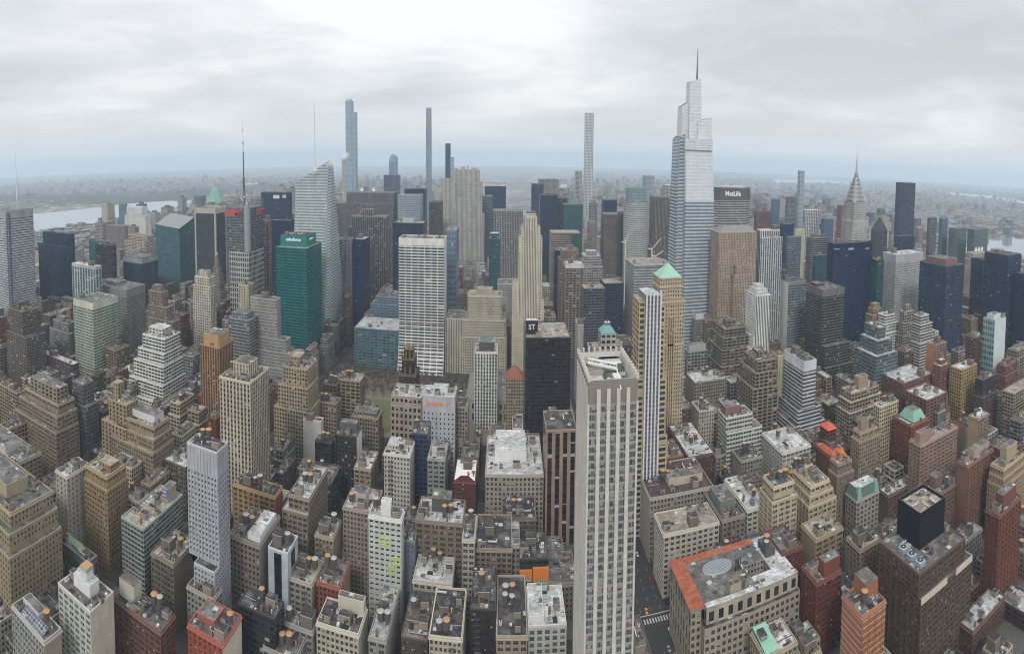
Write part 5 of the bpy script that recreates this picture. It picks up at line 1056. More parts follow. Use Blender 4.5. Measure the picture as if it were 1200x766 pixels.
# twin sign tower
u0,u1,v0,v1,H=corner_box((265,291,308),244,v=740); keep(u0,u1,v0,v1+4); W,D=(u1-u0)/2,(v1-v0)/2
t=thing('skyscraper','dark glass tower with red letter signs, stone gridded lower half and a tall striped mast','skyscraper',((u0+u1)/2,(v0+v1)/2,0))
zs=zat(295,296,738)
b=MB(); b.prism(rect(-W,W,-D,D),zs-40,H,F((.15,.165,.17),(.035,.05,.06),b=3,f=4,ww=.9,wh=.7,bl=.05),roof_mat('grey'),fl=4,bay=3); b.obj('wall',t)
b=MB(); b.prism(rect(-W*.72,W+.6,-D-2.5,D+.6),0,zs,F((.40,.39,.36),(.03,.034,.038),b=4.4,f=7.5,ww=.66,wh=.72,bl=.0),roof_mat('grey'),fl=7.5,bay=4.4); b.obj('stone_wall',t)
b=MB(); b.cyl(W-3,-D+1,5.5,zs,H+3,solid((.27,.28,.28),.5,.15,.2,'grey_metal'),n=18); b.obj('corner_drum',t)
b=MB(); gm=M_UNITD
for x,y in ((-W,-D),(W,-D),(W,D),(-W,D)): b.box(x-.6,x+.6,y-.6,y+.6,H,H+9,gm)
for z in (4,8.4):
    b.box(-W,W,-D-.3,-D+.3,H+z,H+z+.6,gm); b.box(-W,W,D-.3,D+.3,H+z,H+z+.6,gm); b.box(-W-.3,-W+.3,-D,D,H+z,H+z+.6,gm); b.box(W-.3,W+.3,-D,D,H+z,H+z+.6,gm)
b.obj('roof_frame',t)
b=MB(); zt=zat(283,138,760); x,y=-W*.05,0; h=zt-H
for s0,s1,r,mm in ((0,.2,2.8,M_UNITD),(.2,.33,2.2,M_STEEL),(.33,.62,1.2,M_STEEL),(.62,.70,.8,M_UNIT),(.70,.74,.9,M_STEEL),(.74,.85,.55,M_WHITE),(.85,.88,.6,M_STEEL),(.88,1.,.3,M_WHITE)): b.cyl(x,y,r,H+h*s0,H+h*s1,mm,n=6,r2=r*.9)
for k in range(7):
    a=k*1.3; b.cyl(x+math.cos(a)*5,y+math.sin(a)*4,1.1,H+h*(.02+.02*k),H+h*(.02+.02*k)+3,M_WHITE,n=8)
b.obj('mast',t)
b=MB(); b.box(-W*.95,-W*.1,-D-.9,-D-.3,H-13,H-2,gm,bottom=True); s=b.obj('sign_panel',t); text_sign('H&M',s,(-W*.5,-D-1.0,H-7.5),0,14,RED,.3,shear=.25)
b=MB(); b.box(W+.3,W+.9,D*.0,D*.95,H-13,H-2,gm,bottom=True); s=b.obj('sign_panel',t); text_sign('H&M',s,(W+1.0,D*.5,H-7.5),math.pi/2,12,RED,.3,shear=.25)
# green glass tower
u0,u1,v0,v1,H=corner_box((323,359,381),292,v=700); keep(u0,u1,v0,v1); W,D=(u1-u0)/2,(v1-v0)/2
t=thing('skyscraper','bright green glass office tower with white lettering on its top block','skyscraper',((u0+u1)/2,(v0+v1)/2,0))
m=F((.01,.125,.118),(.004,.036,.04),b=1.7,f=3.9,ww=.9,wh=.48,bl=.008,capc=(.01,.14,.13)); simple_parts(t,W,D,0,H,m,'tan',3.9,1.7)
zu=zat(349,277,710); m2=solid((.012,.16,.15),.35,.15,.15,'green_panel'); pw,pd=W*.86,D*.62
b=MB(); p=[(x-W*.12,y+D*.15) for x,y in rect(-pw,pw,-pd,pd)]; b.prism(p,H+.05,zu,m2,roof_mat('dark')); s=b.obj('penthouse',t)
text_sign('salesforce',s,(-W*.12,-pd+D*.15-.15,(H+zu)/2+2),0,6.2,LIT,.2); text_sign('salesforce',s,(pw-W*.12+.15,D*.15,(H+zu)/2+2),math.pi/2,4.2,LIT,.2)
for k in range(7): unit(('cooling_unit','duct','air_conditioner')[k%3],s,-W*.7+W*.19*k,D*.2*((k%3)-1),zu,0,1.3)
# crystal tower
v=790; uA=find_u(340,v,100); uB=find_u(381,v,100); vN=find_v(404,uB,60,v,v+300); keep(uA,uB,v,vN)
cu,cv_=(uA+uB)/2,(v+vN)/2
t=thing('skyscraper','tall pale glass tower with faceted leaning sides and a pointed crown breathing steam','skyscraper',(cu,cv_,0))
m=F((.42,.47,.46),(.15,.21,.22),b=1.7,f=4.2,ww=1.,wh=.48,bl=.1)
uT=atv(387.5,187,v+10); uS=atv(346,214,v+6); uE=atv(389.5,193,v+36); zb=uT[2]-12
B0=[(uA,v),(uB-3,v),(uB+3,v+7),(uB+3,vN),(uA+12,vN),(uA,vN-10)]
T0=[(uS[0],v+7,uS[2]),(uT[0]-4,v+8,uT[2]-2),(uT[0],v+13,uT[2]),(uE[0],v+40,uE[2]),(uS[0]+14,v+46,uS[2]+4),(uS[0],v+38,uS[2])]
b=MB(); T1=[(x-cu,y-cv_,z) for x,y,z in T0]; ring(b,Z(loc(B0,(cu,cv_)),0),T1,m,4.2,1.7); b.quad([(x,y,z-.5) for x,y,z in T1],roof_mat('grey')); b.obj('wall',t)
b=MB(); sp=atv(368,112,v+25); x,y=sp[0]-cu,v+25-cv_; z0=uS[2]-2
b.cyl(x,y,2.2,z0,z0+(sp[2]-z0)*.4,M_WHITE,n=6,r2=1.4); b.cyl(x,y,1.4,z0+(sp[2]-z0)*.4,z0+(sp[2]-z0)*.8,M_WHITE,n=6,r2=.8); b.cyl(x,y,.7,z0+(sp[2]-z0)*.8,sp[2],M_WHITE,n=6,r2=.2); b.obj('spire',t)
# slender supertalls by the park
def slab(name,label,xa,xb,y,v,dep,mat,fl=4,bay=2,extra=None,roofk='grey',cat='skyscraper',zmin=0):
    ua,ub=find_u(xa,v,250),find_u(xb,v,250); z=zat((xa+xb)/2,y,v); keep(ua,ub,v,v+dep)
    t=thing(name,label,cat,((ua+ub)/2,v+dep/2,0)); W=(ub-ua)/2; D=dep/2
    b=MB(); b.prism(rect(-W,W,-D,D),0,z,mat,roof_mat(roofk),fl=fl,bay=bay); b.obj('wall',t)
    return t,W,D,z
PB=F((.30,.36,.42),(.18,.25,.33),b=3,f=4.2,ww=.9,wh=.7,bl=.05)
t,W,D,z=slab('skyscraper','very tall pale blue glass tower with a lower shoulder on its right',405.3,412.5,118,1941,28,PB,4.2,3)
z2=zat(415,131,1941); b=MB(); b.prism([(x+W+ (find_u(417,1941,250)-find_u(412.5,1941,250))/2,y) for x,y in rect(-(find_u(417,1941,250)-find_u(412.5,1941,250))/2+.01,(find_u(417,1941,250)-find_u(412.5,1941,250))/2,-D+2,D-2)],0,z2,PB,roof_mat('grey'),fl=4.2,bay=3); b.obj('shoulder_wall',t)
b=MB(); b.box(-W+2,W-6,-D+2,D-2,z,z+7,M_UNIT); b.obj('crown',t)
slab('skyscraper','slim cream stone tower tucked left of the tall pale blue tower',400.5,405,186,1990,24,F((.45,.42,.38),DG,b=3,f=4,ww=.4,wh=.5))
t,W,D,z=slab('skyscraper','needle thin bronze and glass tower rising far above the skyline',499,505,150,1915,22,F((.25,.28,.32),(.13,.18,.24),b=2,f=4,ww=.7,wh=.8,bl=.03),4,2)
for k,(f0,h) in enumerate(((.86,22),(.72,40),(.58,54),(.4,66))):
    b=MB(); b.box(-W*.98,W*.98,-D*f0,D*f0,z+(0 if k==0 else (22,40,54)[k-1]),z+h,F((.34,.34,.35),(.10,.13,.17),b=2,f=4,ww=.6,wh=.8)); b.obj('upper_setback',t)
t,W,D,z=slab('skyscraper','blue glass tower with a rounded top on the far skyline',455.8,464.2,190,1928,30,F((.22,.28,.35),(.10,.16,.24),b=3,f=4,ww=.8,wh=.7),4,3)
b=MB(); n=8
pts=[(-W+2*W*i/n, z+26*math.sqrt(max(0,1-((i/n)-.55)**2/.31))) for i in range(n+1)]
for i in range(n):
    (x0,z0),(x1,z1)=pts[i],pts[i+1]; b.quad([(x0,-D,z),(x1,-D,z),(x1,-D,z1),(x0,-D,z0)],PB,[(i,6),(i+1,6),(i+1,0),(i,0)]); b.quad([(x0,-D,z0),(x1,-D,z1),(x1,D,z1),(x0,D,z0)],PB); b.quad([(x1,D,z),(x0,D,z),(x0,D,z0),(x1,D,z1)],PB)
b.quad([(W,-D,z),(W,D,z),(W,D,pts[-1][1]),(W,-D,pts[-1][1])],PB); b.quad([(-W,D,z),(-W,-D,z),(-W,-D,pts[0][1]),(-W,D,pts[0][1])],PB); b.obj('rounded_crown',t)
slab('skyscraper','dark wide block below the round topped blue tower',449.5,467,205,1800,34,F((.08,.10,.14),(.03,.05,.08),b=3,f=4,ww=.8,wh=.6))
slab('skyscraper','slender dark blue tower beside the huge grey stone slab',521.8,527.3,168,1585,22,F((.035,.06,.10),(.03,.06,.11),b=2,f=4,ww=.8,wh=.7,bl=.02))
slab('skyscraper','small pale tower just right of the slender dark blue tower',528.,531.5,184,1750,20,F((.36,.38,.41),(.16,.2,.25),b=2,f=4))
# slender white grid tower
t,W,D,z=slab('skyscraper','slender white square grid tower, the tallest right of centre',685.5,695.,132,1846,29,F((.52,.53,.53),(.10,.14,.17),b=4.8,f=4.8,ww=.66,wh=.66,bl=.05),4.8,4.8)
# grey stone slab with stepped sides
v=1282; ua,ub=find_u(530.5,v,240),find_u(561.5,v,240); z=zat(546,199,v); keep(find_u(517,v,200),find_u(568,v,200),v-6,v+32)
cu=(ua+ub)/2; t=thing('skyscraper','huge grey limestone slab with vertical ribs and stepped shoulders','skyscraper',(cu,v+14,0))
m=F((.38,.365,.34),(.10,.10,.10),b=3.2,f=3.8,ww=.45,wh=.55,sp=(.27,.26,.245))
b=MB()
for xa,xb,y,d0,d1 in ((530.5,561.5,199,-14,14),(518,530.4,209,-13,12),(561.6,565,213,-13,12),(565.1,567.5,250,-12,11),(514,518,262,-10,10),(525,566,305,-22,-14.1)):
    x0,x1=find_u(xa,v,200)-cu,find_u(xb,v,200)-cu; b.prism(rect(x0,x1,d0,d1),0,zat((xa+xb)/2,y,v),m,roof_mat('grey'),fl=3.8,bay=3.2,uo=xa)
b.obj('wall',t)
zr=z
for xa,xb,h in ((532,536,4),(540,544,7),(547,548,10),(552,560,5)):
    b=MB(); b.box(find_u(xa,v,200)-cu,find_u(xb,v,200)-cu,-8,6,zr,zr+h,solid((.36,.35,.33))); b.obj('penthouse',t)
# white ribbed tower with flared foot
v=768; ua,ub=find_u(467.2,v,190),find_u(520.6,v,190); z=zat(495,279,v); dep=34; keep(ua,ub,v-16,v+dep)
cu=(ua+ub)/2; W=(ub-ua)/2; t=thing('skyscraper','white ribbed office tower with wide dark window bands and a flared foot','skyscraper',(cu,v,0))
bay=2*W/7; m=F((.60,.585,.56),(.016,.018,.024),b=bay,f=3.85,ww=.91,wh=.56,bl=.04,cap=2.6,capc=(.60,.58,.54)); ms=F((.60,.585,.56),(.016,.018,.024),b=3,f=3.85,ww=.3,wh=.56,bl=.0,cap=2.6)
b=MB(); prof=((0,15),(9,11),(18,7.6),(27,4.8),(36,2.6),(46,1.1),(58,.2),(64,0))
for (z0,o0),(z1,o1) in zip(prof,prof[1:]):
    ring(b,[(-W,-o0,z0),(W,-o0,z0)],[(-W,-o1,z1),(W,-o1,z1)],m,3.85,bay,only=[0],yo=round((z-z1)/3.85))
    b.quad([(W,-o0,z0),(W,0,z0),(W,0,z1),(W,-o1,z1)],ms,[(0,90)]*4); b.quad([(-W,0,z0),(-W,-o0,z0),(-W,-o1,z1),(-W,0,z1)],ms,[(0,90)]*4)
ring(b,[(-W,0,64),(W,0,64)],[(-W,0,z),(W,0,z)],m,3.85,bay,only=[0])
b.prism(rect(-W,W,0,dep),0,z,ms,None,fl=3.85,bay=3,only=[1,2,3]); b.obj('wall',t)
b=MB(); b.quad([(x,y,z-1.2) for x,y in rect(-W+.5,W-.5,.5,dep-.5)],roof_mat('brown')); ro=b.obj('roof',t)
b=MB(); b.ringtop(rect(-W,W,0,dep),rect(-W+.5,W-.5,.5,dep-.5),z,M_WHITE); b.prism(list(reversed(rect(-W+.5,W-.5,.5,dep-.5))),z-1.2,z,M_WHITE,None); b.obj('parapet',t)
for k in range(8): unit(('cooling_unit','duct','air_conditioner','stair_hut')[k%4],ro,-W*.8+W*.22*k,dep*.5+(k%3-1)*7,z-1.2,0,1.4)
# black gothic tower with gilded top
H=100; u,v=atz(478,412,H); W=(find_u(487.5,v,80)-find_u(467.5,v,80))/2; cu=find_u(477.5,v,80); keep(cu-W,cu+W,v-2,v+24)
t=thing('stone_building','black brick gothic tower with a gilded stepped crown beside the park','office tower',(cu,v+12,0))
bm=F((.035,.028,.024),(.015,.014,.013),b=2.6,f=3.5,ww=.4,wh=.55,sp=(.05,.036,.02)); gold=solid((.17,.11,.06),.7,.4,.6,'gilded_stone')
b=MB(); b.prism(rect(-W,W,-12,12),0,H-22,bm,roof_mat('dark'),fl=3.5,bay=2.6); b.prism(rect(-W*.72,W*.72,-9,9),H-22,H-8,bm,roof_mat('dark'),fl=3.5,bay=2.6); b.obj('wall',t)
b=MB(); b.prism(rect(-W*.5,W*.5,-6.5,6.5),H-8,H,bm,gold,fl=3.5,bay=2.6)
for sx in(-.95,-.3,.3,.95):
    b.cyl(W*sx,-11.6,.9,H-22,H-17,gold,n=6,cone=H-13); b.cyl(W*sx*.72,-8.8,.9,H-8,H-3,gold,n=6,cone=H+1)
for sx in(-.5,0,.5): b.cyl(W*sx,-6,.8,H,H+3.5,gold,n=6,cone=H+7)
b.prism(rect(-W*.73,W*.73,-9.2,9.2),H-9.5,H-8.2,gold,gold); b.prism(rect(-W*1.01,W*1.01,-12.2,12.2),H-24,H-22.4,gold,gold); b.obj('gilded_crown',t)
# cream deco skyscraper
v=775; t=None
def uu(x,z=150): return find_u(x,v,z)
cu=uu(622); keep(uu(600),uu(637),v-4,v+34)
t=thing('skyscraper','cream deco skyscraper with dark vertical window strips and a stepped crown','skyscraper',(cu,v+15,0))
cm=F((.54,.49,.38),(.05,.05,.05),b=2.4,f=3.7,ww=.5,wh=.6,sp=(.22,.20,.16)); cl=F((.54,.49,.38),DG,b=2.8,f=3.7,ww=.4,wh=.52)
b=MB()
for xa,xb,y,d0,d1,mm in ((614.5,629.5,255,-15,13,cm),(610.5,614.4,266,-14,14,cl),(629.6,633.2,266,-14,14,cl),(608,610.4,277,-12,14,cl),(633.3,635.5,277,-12,14,cl),(600.5,607.9,331,-10,16,cl),(635.6,638.5,352,-10,16,cl)):
    x0,x1=uu(xa)-cu,uu(xb)-cu; b.prism(rect(x0,x1,d0,d1),0,zat((xa+xb)/2,y,v),mm,roof_mat('tan'),fl=3.7,bay=2.4,uo=xa)
b.obj('wall',t)
b=MB(); z=zat(622,255,v); b.prism(rect(uu(616)-cu,uu(628)-cu,-9,8),z,z+5,cl,roof_mat('grey')); po=b.obj('penthouse',t)
for k in range(5): unit(('cooling_unit','vent_pipe')[k%2],po,-5+k*2.6,-2+k%2*4,z+5,0,1.)
for k in range(5):
    b=MB(); x=(uu(616)-cu)+k*(uu(628)-uu(616))/4; b.box(x-.4,x+.4,-15.5,-14.6,z-16,z+2.5,solid((.53,.49,.38))); b.obj('crown_fin',t)
# curved pale tower with a glass crown
v=1020; ua,ub=find_u(734.5,v,190),find_u(763,v,190); W=(ub-ua)/2; cu=(ua+ub)/2; z=zat(748,237,v); zt=zat(748,221,v); keep(ua,ub,v,v+2*W)
t=thing('skyscraper','pale curved office tower with a cylindrical glass crown','skyscraper',(cu,v+W,0))
oc=[(W*math.cos(6.2832*(i+.5)/16)*1.,W*math.sin(6.2832*(i+.5)/16)) for i in range(16)]
b=MB(); b.prism(oc,0,z,F((.40,.41,.40),(.10,.12,.13),b=3,f=3.9,ww=.9,wh=.45),roof_mat('grey'),fl=3.9,bay=3); b.obj('wall',t)
b=MB(); b.prism([(x*.82,y*.82) for x,y in oc],z,zt,F((.22,.30,.31),(.14,.21,.23),b=2,f=5,ww=.85,wh=.8),roof_mat('teal'),fl=5,bay=2); b.obj('glass_crown',t)
# glass supertall, tapering in interlocking shards
v=736; t=None
def up(x,y,vv=v): p=atv(x,y,vv); return p
cu=find_u(815,v,200); t=thing('skyscraper','tallest tower, tapering glass shards with a needle on top','skyscraper',(cu,v+24,0)); keep(find_u(787,v,0),find_u(838,v,0),v-4,v+60)
gl=F((.47,.50,.52),(.13,.17,.21),b=1.6,f=4.6,ww=1.,wh=.6,bl=.0); gu=F((.60,.63,.655),(.52,.56,.60),b=3,f=4.6,ww=1.,wh=.84,bl=.0); gd=F((.40,.43,.45),(.24,.28,.32),b=2,f=4.6,ww=1.,wh=.7)  # upper glass is paler: bright sky reflection painted into its colour
zT=zat(820,164,v); vC=v+24
def shard(b,bot,top,zb,ztops,m,fl=4.6,bay=1.6):
    B_=[(x-cu,y-vC,zb) for x,y in bot]; T_=[(x-cu,y-vC,zz) for (x,y),zz in zip(top,ztops)]
    ring(b,B_,T_,m,fl,bay); b.quad([(x,y,z-.02) for x,y,z in T_],roof_mat('grey'))
fx=lambda x,vv=v,z=200: find_u(x,vv,z)
zM=zat(820,236,v)
bw0,bw1=fx(801.5,v,60),fx(836.5,v,60); mw0,mw1=fx(802.8,v+3,200),fx(835.8,v+3,200); tw0,tw1=fx(803.8,v+5,330),fx(835.2,v+5,330)
dB=v+58; 
b=MB(); shard(b,[(bw0,v),(bw1,v),(bw1,dB),(bw0,dB)],[(mw0,v+3),(mw1,v+3),(mw1,dB-4),(mw0,dB-4)],0,[zM]*4,gl); shard(b,[(mw0,v+3),(mw1,v+3),(mw1,dB-4),(mw0,dB-4)],[(tw0,v+5),(tw1,v+5),(tw1,dB-8),(tw0,dB-8)],zM,[zT]*4,gu,4.6,3); b.obj('wall',t)
z3=zat(798,156,v+10); b=MB(); a0,a1=fx(788.5,v+8,40),bw0-.02
shard(b,[(fx(787.5,v+9,0),v+9),(bw0+2,v+9),(bw0+2,dB-6),(fx(787.5,v+9,0),dB-6)],[(fx(796.8,v+12,330),v+12),(tw0+2,v+12),(tw0+2,dB-12),(fx(796.8,v+12,330),dB-12)],0,[z3-6,z3,z3,z3-6],gl); b.obj('west_shard',t)
b=MB(); z0=zT; shard(b,[(fx(808.5,v+9,360),v+9),(fx(823.5,v+9,360),v+9),(fx(823.5,v+9,360),v+30),(fx(808.5,v+9,360),v+30)],[(fx(809.5,v+11,420),v+11),(fx(822.3,v+11,420),v+11),(fx(822.3,v+11,420),v+27),(fx(809.5,v+11,420),v+27)],z0,[zat(809,95,v+11),zat(822,92,v+11),zat(822,92,v+11),zat(809,95,v+11)],gu,4.6,3); b.obj('upper_shard',t)
b=MB(); shard(b,[(fx(799.5,v+14,350),v+14),(fx(808.4,v+14,350),v+14),(fx(808.4,v+14,350),v+38),(fx(799.5,v+14,350),v+38)],[(fx(800.2,v+15,380),v+15),(fx(808.4,v+15,380),v+15),(fx(808.4,v+15,380),v+36),(fx(800.2,v+15,380),v+36)],z0-16,[zat(800,124,v+15),zat(808,119,v+15),zat(808,119,v+15),zat(800,124,v+15)],gu,4.6,3); b.obj('upper_shard',t)
b=MB(); shard(b,[(fx(818.6,v+6.5,350),v+6.5),(fx(835.,v+6.5,350),v+6.5),(fx(835.,v+6.5,350),v+40),(fx(818.6,v+6.5,350),v+40)],[(fx(819.2,v+8,370),v+8),(fx(834.8,v+8,370),v+8),(fx(834.8,v+8,370),v+38),(fx(819.2,v+8,370),v+38)],z0,[zat(819,142,v+8),zat(835,138,v+8),zat(835,138,v+8),zat(819,142,v+8)],gu,4.6,3); b.obj('upper_shard',t)
zo=zat(820,176,v+4); b=MB(); b.box(fx(803.6,v+3.4,330)-cu,fx(835.6,v+3.4,330)-cu,-21.3,-18.4,zo,zT+1.5,F((.62,.64,.65),(.46,.49,.51),b=3,f=6,ww=.75,wh=.8,bl=.3),M_WHITE); b.obj('observatory_glass',t)
b=MB(); zn=zat(817,57,v+19); zb=zat(817,93,v+19); x=fx(817,v+19,400)-cu; b.cyl(x,-5,1.8,zb-2,zb+(zn-zb)*.5,M_UNITD,n=6,r2=1.2); b.cyl(x,-5,1.,zb+(zn-zb)*.5,zn,M_UNITD,n=6,r2=.45); b.obj('needle',t)
# broad octagonal slab with sign
v=842; ua,ub=find_u(834,v,220),find_u(883.5,v,220); W=(ub-ua)/2; cu=(ua+ub)/2; z=zat(858,220,v); keep(ua,ub,v,v+46)
t=thing('skyscraper','broad grey concrete slab tower with chamfered ends and white lettering along its top','skyscraper',(cu,v+23,0))
oc=[(-W*.62,-23),(W*.62,-23),(W,-7),(W,7),(W*.62,23),(-W*.62,23),(-W,7),(-W,-7)]
m=F((.36,.345,.32),(.04,.04,.045),b=2,f=3.8,ww=1.,wh=.5,bl=.05)
b=MB(); zm=z-9*3.8/2; b.prism(oc,0,zm-3,m,None,fl=3.8,bay=2); b.obj('wall',t)
b=MB(); b.prism(oc,zm-3,z,solid((.11,.105,.105),.7,.2,.2,'dark_louvres'),roof_mat('dark')); s=b.obj('louvred_crown',t); text_sign('MetLife',s,(-W*.02,-23.3,z-9.5),0,10.5,LIT,.3)
b=MB(); b.prism([(x*1.012,y*1.012) for x,y in oc],zm-58,zm-53,solid((.06,.058,.058)),M_STEEL,bottom=True); b.obj('dark_band',t)
b=MB(); b.prism([(x*.8,y*.7) for x,y in oc],z,z+2.5,M_UNIT,roof_mat('white')); b.obj('penthouse',t)
# tan twin pinnacled tower
v=690; ua,ub=find_u(842,v,150),find_u(886,v,150); W=(ub-ua)/2; cu=(ua+ub)/2; z=zat(865,272,v); keep(ua,ub,v-10,v+34)
t=thing('skyscraper','tan stone tower with a grey hipped roof and a lower pinnacled front shaft','skyscraper',(cu,v+17,0))
m=F((.34,.265,.195),(.05,.045,.04),b=2.6,f=3.7,ww=.45,wh=.55,bl=.3,sp=(.27,.21,.155))
b=MB(); b.prism(rect(-W,W,-17,17),0,z,m,None,fl=3.7,bay=2.6); b.obj('wall',t)
b=MB(); b.prism(rect(-W+2,W-.8,-15,15),z,z+8,solid((.22,.21,.205),.8,.2,.2,'slate'),roof_mat('grey'),poly2=rect(-W*.6,W*.75,-5,8)); b.ringtop(rect(-W,W,-17,17),rect(-W+2,W-.8,-15,15),z,solid((.36,.29,.22))); b.obj('hipped_roof',t)
x0,x1=find_u(859,v-8,120)-cu,find_u(883,v-8,120)-cu; zf=zat(870,322,v-8); b=MB(); b.prism(rect(x0,x1,-26,-17.02),0,zf,m,roof_mat('tan'),fl=3.7,bay=2.6)
b.prism(rect(x0+4,x1-5,-24,-17.02),zf,zf+12,m,roof_mat('tan'),fl=3.7,bay=2.6)
b.obj('front_shaft',t)
pm=solid((.36,.28,.20))
for k in range(5):
    b=MB(); x=x0+4+(x1-x0-9)*k/4; b.cyl(x,-24,.8,zf+12,zf+15.5,pm,n=5,cone=zf+19); b.obj('pinnacle',t)
# silver spired tower
v=731; z0=zat(1001,259,v); zc=zat(1003,237,v); zs=zat(1005,203,v); zt=zat(1006,177,v)
c=find_u(1001.5,v+16,200); W=(find_u(1010.5,v,240)-find_u(993.5,v,240))/2*.86; keep(c-26,c+26,v-10,v+42)
t=thing('skyscraper','white brick tower with a silver arched crown and a long needle spire','skyscraper',(c,v+16,0))
m=F((.46,.45,.43),(.05,.05,.05),b=2.4,f=3.7,ww=.5,wh=.58,sp=(.30,.30,.29))
b=MB(); b.prism(rect(-W*1.2,W*1.2,-W*1.1,W*1.1),0,z0,m,roof_mat('white'),fl=3.7,bay=2.4); b.prism(rect(-W,W,-W,W),z0,zc,m,None,fl=3.7,bay=2.4); b.obj('wall',t)
sm=solid((.44,.44,.43),.32,.25,.3,'nickel_steel',.55); sdk=solid((.06,.06,.065),.4,.2,.3,'crown_window')
b=MB(); K=7
rad=lambda f: W*(1-f)**.86
for k in range(K):
    f0,f1=k/K,(k+1)/K; a0,a1=rad(f0),max(rad(f1),W*.16); zz0=zc+(zs-zc)*f0; zz1=zc+(zs-zc)*f1
    b.prism(rect(-a0,a0,-a0,a0),zz0,zz1,sm,sm,poly2=rect(-(a0+a1)/2,(a0+a1)/2,-(a0+a1)/2,(a0+a1)/2))
    nseg=6
    for sgn in range(4):
        R=Matrix.Rotation(sgn*math.pi/2,3,'Z'); h=(zz1-zz0)*1.05; w_=a0*.86
        P=[(-w_+2*w_*i/nseg, zz0+h*math.sin(math.pi*i/nseg)) for i in range(nseg+1)]
        for i in range(nseg):
            q=[R@Vector((P[i][0],-a0-.25,zz0-.5)),R@Vector((P[i+1][0],-a0-.25,zz0-.5)),R@Vector((P[i+1][0],-a0-.25,P[i+1][1])),R@Vector((P[i][0],-a0-.25,P[i][1]))]; b.quad([tuple(p) for p in q],sm)
            q2=[R@Vector((P[i][0],-a0-.25,P[i][1])),R@Vector((P[i+1][0],-a0-.25,P[i+1][1])),R@Vector((P[i+1][0]*.8,-a0*.5,P[i+1][1])),R@Vector((P[i][0]*.8,-a0*.5,P[i][1]))]; b.quad([tuple(p) for p in q2],sm)
        for i in range(-2,3):
            x=i*w_*.36; hh=h*.62*(1-abs(i)*.22); tri=[R@Vector((x-w_*.11,-a0-.45,zz0+h*.10)),R@Vector((x+w_*.11,-a0-.45,zz0+h*.10)),R@Vector((x,-a0-.45,zz0+hh))]; b.quad([tuple(p) for p in tri],sdk)
cr=b.obj('arched_crown',t)
b=MB(); b.cyl(0,0,W*.17,zs,zs+(zt-zs)*.3,sm,n=8,r2=W*.1); b.cyl(0,0,W*.1,zs+(zt-zs)*.3,zt,sm,n=8,r2=.15); b.obj('needle_spire',t)
# white deco tower on stepped base
u0,u1,v0,v1,H=corner_box((880,886,903),346,H=135); keep(u0-6,u1+2,v0,v0+34); D=15; W=(u1-u0)/2
t=thing('skyscraper','bright white slender deco tower with dark vertical strips, standing on steps','skyscraper',((u0+u1)/2,v0+D,0))
m=F((.68,.67,.645),(.03,.03,.034),b=3.4,f=3.6,ww=.5,wh=.62,sp=(.05,.05,.052),bl=.04); mw=F((.60,.59,.565),(.10,.10,.10),b=2.4,f=3.6,ww=.4,wh=.5)
b=MB(); p=rect(-W,W,-D,D); b.prism(p,0,H,m,None,fl=3.6,bay=2.6,only=[0,1,2]); b.prism(p,0,H,mw,roof_mat('white'),fl=3.6,bay=2.4,only=[3]); b.prism(rect(-W*.75,W*.75,-D*.7,D*.7),H,H+6,mw,None,fl=3.6,bay=2.6); b.prism(rect(-W*.45,W*.45,-D*.45,D*.45),H+6,H+10,mw,roof_mat('white'),fl=3.6,bay=2.6); b.ringtop(rect(-W*.75,W*.75,-D*.7,D*.7),rect(-W*.45,W*.45,-D*.45,D*.45),H+6,roof_mat('white'))
b.obj('wall',t)
b=MB()
for k in range(4):
    z=H-48-k*13; x=-W-3.0-k*4.2; b.prism(rect(x,-W-.02-(0 if k==0 else 3.0+(k-1)*4.2),-D-1-k*.8,D+6),0,z,mw,roof_mat('white'),fl=3.6,bay=2.4,uo=k*9)
b.obj('stepped_wing',t)
# pale ribbed foreground tower
H=188; u,v=atz(690,446,H); u1=find_u(747.5,v,H); dep=min(46,find_v(677.5,u,H,v,v+200)-v); keep(u,u1,v,v+dep)
W=(u1-u)/2; D=dep/2
t=thing('skyscraper','pale ribbed stone tower with an open crown dominating the centre foreground','skyscraper',((u+u1)/2,v+D,0))
st=dict(w=(.50,.48,.44),g=(.065,.075,.077),b=2*W/15,f=3.55,ww=.88,wh=.68,bl=.34); wm=masonry((.30,.305,.295)); pn=pane_mat(st['g'],.34)
b=MB(); panes=[]; Hc=H-10.5; piers=[-W+2*W*i/5 for i in range(6)]
for i in range(5):
    panes+=window_walls(t,b,None,(piers[i],-D),(piers[i+1],-D),0,Hc,st,wm,pn,.6)
sw=facade(dict(st,b=2.2,ww=.5,wh=.66,g=(.03,.033,.034),sp=(.17,.165,.155),bl=.08),.3)
b.prism(rect(-W,W,-D,D),0,Hc,sw,None,fl=3.55,bay=2.4,only=[1,2,3]); b.obj('wall',t); add_windows(t,panes,pn,100)
pm=masonry((.52,.50,.45))
RB=[(piers[i]-.95,piers[i]+.95,-D-1.3,-D-.01,0,H-4) for i in range(1,5)]+[(piers[i]-.5,piers[i]+.5,-D-.5,-D+.5,0,Hc) for i in (0,5)]
for k in range(9):
    y=-D+2*D*(k+.5)/9; RB+=[(-W-.8,-W-.01,y-.5,y+.5,0,H-3),(W+.01,W+.8,y-.5,y+.5,0,H-3)]
for r_ in RB:
    b=MB(); b.box(*r_,pm); b.obj('stone_rib',t)
b=MB(); cm=solid((.225,.205,.175),.8,.2,.15,'taupe_panel'); q=rect(-W,W,-D,D); qt=rect(-W-.3,W+.3,-D-.3,D+.3); b.prism(q,Hc,H,cm,None,poly2=qt); b.prism(list(reversed(inset(q,1.2))),H-4.5,H,pm,None,poly2=list(reversed(inset(qt,.8)))); b.ringtop(qt,inset(qt,.8),H,solid((.30,.28,.245)))
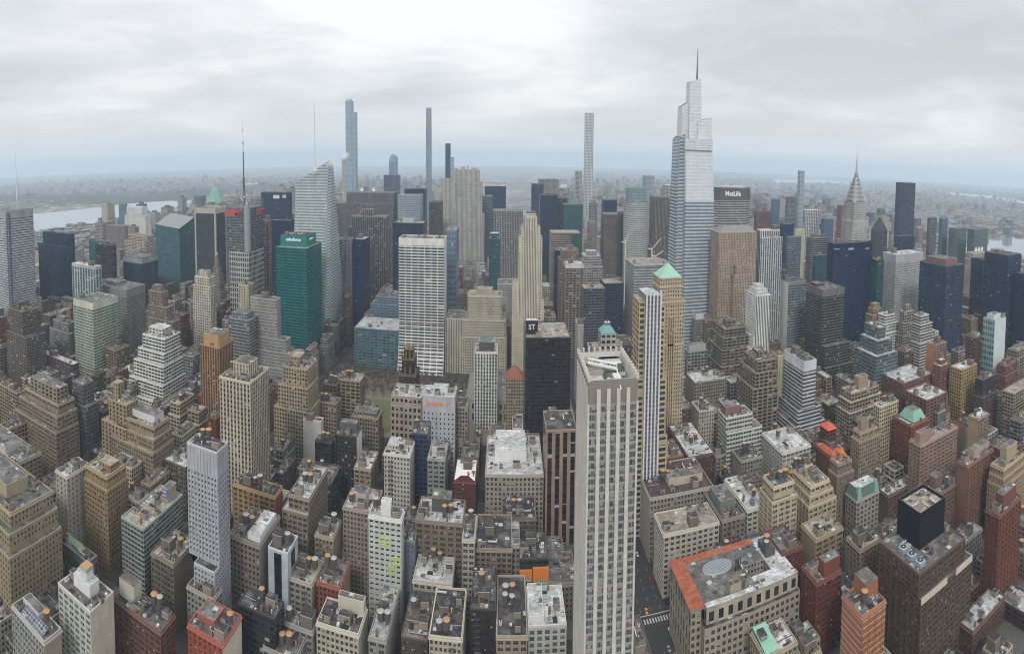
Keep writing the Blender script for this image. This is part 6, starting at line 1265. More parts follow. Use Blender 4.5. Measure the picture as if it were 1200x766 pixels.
for k in range(11):
    y=-D+2*D*k/10
    for sx in (-1,1): b.box(sx*(W-.1)-.7,sx*(W-.1)+.7,y-.45,y+.45,H-.5,H+2.2,pm)
for k in range(9):
    x=-W+2*W*k/8; b.box(x-.45,x+.45,D-.6,D+.5,H-.5,H+2.2,pm)
b.obj('crown',t)
b=MB(); b.quad([(x,y,H-4.5) for x,y in inset(q,1.2)],roof_mat('grey')); ro=b.obj('roof',t)
for k in range(16):
    rr=random.Random(k+40); unit(('air_conditioner','pipe_run','duct','vent_pipe','roof_hatch','railing')[k%6],ro,rr.uniform(-W*.85,W*.85),rr.uniform(-D*.9,D*.9),H-4.5,(k%2)*1.57,1.)
b=MB(); b.box(-W*.2,W*.75,D*.2,D*.8,H-4.5,H-1,M_UNITD,M_UNIT)
for k in range(5): b.cyl(-W*.08+k*W*.17,D*.5,2.,H-1,H,M_UNIT,M_BLACK,12)
b.obj('cooling_plant',ro)
b=MB(); b.box(-W*.85,-W*.2,-D*.2,D*.7,H-4.5,H-1,solid((.40,.37,.31)),roof_mat('tan')); b.box(-W*.9,-W*.3,-D*.9,-D*.4,H-4.5,H-2,M_UNIT,roof_mat('white')); b.obj('stair_hut',ro)
b=MB()
b.bar((-W*.75,D*.1,H+.5),(W*.25,-D*.62,H+2),.8,M_WHITE,6); b.bar((-W*.75,D*.1,H+2.5),(W*.25,-D*.62,H+4),.5,M_WHITE,6)
for k in range(9):
    f=k/8; b.bar((-W*.75+W*f,D*.1-D*.72*f,H+.5+1.5*f),(-W*.75+W*min(1,f+.06),D*.1-D*.72*min(1,f+.06),H+2.5+1.5*f),.25,M_WHITE,4)
b.box(W*.12,W*.4,-D*.8,-D*.45,H-4.5,H-1,M_WHITE); b.bar((W*.25,-D*.62,H+2),(W*.28,-D-1.9,H-4),.35,M_WHITE,5); b.obj('cleaning_crane',ro)
# yellow, white and blue striped tower
v=418; zt=zat(762,345,v)
def ux(x): return find_u(x,v,zt-30)
keep(ux(744),ux(783),v-3,v+28); cu=ux(764)
t=thing('apartment_tower','slim tower of white and blue stripes flanked by yellow brick corners','apartment building',(cu,v+12,0))
cs=F((.22,.235,.275),(.05,.07,.115),b=1.5,f=3.4,ww=.8,wh=.7,bl=0.); ym=F((.46,.34,.16),(.025,.045,.09),b=6,f=4.3,ww=.72,wh=.62,bl=.05); bl_=solid((.03,.05,.11),.3)
b=MB(); b.prism(rect(ux(755.5)-cu,ux(772.5)-cu,-15,12),0,zt,cs,roof_mat('white'),fl=3.4,bay=1.5); b.obj('striped_wall',t)
b=MB(); b.prism(rect(ux(748.5)-cu,ux(755.4)-cu,-12,11),0,zt-5,ym,roof_mat('tan'),fl=4.3,bay=6); b.prism(rect(ux(772.6)-cu,ux(778.5)-cu,-12,11),0,zt-9,ym,roof_mat('tan'),fl=4.3,bay=6,uo=9)
z2=zat(778,443,v); z3=zat(778,508,v); b.prism(rect(ux(745.5)-cu,ux(755.3)-cu,-13.5,-12.02),0,z2+2,ym,roof_mat('tan'),fl=4.3,bay=6,uo=21); b.prism(rect(ux(772.7)-cu,ux(781.5)-cu,-13.5,10),0,z2,ym,roof_mat('tan'),fl=4.3,bay=6,uo=33); b.prism(rect(ux(772.8)-cu,ux(783.5)-cu,-14.6,9),0,z3,ym,roof_mat('tan'),fl=4.3,bay=6,uo=43); b.obj('yellow_wall',t)
wmt=solid((.60,.595,.57))
for k in range(5):
    x=ux(755.8)-cu+(ux(772.2)-ux(755.8))*k/4
    b=MB(); b.box(x-.62,x+.62,-16.2,-15.02,5,zt+3,wmt,bottom=True); b.obj('white_fin',t)
# tan tower with a green pyramid roof
v=500; ze=zat(786,326,v); za=zat(785,308,v+14)
def ux(x): return find_u(x,v,ze-20)
cu=ux(787); W=(ux(802.5)-ux(771.5))/2; keep(cu-W,cu+W,v-2,v+32)
t=thing('skyscraper','tan stone tower capped by a pale green pyramid roof','skyscraper',(cu,v+15,0))
m=F((.38,.315,.215),(.04,.04,.036),b=2.7,f=3.6,ww=.42,wh=.52,bl=.1); mc=F((.40,.31,.19),(.04,.04,.04),b=2.2,f=3.6,ww=.5,wh=.6,sp=(.12,.10,.07)); tr=solid((.44,.35,.22))
b=MB(); zb=zat(786,352,v); b.prism(rect(-W,W,-15,15),0,zb,m,roof_mat('tan'),fl=3.6,bay=2.7); b.prism(rect(-W*.24,W*.24,-15.5,-15.01),20,zb-14,mc,tr,fl=3.6,bay=2.2); b.prism(rect(-W*.86,W*.86,-13,13),zb,ze,m,None,fl=3.6,bay=2.7)
b.obj('wall',t)
z5=zat(786,405,v)
for a_,d_,z0_,z1_ in ((1.05,15.7,zb-2.4,zb-.3),(.92,13.8,ze-9,ze-7.6),(1.03,15.5,z5,z5+1.5)):
    b=MB(); b.prism(rect(-W*a_,W*a_,-d_,d_),z0_,z1_,tr,tr,bottom=True); b.obj('cornice',t)
b=MB(); b.prism(rect(-W*.82,W*.82,-12,12),ze,za,solid((.29,.48,.38),.8,.4,.35,'pale_copper'),None,poly2=rect(-.3,.3,-.3,.3)); b.ringtop(rect(-W*.86,W*.86,-13,13),rect(-W*.82,W*.82,-12,12),ze,tr); b.obj('pyramid_roof',t)
# small building with copper pyramid
v=545; ze=zat(713,391,v); za=zat(713,377,v+8); cu=find_u(713.5,v,ze); W=(find_u(722.5,v,ze)-find_u(704.5,v,ze))/2; keep(cu-W*1.9,cu+W*1.9,v,v+26)
t=thing('office_tower','pale stepped building with a blue green copper pyramid and lantern','office tower',(cu,v+10,0))
m=F((.38,.35,.31),DG,b=6,f=5.5,ww=.7,wh=.5,bl=.1); b=MB(); b.prism(rect(-W,W,-9,9),0,ze,m,None,fl=5.5,bay=6); b.prism(rect(-W*1.9,-W-.01,-6,12),0,ze-14,F((.36,.33,.29),DG,b=2.8,f=3.6,ww=.45,wh=.5),roof_mat('tan'),fl=3.6,bay=2.8); b.prism(rect(W+.01,W*1.9,-6,12),0,ze-12,F((.36,.33,.29),DG,b=2.8,f=3.6,ww=.45,wh=.5),roof_mat('tan'),fl=3.6,bay=2.8); b.obj('wall',t)
b=MB(); b.prism(rect(-W*.95,W*.95,-8.5,8.5),ze,za-3,solid((.16,.34,.31),.7,.2,.3,'dark_copper'),None,poly2=rect(-W*.35,W*.35,-3,3)); b.prism(rect(-W*.35,W*.35,-3,3),za-3,za-.5,M_UNITD,M_UNIT); b.cyl(0,0,.7,za-.5,za+2,M_STEEL,n=6,cone=za+5); b.obj('copper_roof',t)
# red pyramid roofed building
H=58; u,v=atz(603,444,H); W=(find_u(613.5,v,H)-find_u(593,v,H))/2; keep(u-W,u+W,v,v+22)
t=thing('office_tower','small tan building with a red pyramid roof left of the black glass tower','office building',(u,v+10,0))
b=MB(); b.prism(rect(-W,W,-10,10),0,H,F((.30,.25,.185),DG,b=3,f=3.6,ww=.5,wh=.5),None,fl=3.6,bay=3); b.obj('wall',t)
b=MB(); b.prism(rect(-W*1.03,W*1.03,-10.3,10.3),H-.2,H+11,solid((.27,.11,.065),.8,.25,.5,'red_tiles'),None,poly2=rect(-W*.12,W*.12,-1,1),bottom=True); b.cyl(0,0,1,H+10.5,H+12,M_COPPER,n=6,cone=H+13.5); b.obj('pyramid_roof',t)
# stepped brown pyramid tower with a globe
v=790; cu=find_u(249,v,120); zt=zat(243,298,v); keep(cu-22,cu+22,v-8,v+40)
t=thing('office_tower','brown tower stepping up to a pyramid with a green globe','office tower',(cu,v+16,0))
m=F((.22,.19,.165),DG,b=2.6,f=3.6,ww=.45,wh=.5); b=MB(); zz=0; zt-=4
for w,dz in ((19,-96),(16.5,-74),(14,-56),(11.5,-41),(9,-28),(6.6,-17),(4.4,-8),(2.4,0)):
    b.prism(rect(-w,w,-w*.8,w*.8),zz,zt+dz,m,roof_mat('brown'),fl=3.6,bay=2.6); zz=zt+dz
b.obj('wall',t)
b=MB()
for i in range(6):
    a,c=math.pi*i/6-1.5708,math.pi*(i+1)/6-1.5708; b.cyl(0,0,max(.05,2.6*math.cos(a)),zt+2.6+2.6*math.sin(a),zt+2.6+2.6*math.sin(c),solid((.20,.40,.34),.4),n=10,r2=max(.05,2.6*math.cos(c)))
b.obj('globe',t)
# cream tower with copper pyramid far behind
v=1150; ze=zat(246,237,v); za=zat(246,219,v+20); cu=find_u(247,v,200); W=(find_u(258,v,200)-find_u(236,v,200))/2; keep(cu-W,cu+W,v,v+44)
t=thing('skyscraper','cream brick tower with a big weathered copper pyramid top behind the stone edged slab','skyscraper',(cu,v+22,0))
b=MB(); b.prism(rect(-W,W,-20,20),0,ze-10,F((.42,.38,.31),DG,b=3,f=4,ww=.45,wh=.55),roof_mat('tan'),fl=4,bay=3); b.prism(rect(-W*.72,W*.72,-15,15),ze-10,ze,F((.42,.39,.33),(.1,.1,.1),b=4,f=9,ww=.6,wh=.7),None,fl=9,bay=4); b.obj('wall',t)
b=MB(); oc=lambda r:[(r*math.cos(6.2832*(i+.5)/8),r*.8*math.sin(6.2832*(i+.5)/8)) for i in range(8)]
b.prism(oc(W*.82),ze,za-6,solid((.20,.36,.31),.75,.25,.2,'weathered_copper'),None,poly2=oc(W*.38)); b.prism(oc(W*.38),za-6,za,M_SKYL,None,poly2=oc(.5)); b.obj('copper_roof',t)
# signboard on the black glass tower
o=next(x for x in BL if x['label'].startswith('broad black glass tower')); f=o['fp']
x0=find_u(616,f[2]+16,f[4]); x1=find_u(630,f[2]+16,f[4]); zz=f[4]
t=thing('rooftop_sign','dark square signboard with white letters on the black glass tower roof','sign',((x0+x1)/2,f[2]+16,zz))
b=MB(); W=(x1-x0)/2; b.box(-W,W,-4,4,1.2,13.5,solid((.025,.022,.024),.7,.1),roof_mat('white')); b.box(-W*.8,W*.8,-3,3,0.02,1.2,M_STEEL); b.obj('sign_box',t); text_sign('ST',t,(0,-4.1,7.2),0,7,WHL,.1)
# orange roofed corner store
u0,u1,v0,v1,H=corner_box((787,814,938),722,H=44); v1=v0+46; keep(u0,u1,v0,v1); W,D=(u1-u0)/2,(v1-v0)/2
t=thing('department_store','stone corner building with a flat orange roof edge, oval skylight and light well','department store',((u0+u1)/2,(v0+v1)/2,0))
st=dict(w=(.33,.29,.225),g=(.02,.022,.025),b=3.8,f=4.2,ww=.6,wh=.58,bl=.15); wm=masonry(st['w']); pn=pane_mat(st['g'],.15)
b=MB(); panes=[]; xo=-W+26; p=[(-W,-D+9),(xo,-D+9)]
panes+=window_walls(t,b,None,(-W,D),(-W,-D+6),0,H-1.6,dict(st,b=5.2,f=11,ww=.55,wh=.8),wm,pn,.8); panes+=window_walls(t,b,None,(-W,-D+6),(-W+7,-D+6),0,H-1.6,st,wm,pn,1.); panes+=window_walls(t,b,None,(-W+7,-D+6),(-W+7,-D),0,H-9,st,wm,pn,1.); panes+=window_walls(t,b,None,(-W+7,-D),(W,-D),0,H-9,st,wm,pn,1.2)
b.prism([(W,-D),(W,D)],0,H-9,wm,None,only=[0]); b.prism([(W,D),(-W,D)],0,H-1.6,wm,None,only=[0]); b.quad([(-W+7,-D+6,H-9),(-W+7,D,H-9),(-W+7,D,H-1.6),(-W+7,-D+6,H-1.6)],wm); b.obj('wall',t); add_windows(t,panes,pn,100)
om=roof_mat('orange'); gy=solid((.24,.22,.19),.8)
b=MB(); 
b.prism([(-W-1.2,-D+4.8),(-W+9,-D+4.8),(-W+9,D+1),(-W-1.2,D+1)],H-1.6,H-.4,gy,om,bottom=True); b.prism([(-W+9.02,D-4.5),(W*.62,D-4.5),(W*.62,D+1),(-W+9.02,D+1)],H-1.6,H-.4,gy,om,bottom=True); b.obj('orange_roof',t)
b=MB(); zr=H-.9; lw=(W*.22,W*.62,-D*.35,D*.12)
for X0,X1,Y0,Y1,mm in ((-W+9,lw[0],-D+6,D-4.5,'grey'),(lw[0],lw[1],lw[3],D-4.5,'grey'),(lw[0],lw[1],-D+6,lw[2],'white'),(lw[1],W,-D+6,D-.3,'white')): b.quad([(X0,Y0,zr),(X1,Y0,zr),(X1,Y1,zr),(X0,Y1,zr)],roof_mat(mm))
lm=F((.32,.27,.23),DG,b=2.6,f=3.6,ww=.5,wh=.5); b.prism(list(reversed(rect(*lw))),H-22,zr,lm,None,fl=3.6,bay=2.6); b.quad([(x,y,H-22) for x,y in rect(*lw)],roof_mat('dark')); ro=b.obj('roof',t)
b=MB(); msd=F((.35,.31,.245),(.02,.022,.025),b=6.5,f=9,ww=.5,wh=.72,bl=.1); b.prism([(-W+9,-D+2.2),(W-.6,-D+2.2),(W-.6,-D+6),(-W+9,-D+6)],H-9,H+.6,msd,roof_mat('white'),fl=9.6,bay=6.5); b.ringtop(rect(-W+7,W,-D,D-1),rect(-W+9,W-.6,-D+2.2,D-2),H-9,roof_mat('dark')); b.prism([(W-.6,-D+6),(W-.6,D)],H-9,H-.9,wm,None,only=[0]); b.obj('attic_wall',t)
b=MB(); n=24; cx,cy_=-W*.25,D*.35; el=[(cx+11*math.cos(6.2832*i/n),cy_+6*math.sin(6.2832*i/n)) for i in range(n)]; b.prism(el,zr,zr+1.1,M_UNIT,None); b.quad([(x,y,zr+1.1) for x,y in el],facade(dict(w=(.40,.41,.42),g=(.10,.13,.17),b=1,f=1,ww=.82,wh=.86,bl=0),0.),[((x-cx)*.95+50,(y-cy_)*.8+50) for x,y in el]); b.obj('oval_skylight',ro)
b=MB(); bx,by=-W*.18,-D*.55; b.box(bx-4,bx+4,by-3.2,by+3.2,zr,zr+6,solid((.35,.29,.21)),roof_mat('brown')); b.box(bx+5,bx+8,by-1,by+2.5,zr,zr+4.2,solid((.12,.09,.085)),roof_mat('brown')); b.obj('stair_hut',ro)
for k in range(14):
    rr=random.Random(k); x=rr.uniform(-W*.5,W*.95); y=rr.uniform(-D*.6,D*.7)
    if lw[0]-2<x<lw[1]+2 and lw[2]-2<y<lw[3]+2: continue
    if abs(x-cx)<13 and abs(y-cy_)<8: continue
    unit(('air_conditioner','duct','vent_pipe','roof_hatch','cooling_unit')[k%5],ro,x,y,zr,(k%2)*1.57,1.)
for k in range(4):
    b=MB(); b.cyl(W*.02+k*1.3,D*.02+k*.3,.4,zr,zr+7,M_BLACK,n=6); b.obj('flue_pipe',ro)
b=MB(); b.box(W*.66,W*.86,D*.1,D*.62,zr,zr+5,M_STEEL); b.obj('dark_plant_box',ro); rr=random.Random(9); tank(t,W*.76,D*.36,zr+5,2.1,'tan',.3,rr); tank(t,W*.70,D*.2,zr+5,1.7,'grey',.3,rr)
# church
u,v=atz(1124,496,32); keep(u-9,u+9,v-14,v+22)
t=thing('church','small stone church with a reddish gabled roof and a slim green spire','church',(u,v,0))
sm=solid((.27,.23,.18),.9,.3,.4,'rubble_stone'); rm=solid((.16,.075,.055),.85,.3,.4,'red_slate'); b=MB(); b.box(-9,9,-10,22,0,24,sm); b.obj('wall',t)
b=MB(); b.quad([(-9.5,-10.4,23.8),(0,-10.4,33),(0,22.4,33),(-9.5,22.4,23.8)],rm); b.quad([(0,-10.4,33),(9.5,-10.4,23.8),(9.5,22.4,23.8),(0,22.4,33)],rm); b.quad([(-9.5,-10.4,23.8),(9.5,-10.4,23.8),(0,-10.4,33)],sm); b.quad([(9.5,22.4,23.8),(-9.5,22.4,23.8),(0,22.4,33)],sm); b.obj('gabled_roof',t)
b=MB(); b.box(-8,-1,14,21,0,40,F((.30,.26,.20),DG,b=3,f=8,ww=.35,wh=.6)); b.prism(rect(-8,-1,14,21),40,50,rm,None,poly2=rect(-5.5,-3.5,16.5,18.5)); b.cyl(-4.5,17.5,1.2,50,56,M_COPPER,n=8,cone=64); b.obj('steeple',t)
for i,b in enumerate(BL): build(b,i)
# ---------------------------------------------------------------- library beside the park
v=628; u0,u1=find_u(546,v,24),find_u(617,v,24); keep(u0,u1,v,v+84)
t=thing('library_building','long grey stone library with a sloping roof glimpsed behind the white gridded tower','library',((u0+u1)/2,v+42,0))
W=(u1-u0)/2; sm=F((.30,.29,.27),DG,b=6,f=12,ww=.4,wh=.6); b=MB(); b.prism(rect(-W,W,-42,42),0,22,sm,None,fl=12,bay=6); b.obj('wall',t)
b=MB(); b.prism(rect(-W-.5,W+.5,-42.5,42.5),22,31,solid((.20,.19,.185),.7,.2,.1,'lead_roof'),roof_mat('grey'),poly2=rect(-W+16,W-16,-26,26)); b.obj('roof',t)
# ---------------------------------------------------------------- far city, too many to count
TAKEN=[f[:4] for f in (b['fp'] for b in BL)]+KEEP
TREE={}
for f in TAKEN:
    for i in range(int(f[0]//120),int(f[1]//120)+1):
        for j in range(int(f[2]//120),int(f[3]//120)+1): TREE.setdefault((i,j),[]).append(f)
def free(u0,u1,v0,v1,mg=1.):
    for i in range(int((u0-2)//120),int((u1+2)//120)+1):
        for j in range(int((v0-2)//120),int((v1+2)//120)+1):
            for f in TREE.get((i,j),()):
                if u0<f[1]+mg and u1>f[0]-mg and v0<f[3]+mg and v1>f[2]-mg: return False
    return True
def claim(f):
    for i in range(int(f[0]//120),int(f[1]//120)+1):
        for j in range(int(f[2]//120),int(f[3]//120)+1): TREE.setdefault((i,j),[]).append(f)
FARST=[F(w,g,b=3.2,f=3.8,ww=ww,wh=wh,bl=.15) for w,g,ww,wh in (((.36,.33,.29),DG,.5,.5),((.26,.21,.17),DG,.45,.5),((.20,.13,.11),DG,.45,.5),((.38,.37,.36),DG,.55,.5),((.15,.17,.20),(.04,.06,.09),.9,.6),((.30,.30,.30),DG,.6,.5),((.09,.10,.12),(.03,.04,.06),.9,.6),((.40,.34,.26),DG,.45,.5))]
FARRF=[roof_mat(k) for k in('grey','pink','grey','brown','tan')]
def inpoly(x,y,P):
    c=False; j=len(P)-1
    for i in range(len(P)):
        if (P[i][1]>y)!=(P[j][1]>y) and x<(P[j][0]-P[i][0])*(y-P[i][1])/(P[j][1]-P[i][1]+1e-9)+P[i][0]: c=not c
        j=i
    return c
def dry(cells): return [(u,v) for u,v in cells if not any(inpoly(u,v,w) for w in (wA,wB,wC,wD,wE))]
def sprawl(name,cells,hfun,seed,step,size,blocks=None):
    rr=random.Random(seed); b=MB()
    for u,v in cells:
        u+=rr.uniform(-.4,.4)*step; v+=rr.uniform(-.4,.4)*step
        w,d=rr.uniform(*size)/2,rr.uniform(*size)/2; h=hfun(rr,u,v)
        if h<=0 or not free(u-w,u+w,v-d,v+d): continue
        x,y=proj(u,v,h)
        if x<-60 or x>1260: continue
        b.prism(rect(u-w,u+w,v-d,v+d),0,h,rr.choice(FARST),rr.choice(FARRF),fl=3.8,bay=3.2,uo=rr.randrange(500))
        if h>45 and rr.random()<.7: b.prism(rect(u-w*.5,u+w*.4,v-d*.4,v+d*.5),h,h+rr.uniform(4,9),rr.choice(FARST),rr.choice(FARRF),fl=3.8,bay=3.2)
    o=b.obj(name); o['kind']='stuff'; o['label']={'uptown_sprawl':'hazy mass of uptown buildings beyond the towers','eastside_sprawl':'low riverside blocks in front of the eastern river','westside_sprawl':'low west side rooftops running to the river','eastern_sprawl':'hazy low rooftops across the eastern river','western_sprawl':'hazy low shore town across the western river'}[name]; o['category']='far buildings'; return o
def grid(u0,u1,v0,v1,s): 
    return [(u,v) for u in range(int(u0),int(u1),s) for v in range(int(v0),int(v1),s)]
def h_up(rr,u,v):
    if -330<u<420 and v>2100: return 0
    base=rr.choice((22,28,36,48,60,75,90)); 
    if rr.random()<.13: base=rr.uniform(90,150)
    if abs(u)<330 and v<2100: base=min(base,85)
    if v>3600: base*=.6
    return base
sprawl('uptown_sprawl',grid(-1500,1750,1480,3600,44)+grid(-2300,2300,3600,7200,90),h_up,11,30,(24,46))
sprawl('eastside_sprawl',dry(grid(905,1700,640,1480,44)),lambda rr,u,v: rr.choice((12,16,20,26,34)) if u>1050 else rr.choice((20,30,40,55,70)),17,30,(22,42))
def h_w(rr,u,v): return rr.choice((10,12,14,16,18,24)) if rr.random()<.93 or u<-1450 else rr.uniform(45,120)
sprawl('westside_sprawl',grid(-2050,-900,560,2600,36),h_w,12,26,(18,40))
def h_q(rr,u,v):
    h=rr.choice((7,8,9,11,13)); 
    if rr.random()<.05: h=rr.uniform(22,60)
    # nothing may stand in the water
    return h
sprawl('eastern_sprawl',dry(grid(1500,6200,700,6200,62)+[(u,v) for u,v in grid(1500,11000,2500,12000,150) if u>6200 or v>6200]),h_q,13,60,(22,58))
sprawl('western_sprawl',dry([(u,v) for u,v in grid(-9000,-2400,1700,9000,95) if u<-3300 or v>3600]),h_q,14,90,(26,70))
# ---------------------------------------------------------------- infill between the towers: only what the view shows
bpy.context.view_layer.update()
dg=bpy.context.evaluated_depsgraph_get()
def seen(u,v,z):
    o=Vector((0,0,H0)); p=Vector((u,v,z)); d=p-o; L_=d.length; d.normalize()
    hit,loc_,*_=sc.ray_cast(dg,o,d,distance=L_-.8)
    return not hit
rr=random.Random(77); CAND=[]
LB=[b for b in BL]
for (a,c) in us:
    for (d,e) in vs_:
        if e<150 or d>1440 or (a==-242 and 560<d<740): continue
        half=(e-d)/2
        for (r0,r1) in ((d+1,d+half-.5),(d+half+.5,e-1)):
            u=a+1
            while u<c-9:
                w=rr.choice((9,11,13,15,18,22,26) if d<620 else (15,18,22,26,30)); w=min(w,c-1-u)
                if w<7.5: break
                CAND.append((u,u+w-.3,r0,r1)); u+=w
OUT=[]
for (u0,u1,v0,v1) in CAND:
    x,y=proj((u0+u1)/2,v0,20)
    if x<-30 or x>1230 or y>800: continue
    dist=math.hypot((u0+u1)/2,v0)
    if not free(u0,u1,v0,v1,.4):
        # try the half lots
        m=(v0+v1)/2; um=(u0+u1)/2; ok=None
        for f in ((u0,u1,v0,m),(u0,u1,m,v1),(u0,um,v0,v1),(um,u1,v0,v1)):
            if min(f[1]-f[0],f[3]-f[2])>7 and free(*f,.4): ok=f; break
        if not ok: continue
        u0,u1,v0,v1=ok
    h=rr.uniform(16,46) if dist<520 else rr.uniform(22,52) if dist<800 else rr.uniform(28,75)
    # keep below the roofs of the authored buildings just behind
    for b in BL:
        f=b['fp']
        if f[2]>v0-5 and f[2]-v1<90 and f[0]<u1+12 and f[1]>u0-12: h=min(h,f[4]*.68)
    h=max(h,11)
    pts=[(u0+1,v0,h),(u1-1,v0,h),((u0+u1)/2,(v0+v1)/2,h),((u0+u1)/2,v0,h*.6),(u0+1,v1-1,h),(u1-1,v1-1,h)]
    if any(seen(*p) for p in pts): OUT.append((dist,u0,u1,v0,v1,h)); claim((u0,u1,v0,v1))
OUT.sort()
def short(l):
    for s in (' with ',' left ',' right ',' behind ',' beside ',' between ',' in ',' at ',' below ',' above ',' standing',' squeezed',' wedged',' wrapped',' capped',' near ',' on ',' over ',' of ',' just',' against',' far ',' facing',' rising',' tucked',' before ',' cut ',' around ',' running',' stepping',' dotted',' peeking',', ',' whose',' alone',' glimpsed',' tapering',' built',' flanked',' dominating',' littered',' topped by',' from',' leaning',' that'):
        i=l.find(s)
        if i>0 and len(l[:i].split())>=2: l=l[:i]
    return l
REF=[(short(b['label']),(b['fp'][0]+b['fp'][1])/2,(b['fp'][2]+b['fp'][3])/2) for b in BL]
from collections import Counter
_c=Counter(r[0] for r in REF); REF=[r for r in REF if _c[r[0]]==1 and len(r[0].split())<=6]
USED=set(b['label'] for b in BL)
NST=['tan','brown','grey','stone','brick','cream','dbrown','red','brown','tan','grey','white']
NAMEC={'tan':'tan','brown':'brown','grey':'grey','stone':'pale stone','brick':'brick','cream':'cream','dbrown':'dark brown','red':'red brick','white':'white'}
NIN=280; rest=MB()
for i,(dist,u0,u1,v0,v1,h) in enumerate(OUT):
    st=rr.choice(NST); rk=rr.choice(['grey','dark','white','brown','grey','dark','tan'])
    s=dict(STY[st]); j=rr.uniform(.75,1.15); s['w']=tuple(round(c*j,3) for c in s['w'])
    s['w']=tuple(round(c/.03)*.03 for c in s['w'])
    if i>=NIN:
        rest.prism(rect(u0,u1,v0,v1),.2,h,facade(s,.3),roof_mat(rk),fl=s['f'],bay=s['b'],uo=i*7); continue
    cu,cv_=(u0+u1)/2,(v0+v1)/2
    refs=sorted(REF,key=lambda r:(r[1]-cu)**2+(r[2]-cv_)**2)[:6]
    lab=None
    for rf in refs:
        da,db=cu-rf[1],cv_-rf[2]
        rel=('right of' if da>0 else 'left of') if abs(da)>abs(db)*.7 else ('behind' if db>0 else 'in front of')
        for ad in ('low','plain','small'):
            c='%s %s building with a %s roof %s the %s'%(ad,NAMEC[st],rk,rel,rf[0])
            if c not in USED and len(c.split())<=16: lab=c; break
        if lab: break
    lab=lab or 'low %s building with %s roof in the crowded block %s'%(NAMEC[st],rk,'behind the '+refs[0][0])
    USED.add(lab)
    bb=dict(name='low_building' if h<26 else 'loft_building',label=lab,xs=None,y=0,H=h,st=(st,s),cat='building',steps=((h*.22,2.,2.,2.5),) if (h>30 and rr.random()<.4) else (),pent=(.15,.5,.4,.85,3.5) if rr.random()<.4 and dist<600 else None,tanks=(1 if rr.random()<.35 and dist<620 else 0),roof=rk,geo=0,k=dict(pc=(.3,.27,.23)) if dist<600 else {},fp=(u0,u1,v0,v1,h))
    build(bb,5000+i)['group']='low infill buildings between the towers'
if rest.f: o=rest.obj('midtown_infill'); o['kind']='stuff'; o['label']='dense low blocks packed between the far midtown towers'; o['category']='far buildings'
print('infill',len(OUT),'windows',NWIN[0],'objects',len(bpy.data.objects))
# ---------------------------------------------------------------- bare park trees
bark=solid((.10,.085,.07),.95,.3,.8,'bark'); twig=solid((.155,.13,.105),.95,.3,.6,'twigs')
def tree_parts(seed):
    rr=random.Random(seed); tb=MB(); cb=MB()
    tb.bar((0,0,0),(0,0,4.5),.28,bark,6)
    def grow(p,d,L_,r,n):
        q=p+d*L_; (tb if n>2 else cb).bar(tuple(p),tuple(q),r,bark if n>2 else twig,4 if n>1 else 3)
        if n==0: return
        for k in range(4 if n>1 else 5):
            nd=(d+Vector((rr.uniform(-1,1),rr.uniform(-1,1),rr.uniform(-.25,.8)))*.75).normalized(); grow(p+d*L_*rr.uniform(.6,1.),nd,L_*rr.uniform(.6,.85),max(r*.62,.085),n-1)
    for k in range(4): grow(Vector((0,0,4+.4*k)),Vector((rr.uniform(-.7,.7),rr.uniform(-.7,.7),1)).normalized(),3.2,.17,3)
    return tb.mesh('trunk'),cb.mesh('crown')
TP=[tree_parts(s) for s in (1,2,3)]
def tree(u,v,z,label,grp,k,rr):
    t=thing('bare_tree',label,'tree',(u,v,z),grp); t.rotation_euler=(0,0,rr.uniform(0,6.28)); s=rr.uniform(.85,1.25); t.scale=(s,s,s)
    for nm,me in zip(('trunk','crown'),TP[k]):
        o=bpy.data.objects.new(nm,me); COL.objects.link(o); o.parent=t
rr=random.Random(21)
for i in range(27):
    for j in range(9):
        u=-238+i*11.8+rr.uniform(-3,3); v=668+j*7.6+rr.uniform(-3,3)
        if free(u-3,u+3,v-3,v+3,0): tree(u,v,.2,'bare leafless tree in the rows north of the park lawn','bare trees beyond the park lawn',(i+j)%3,rr)
for j in range(9):
    for i in range(2):
        u=-232+i*14+rr.uniform(-2,2); v=578+j*10.5
        if free(u-3,u+3,v-3,v+3,0): tree(u,v,.2,'bare leafless tree in the line left of the park lawn','bare trees along the left park edge',(i+j)%3,rr)
# ---------------------------------------------------------------- vehicles
tyre=solid((.02,.02,.02),.9,.1,1.,'rubber'); glassm=solid((.02,.025,.03),.12,.1,1.,'car_glass')
def car_meshes(col,van=False):
    pm=solid(col,.3,.06,1.,'car_paint'); b=MB(); L_,w,h=(2.3,.92,.75)
    b.prism(rect(-w,w,-L_,L_),.28,.82,pm,pm,poly2=rect(-w*.96,w*.96,-L_*.97,L_*.97)); 
    hb=1.9 if van else 1.42
    b.prism(rect(-w*.9,w*.9,-L_*.72,L_*(.62 if van else .38)),.82,hb-.05,glassm,pm,poly2=rect(-w*.76,w*.76,-L_*.5,L_*(.45 if van else .12)))
    body=b.mesh('body'); wh=MB()
    n=10
    P=[(.33*math.cos(6.28*i/n),.33*math.sin(6.28*i/n)) for i in range(n)]
    for x in(-.1,.1): wh.quad([(x,p[0],p[1]) for p in (P if x>0 else P[::-1])],tyre)
    for i in range(n):
        a,c=P[i],P[(i+1)%n]; wh.quad([(-.1,a[0],a[1]),(-.1,c[0],c[1]),(.1,c[0],c[1]),(.1,a[0],a[1])][::-1],tyre)
    return body,wh.mesh('wheel')
CM={}
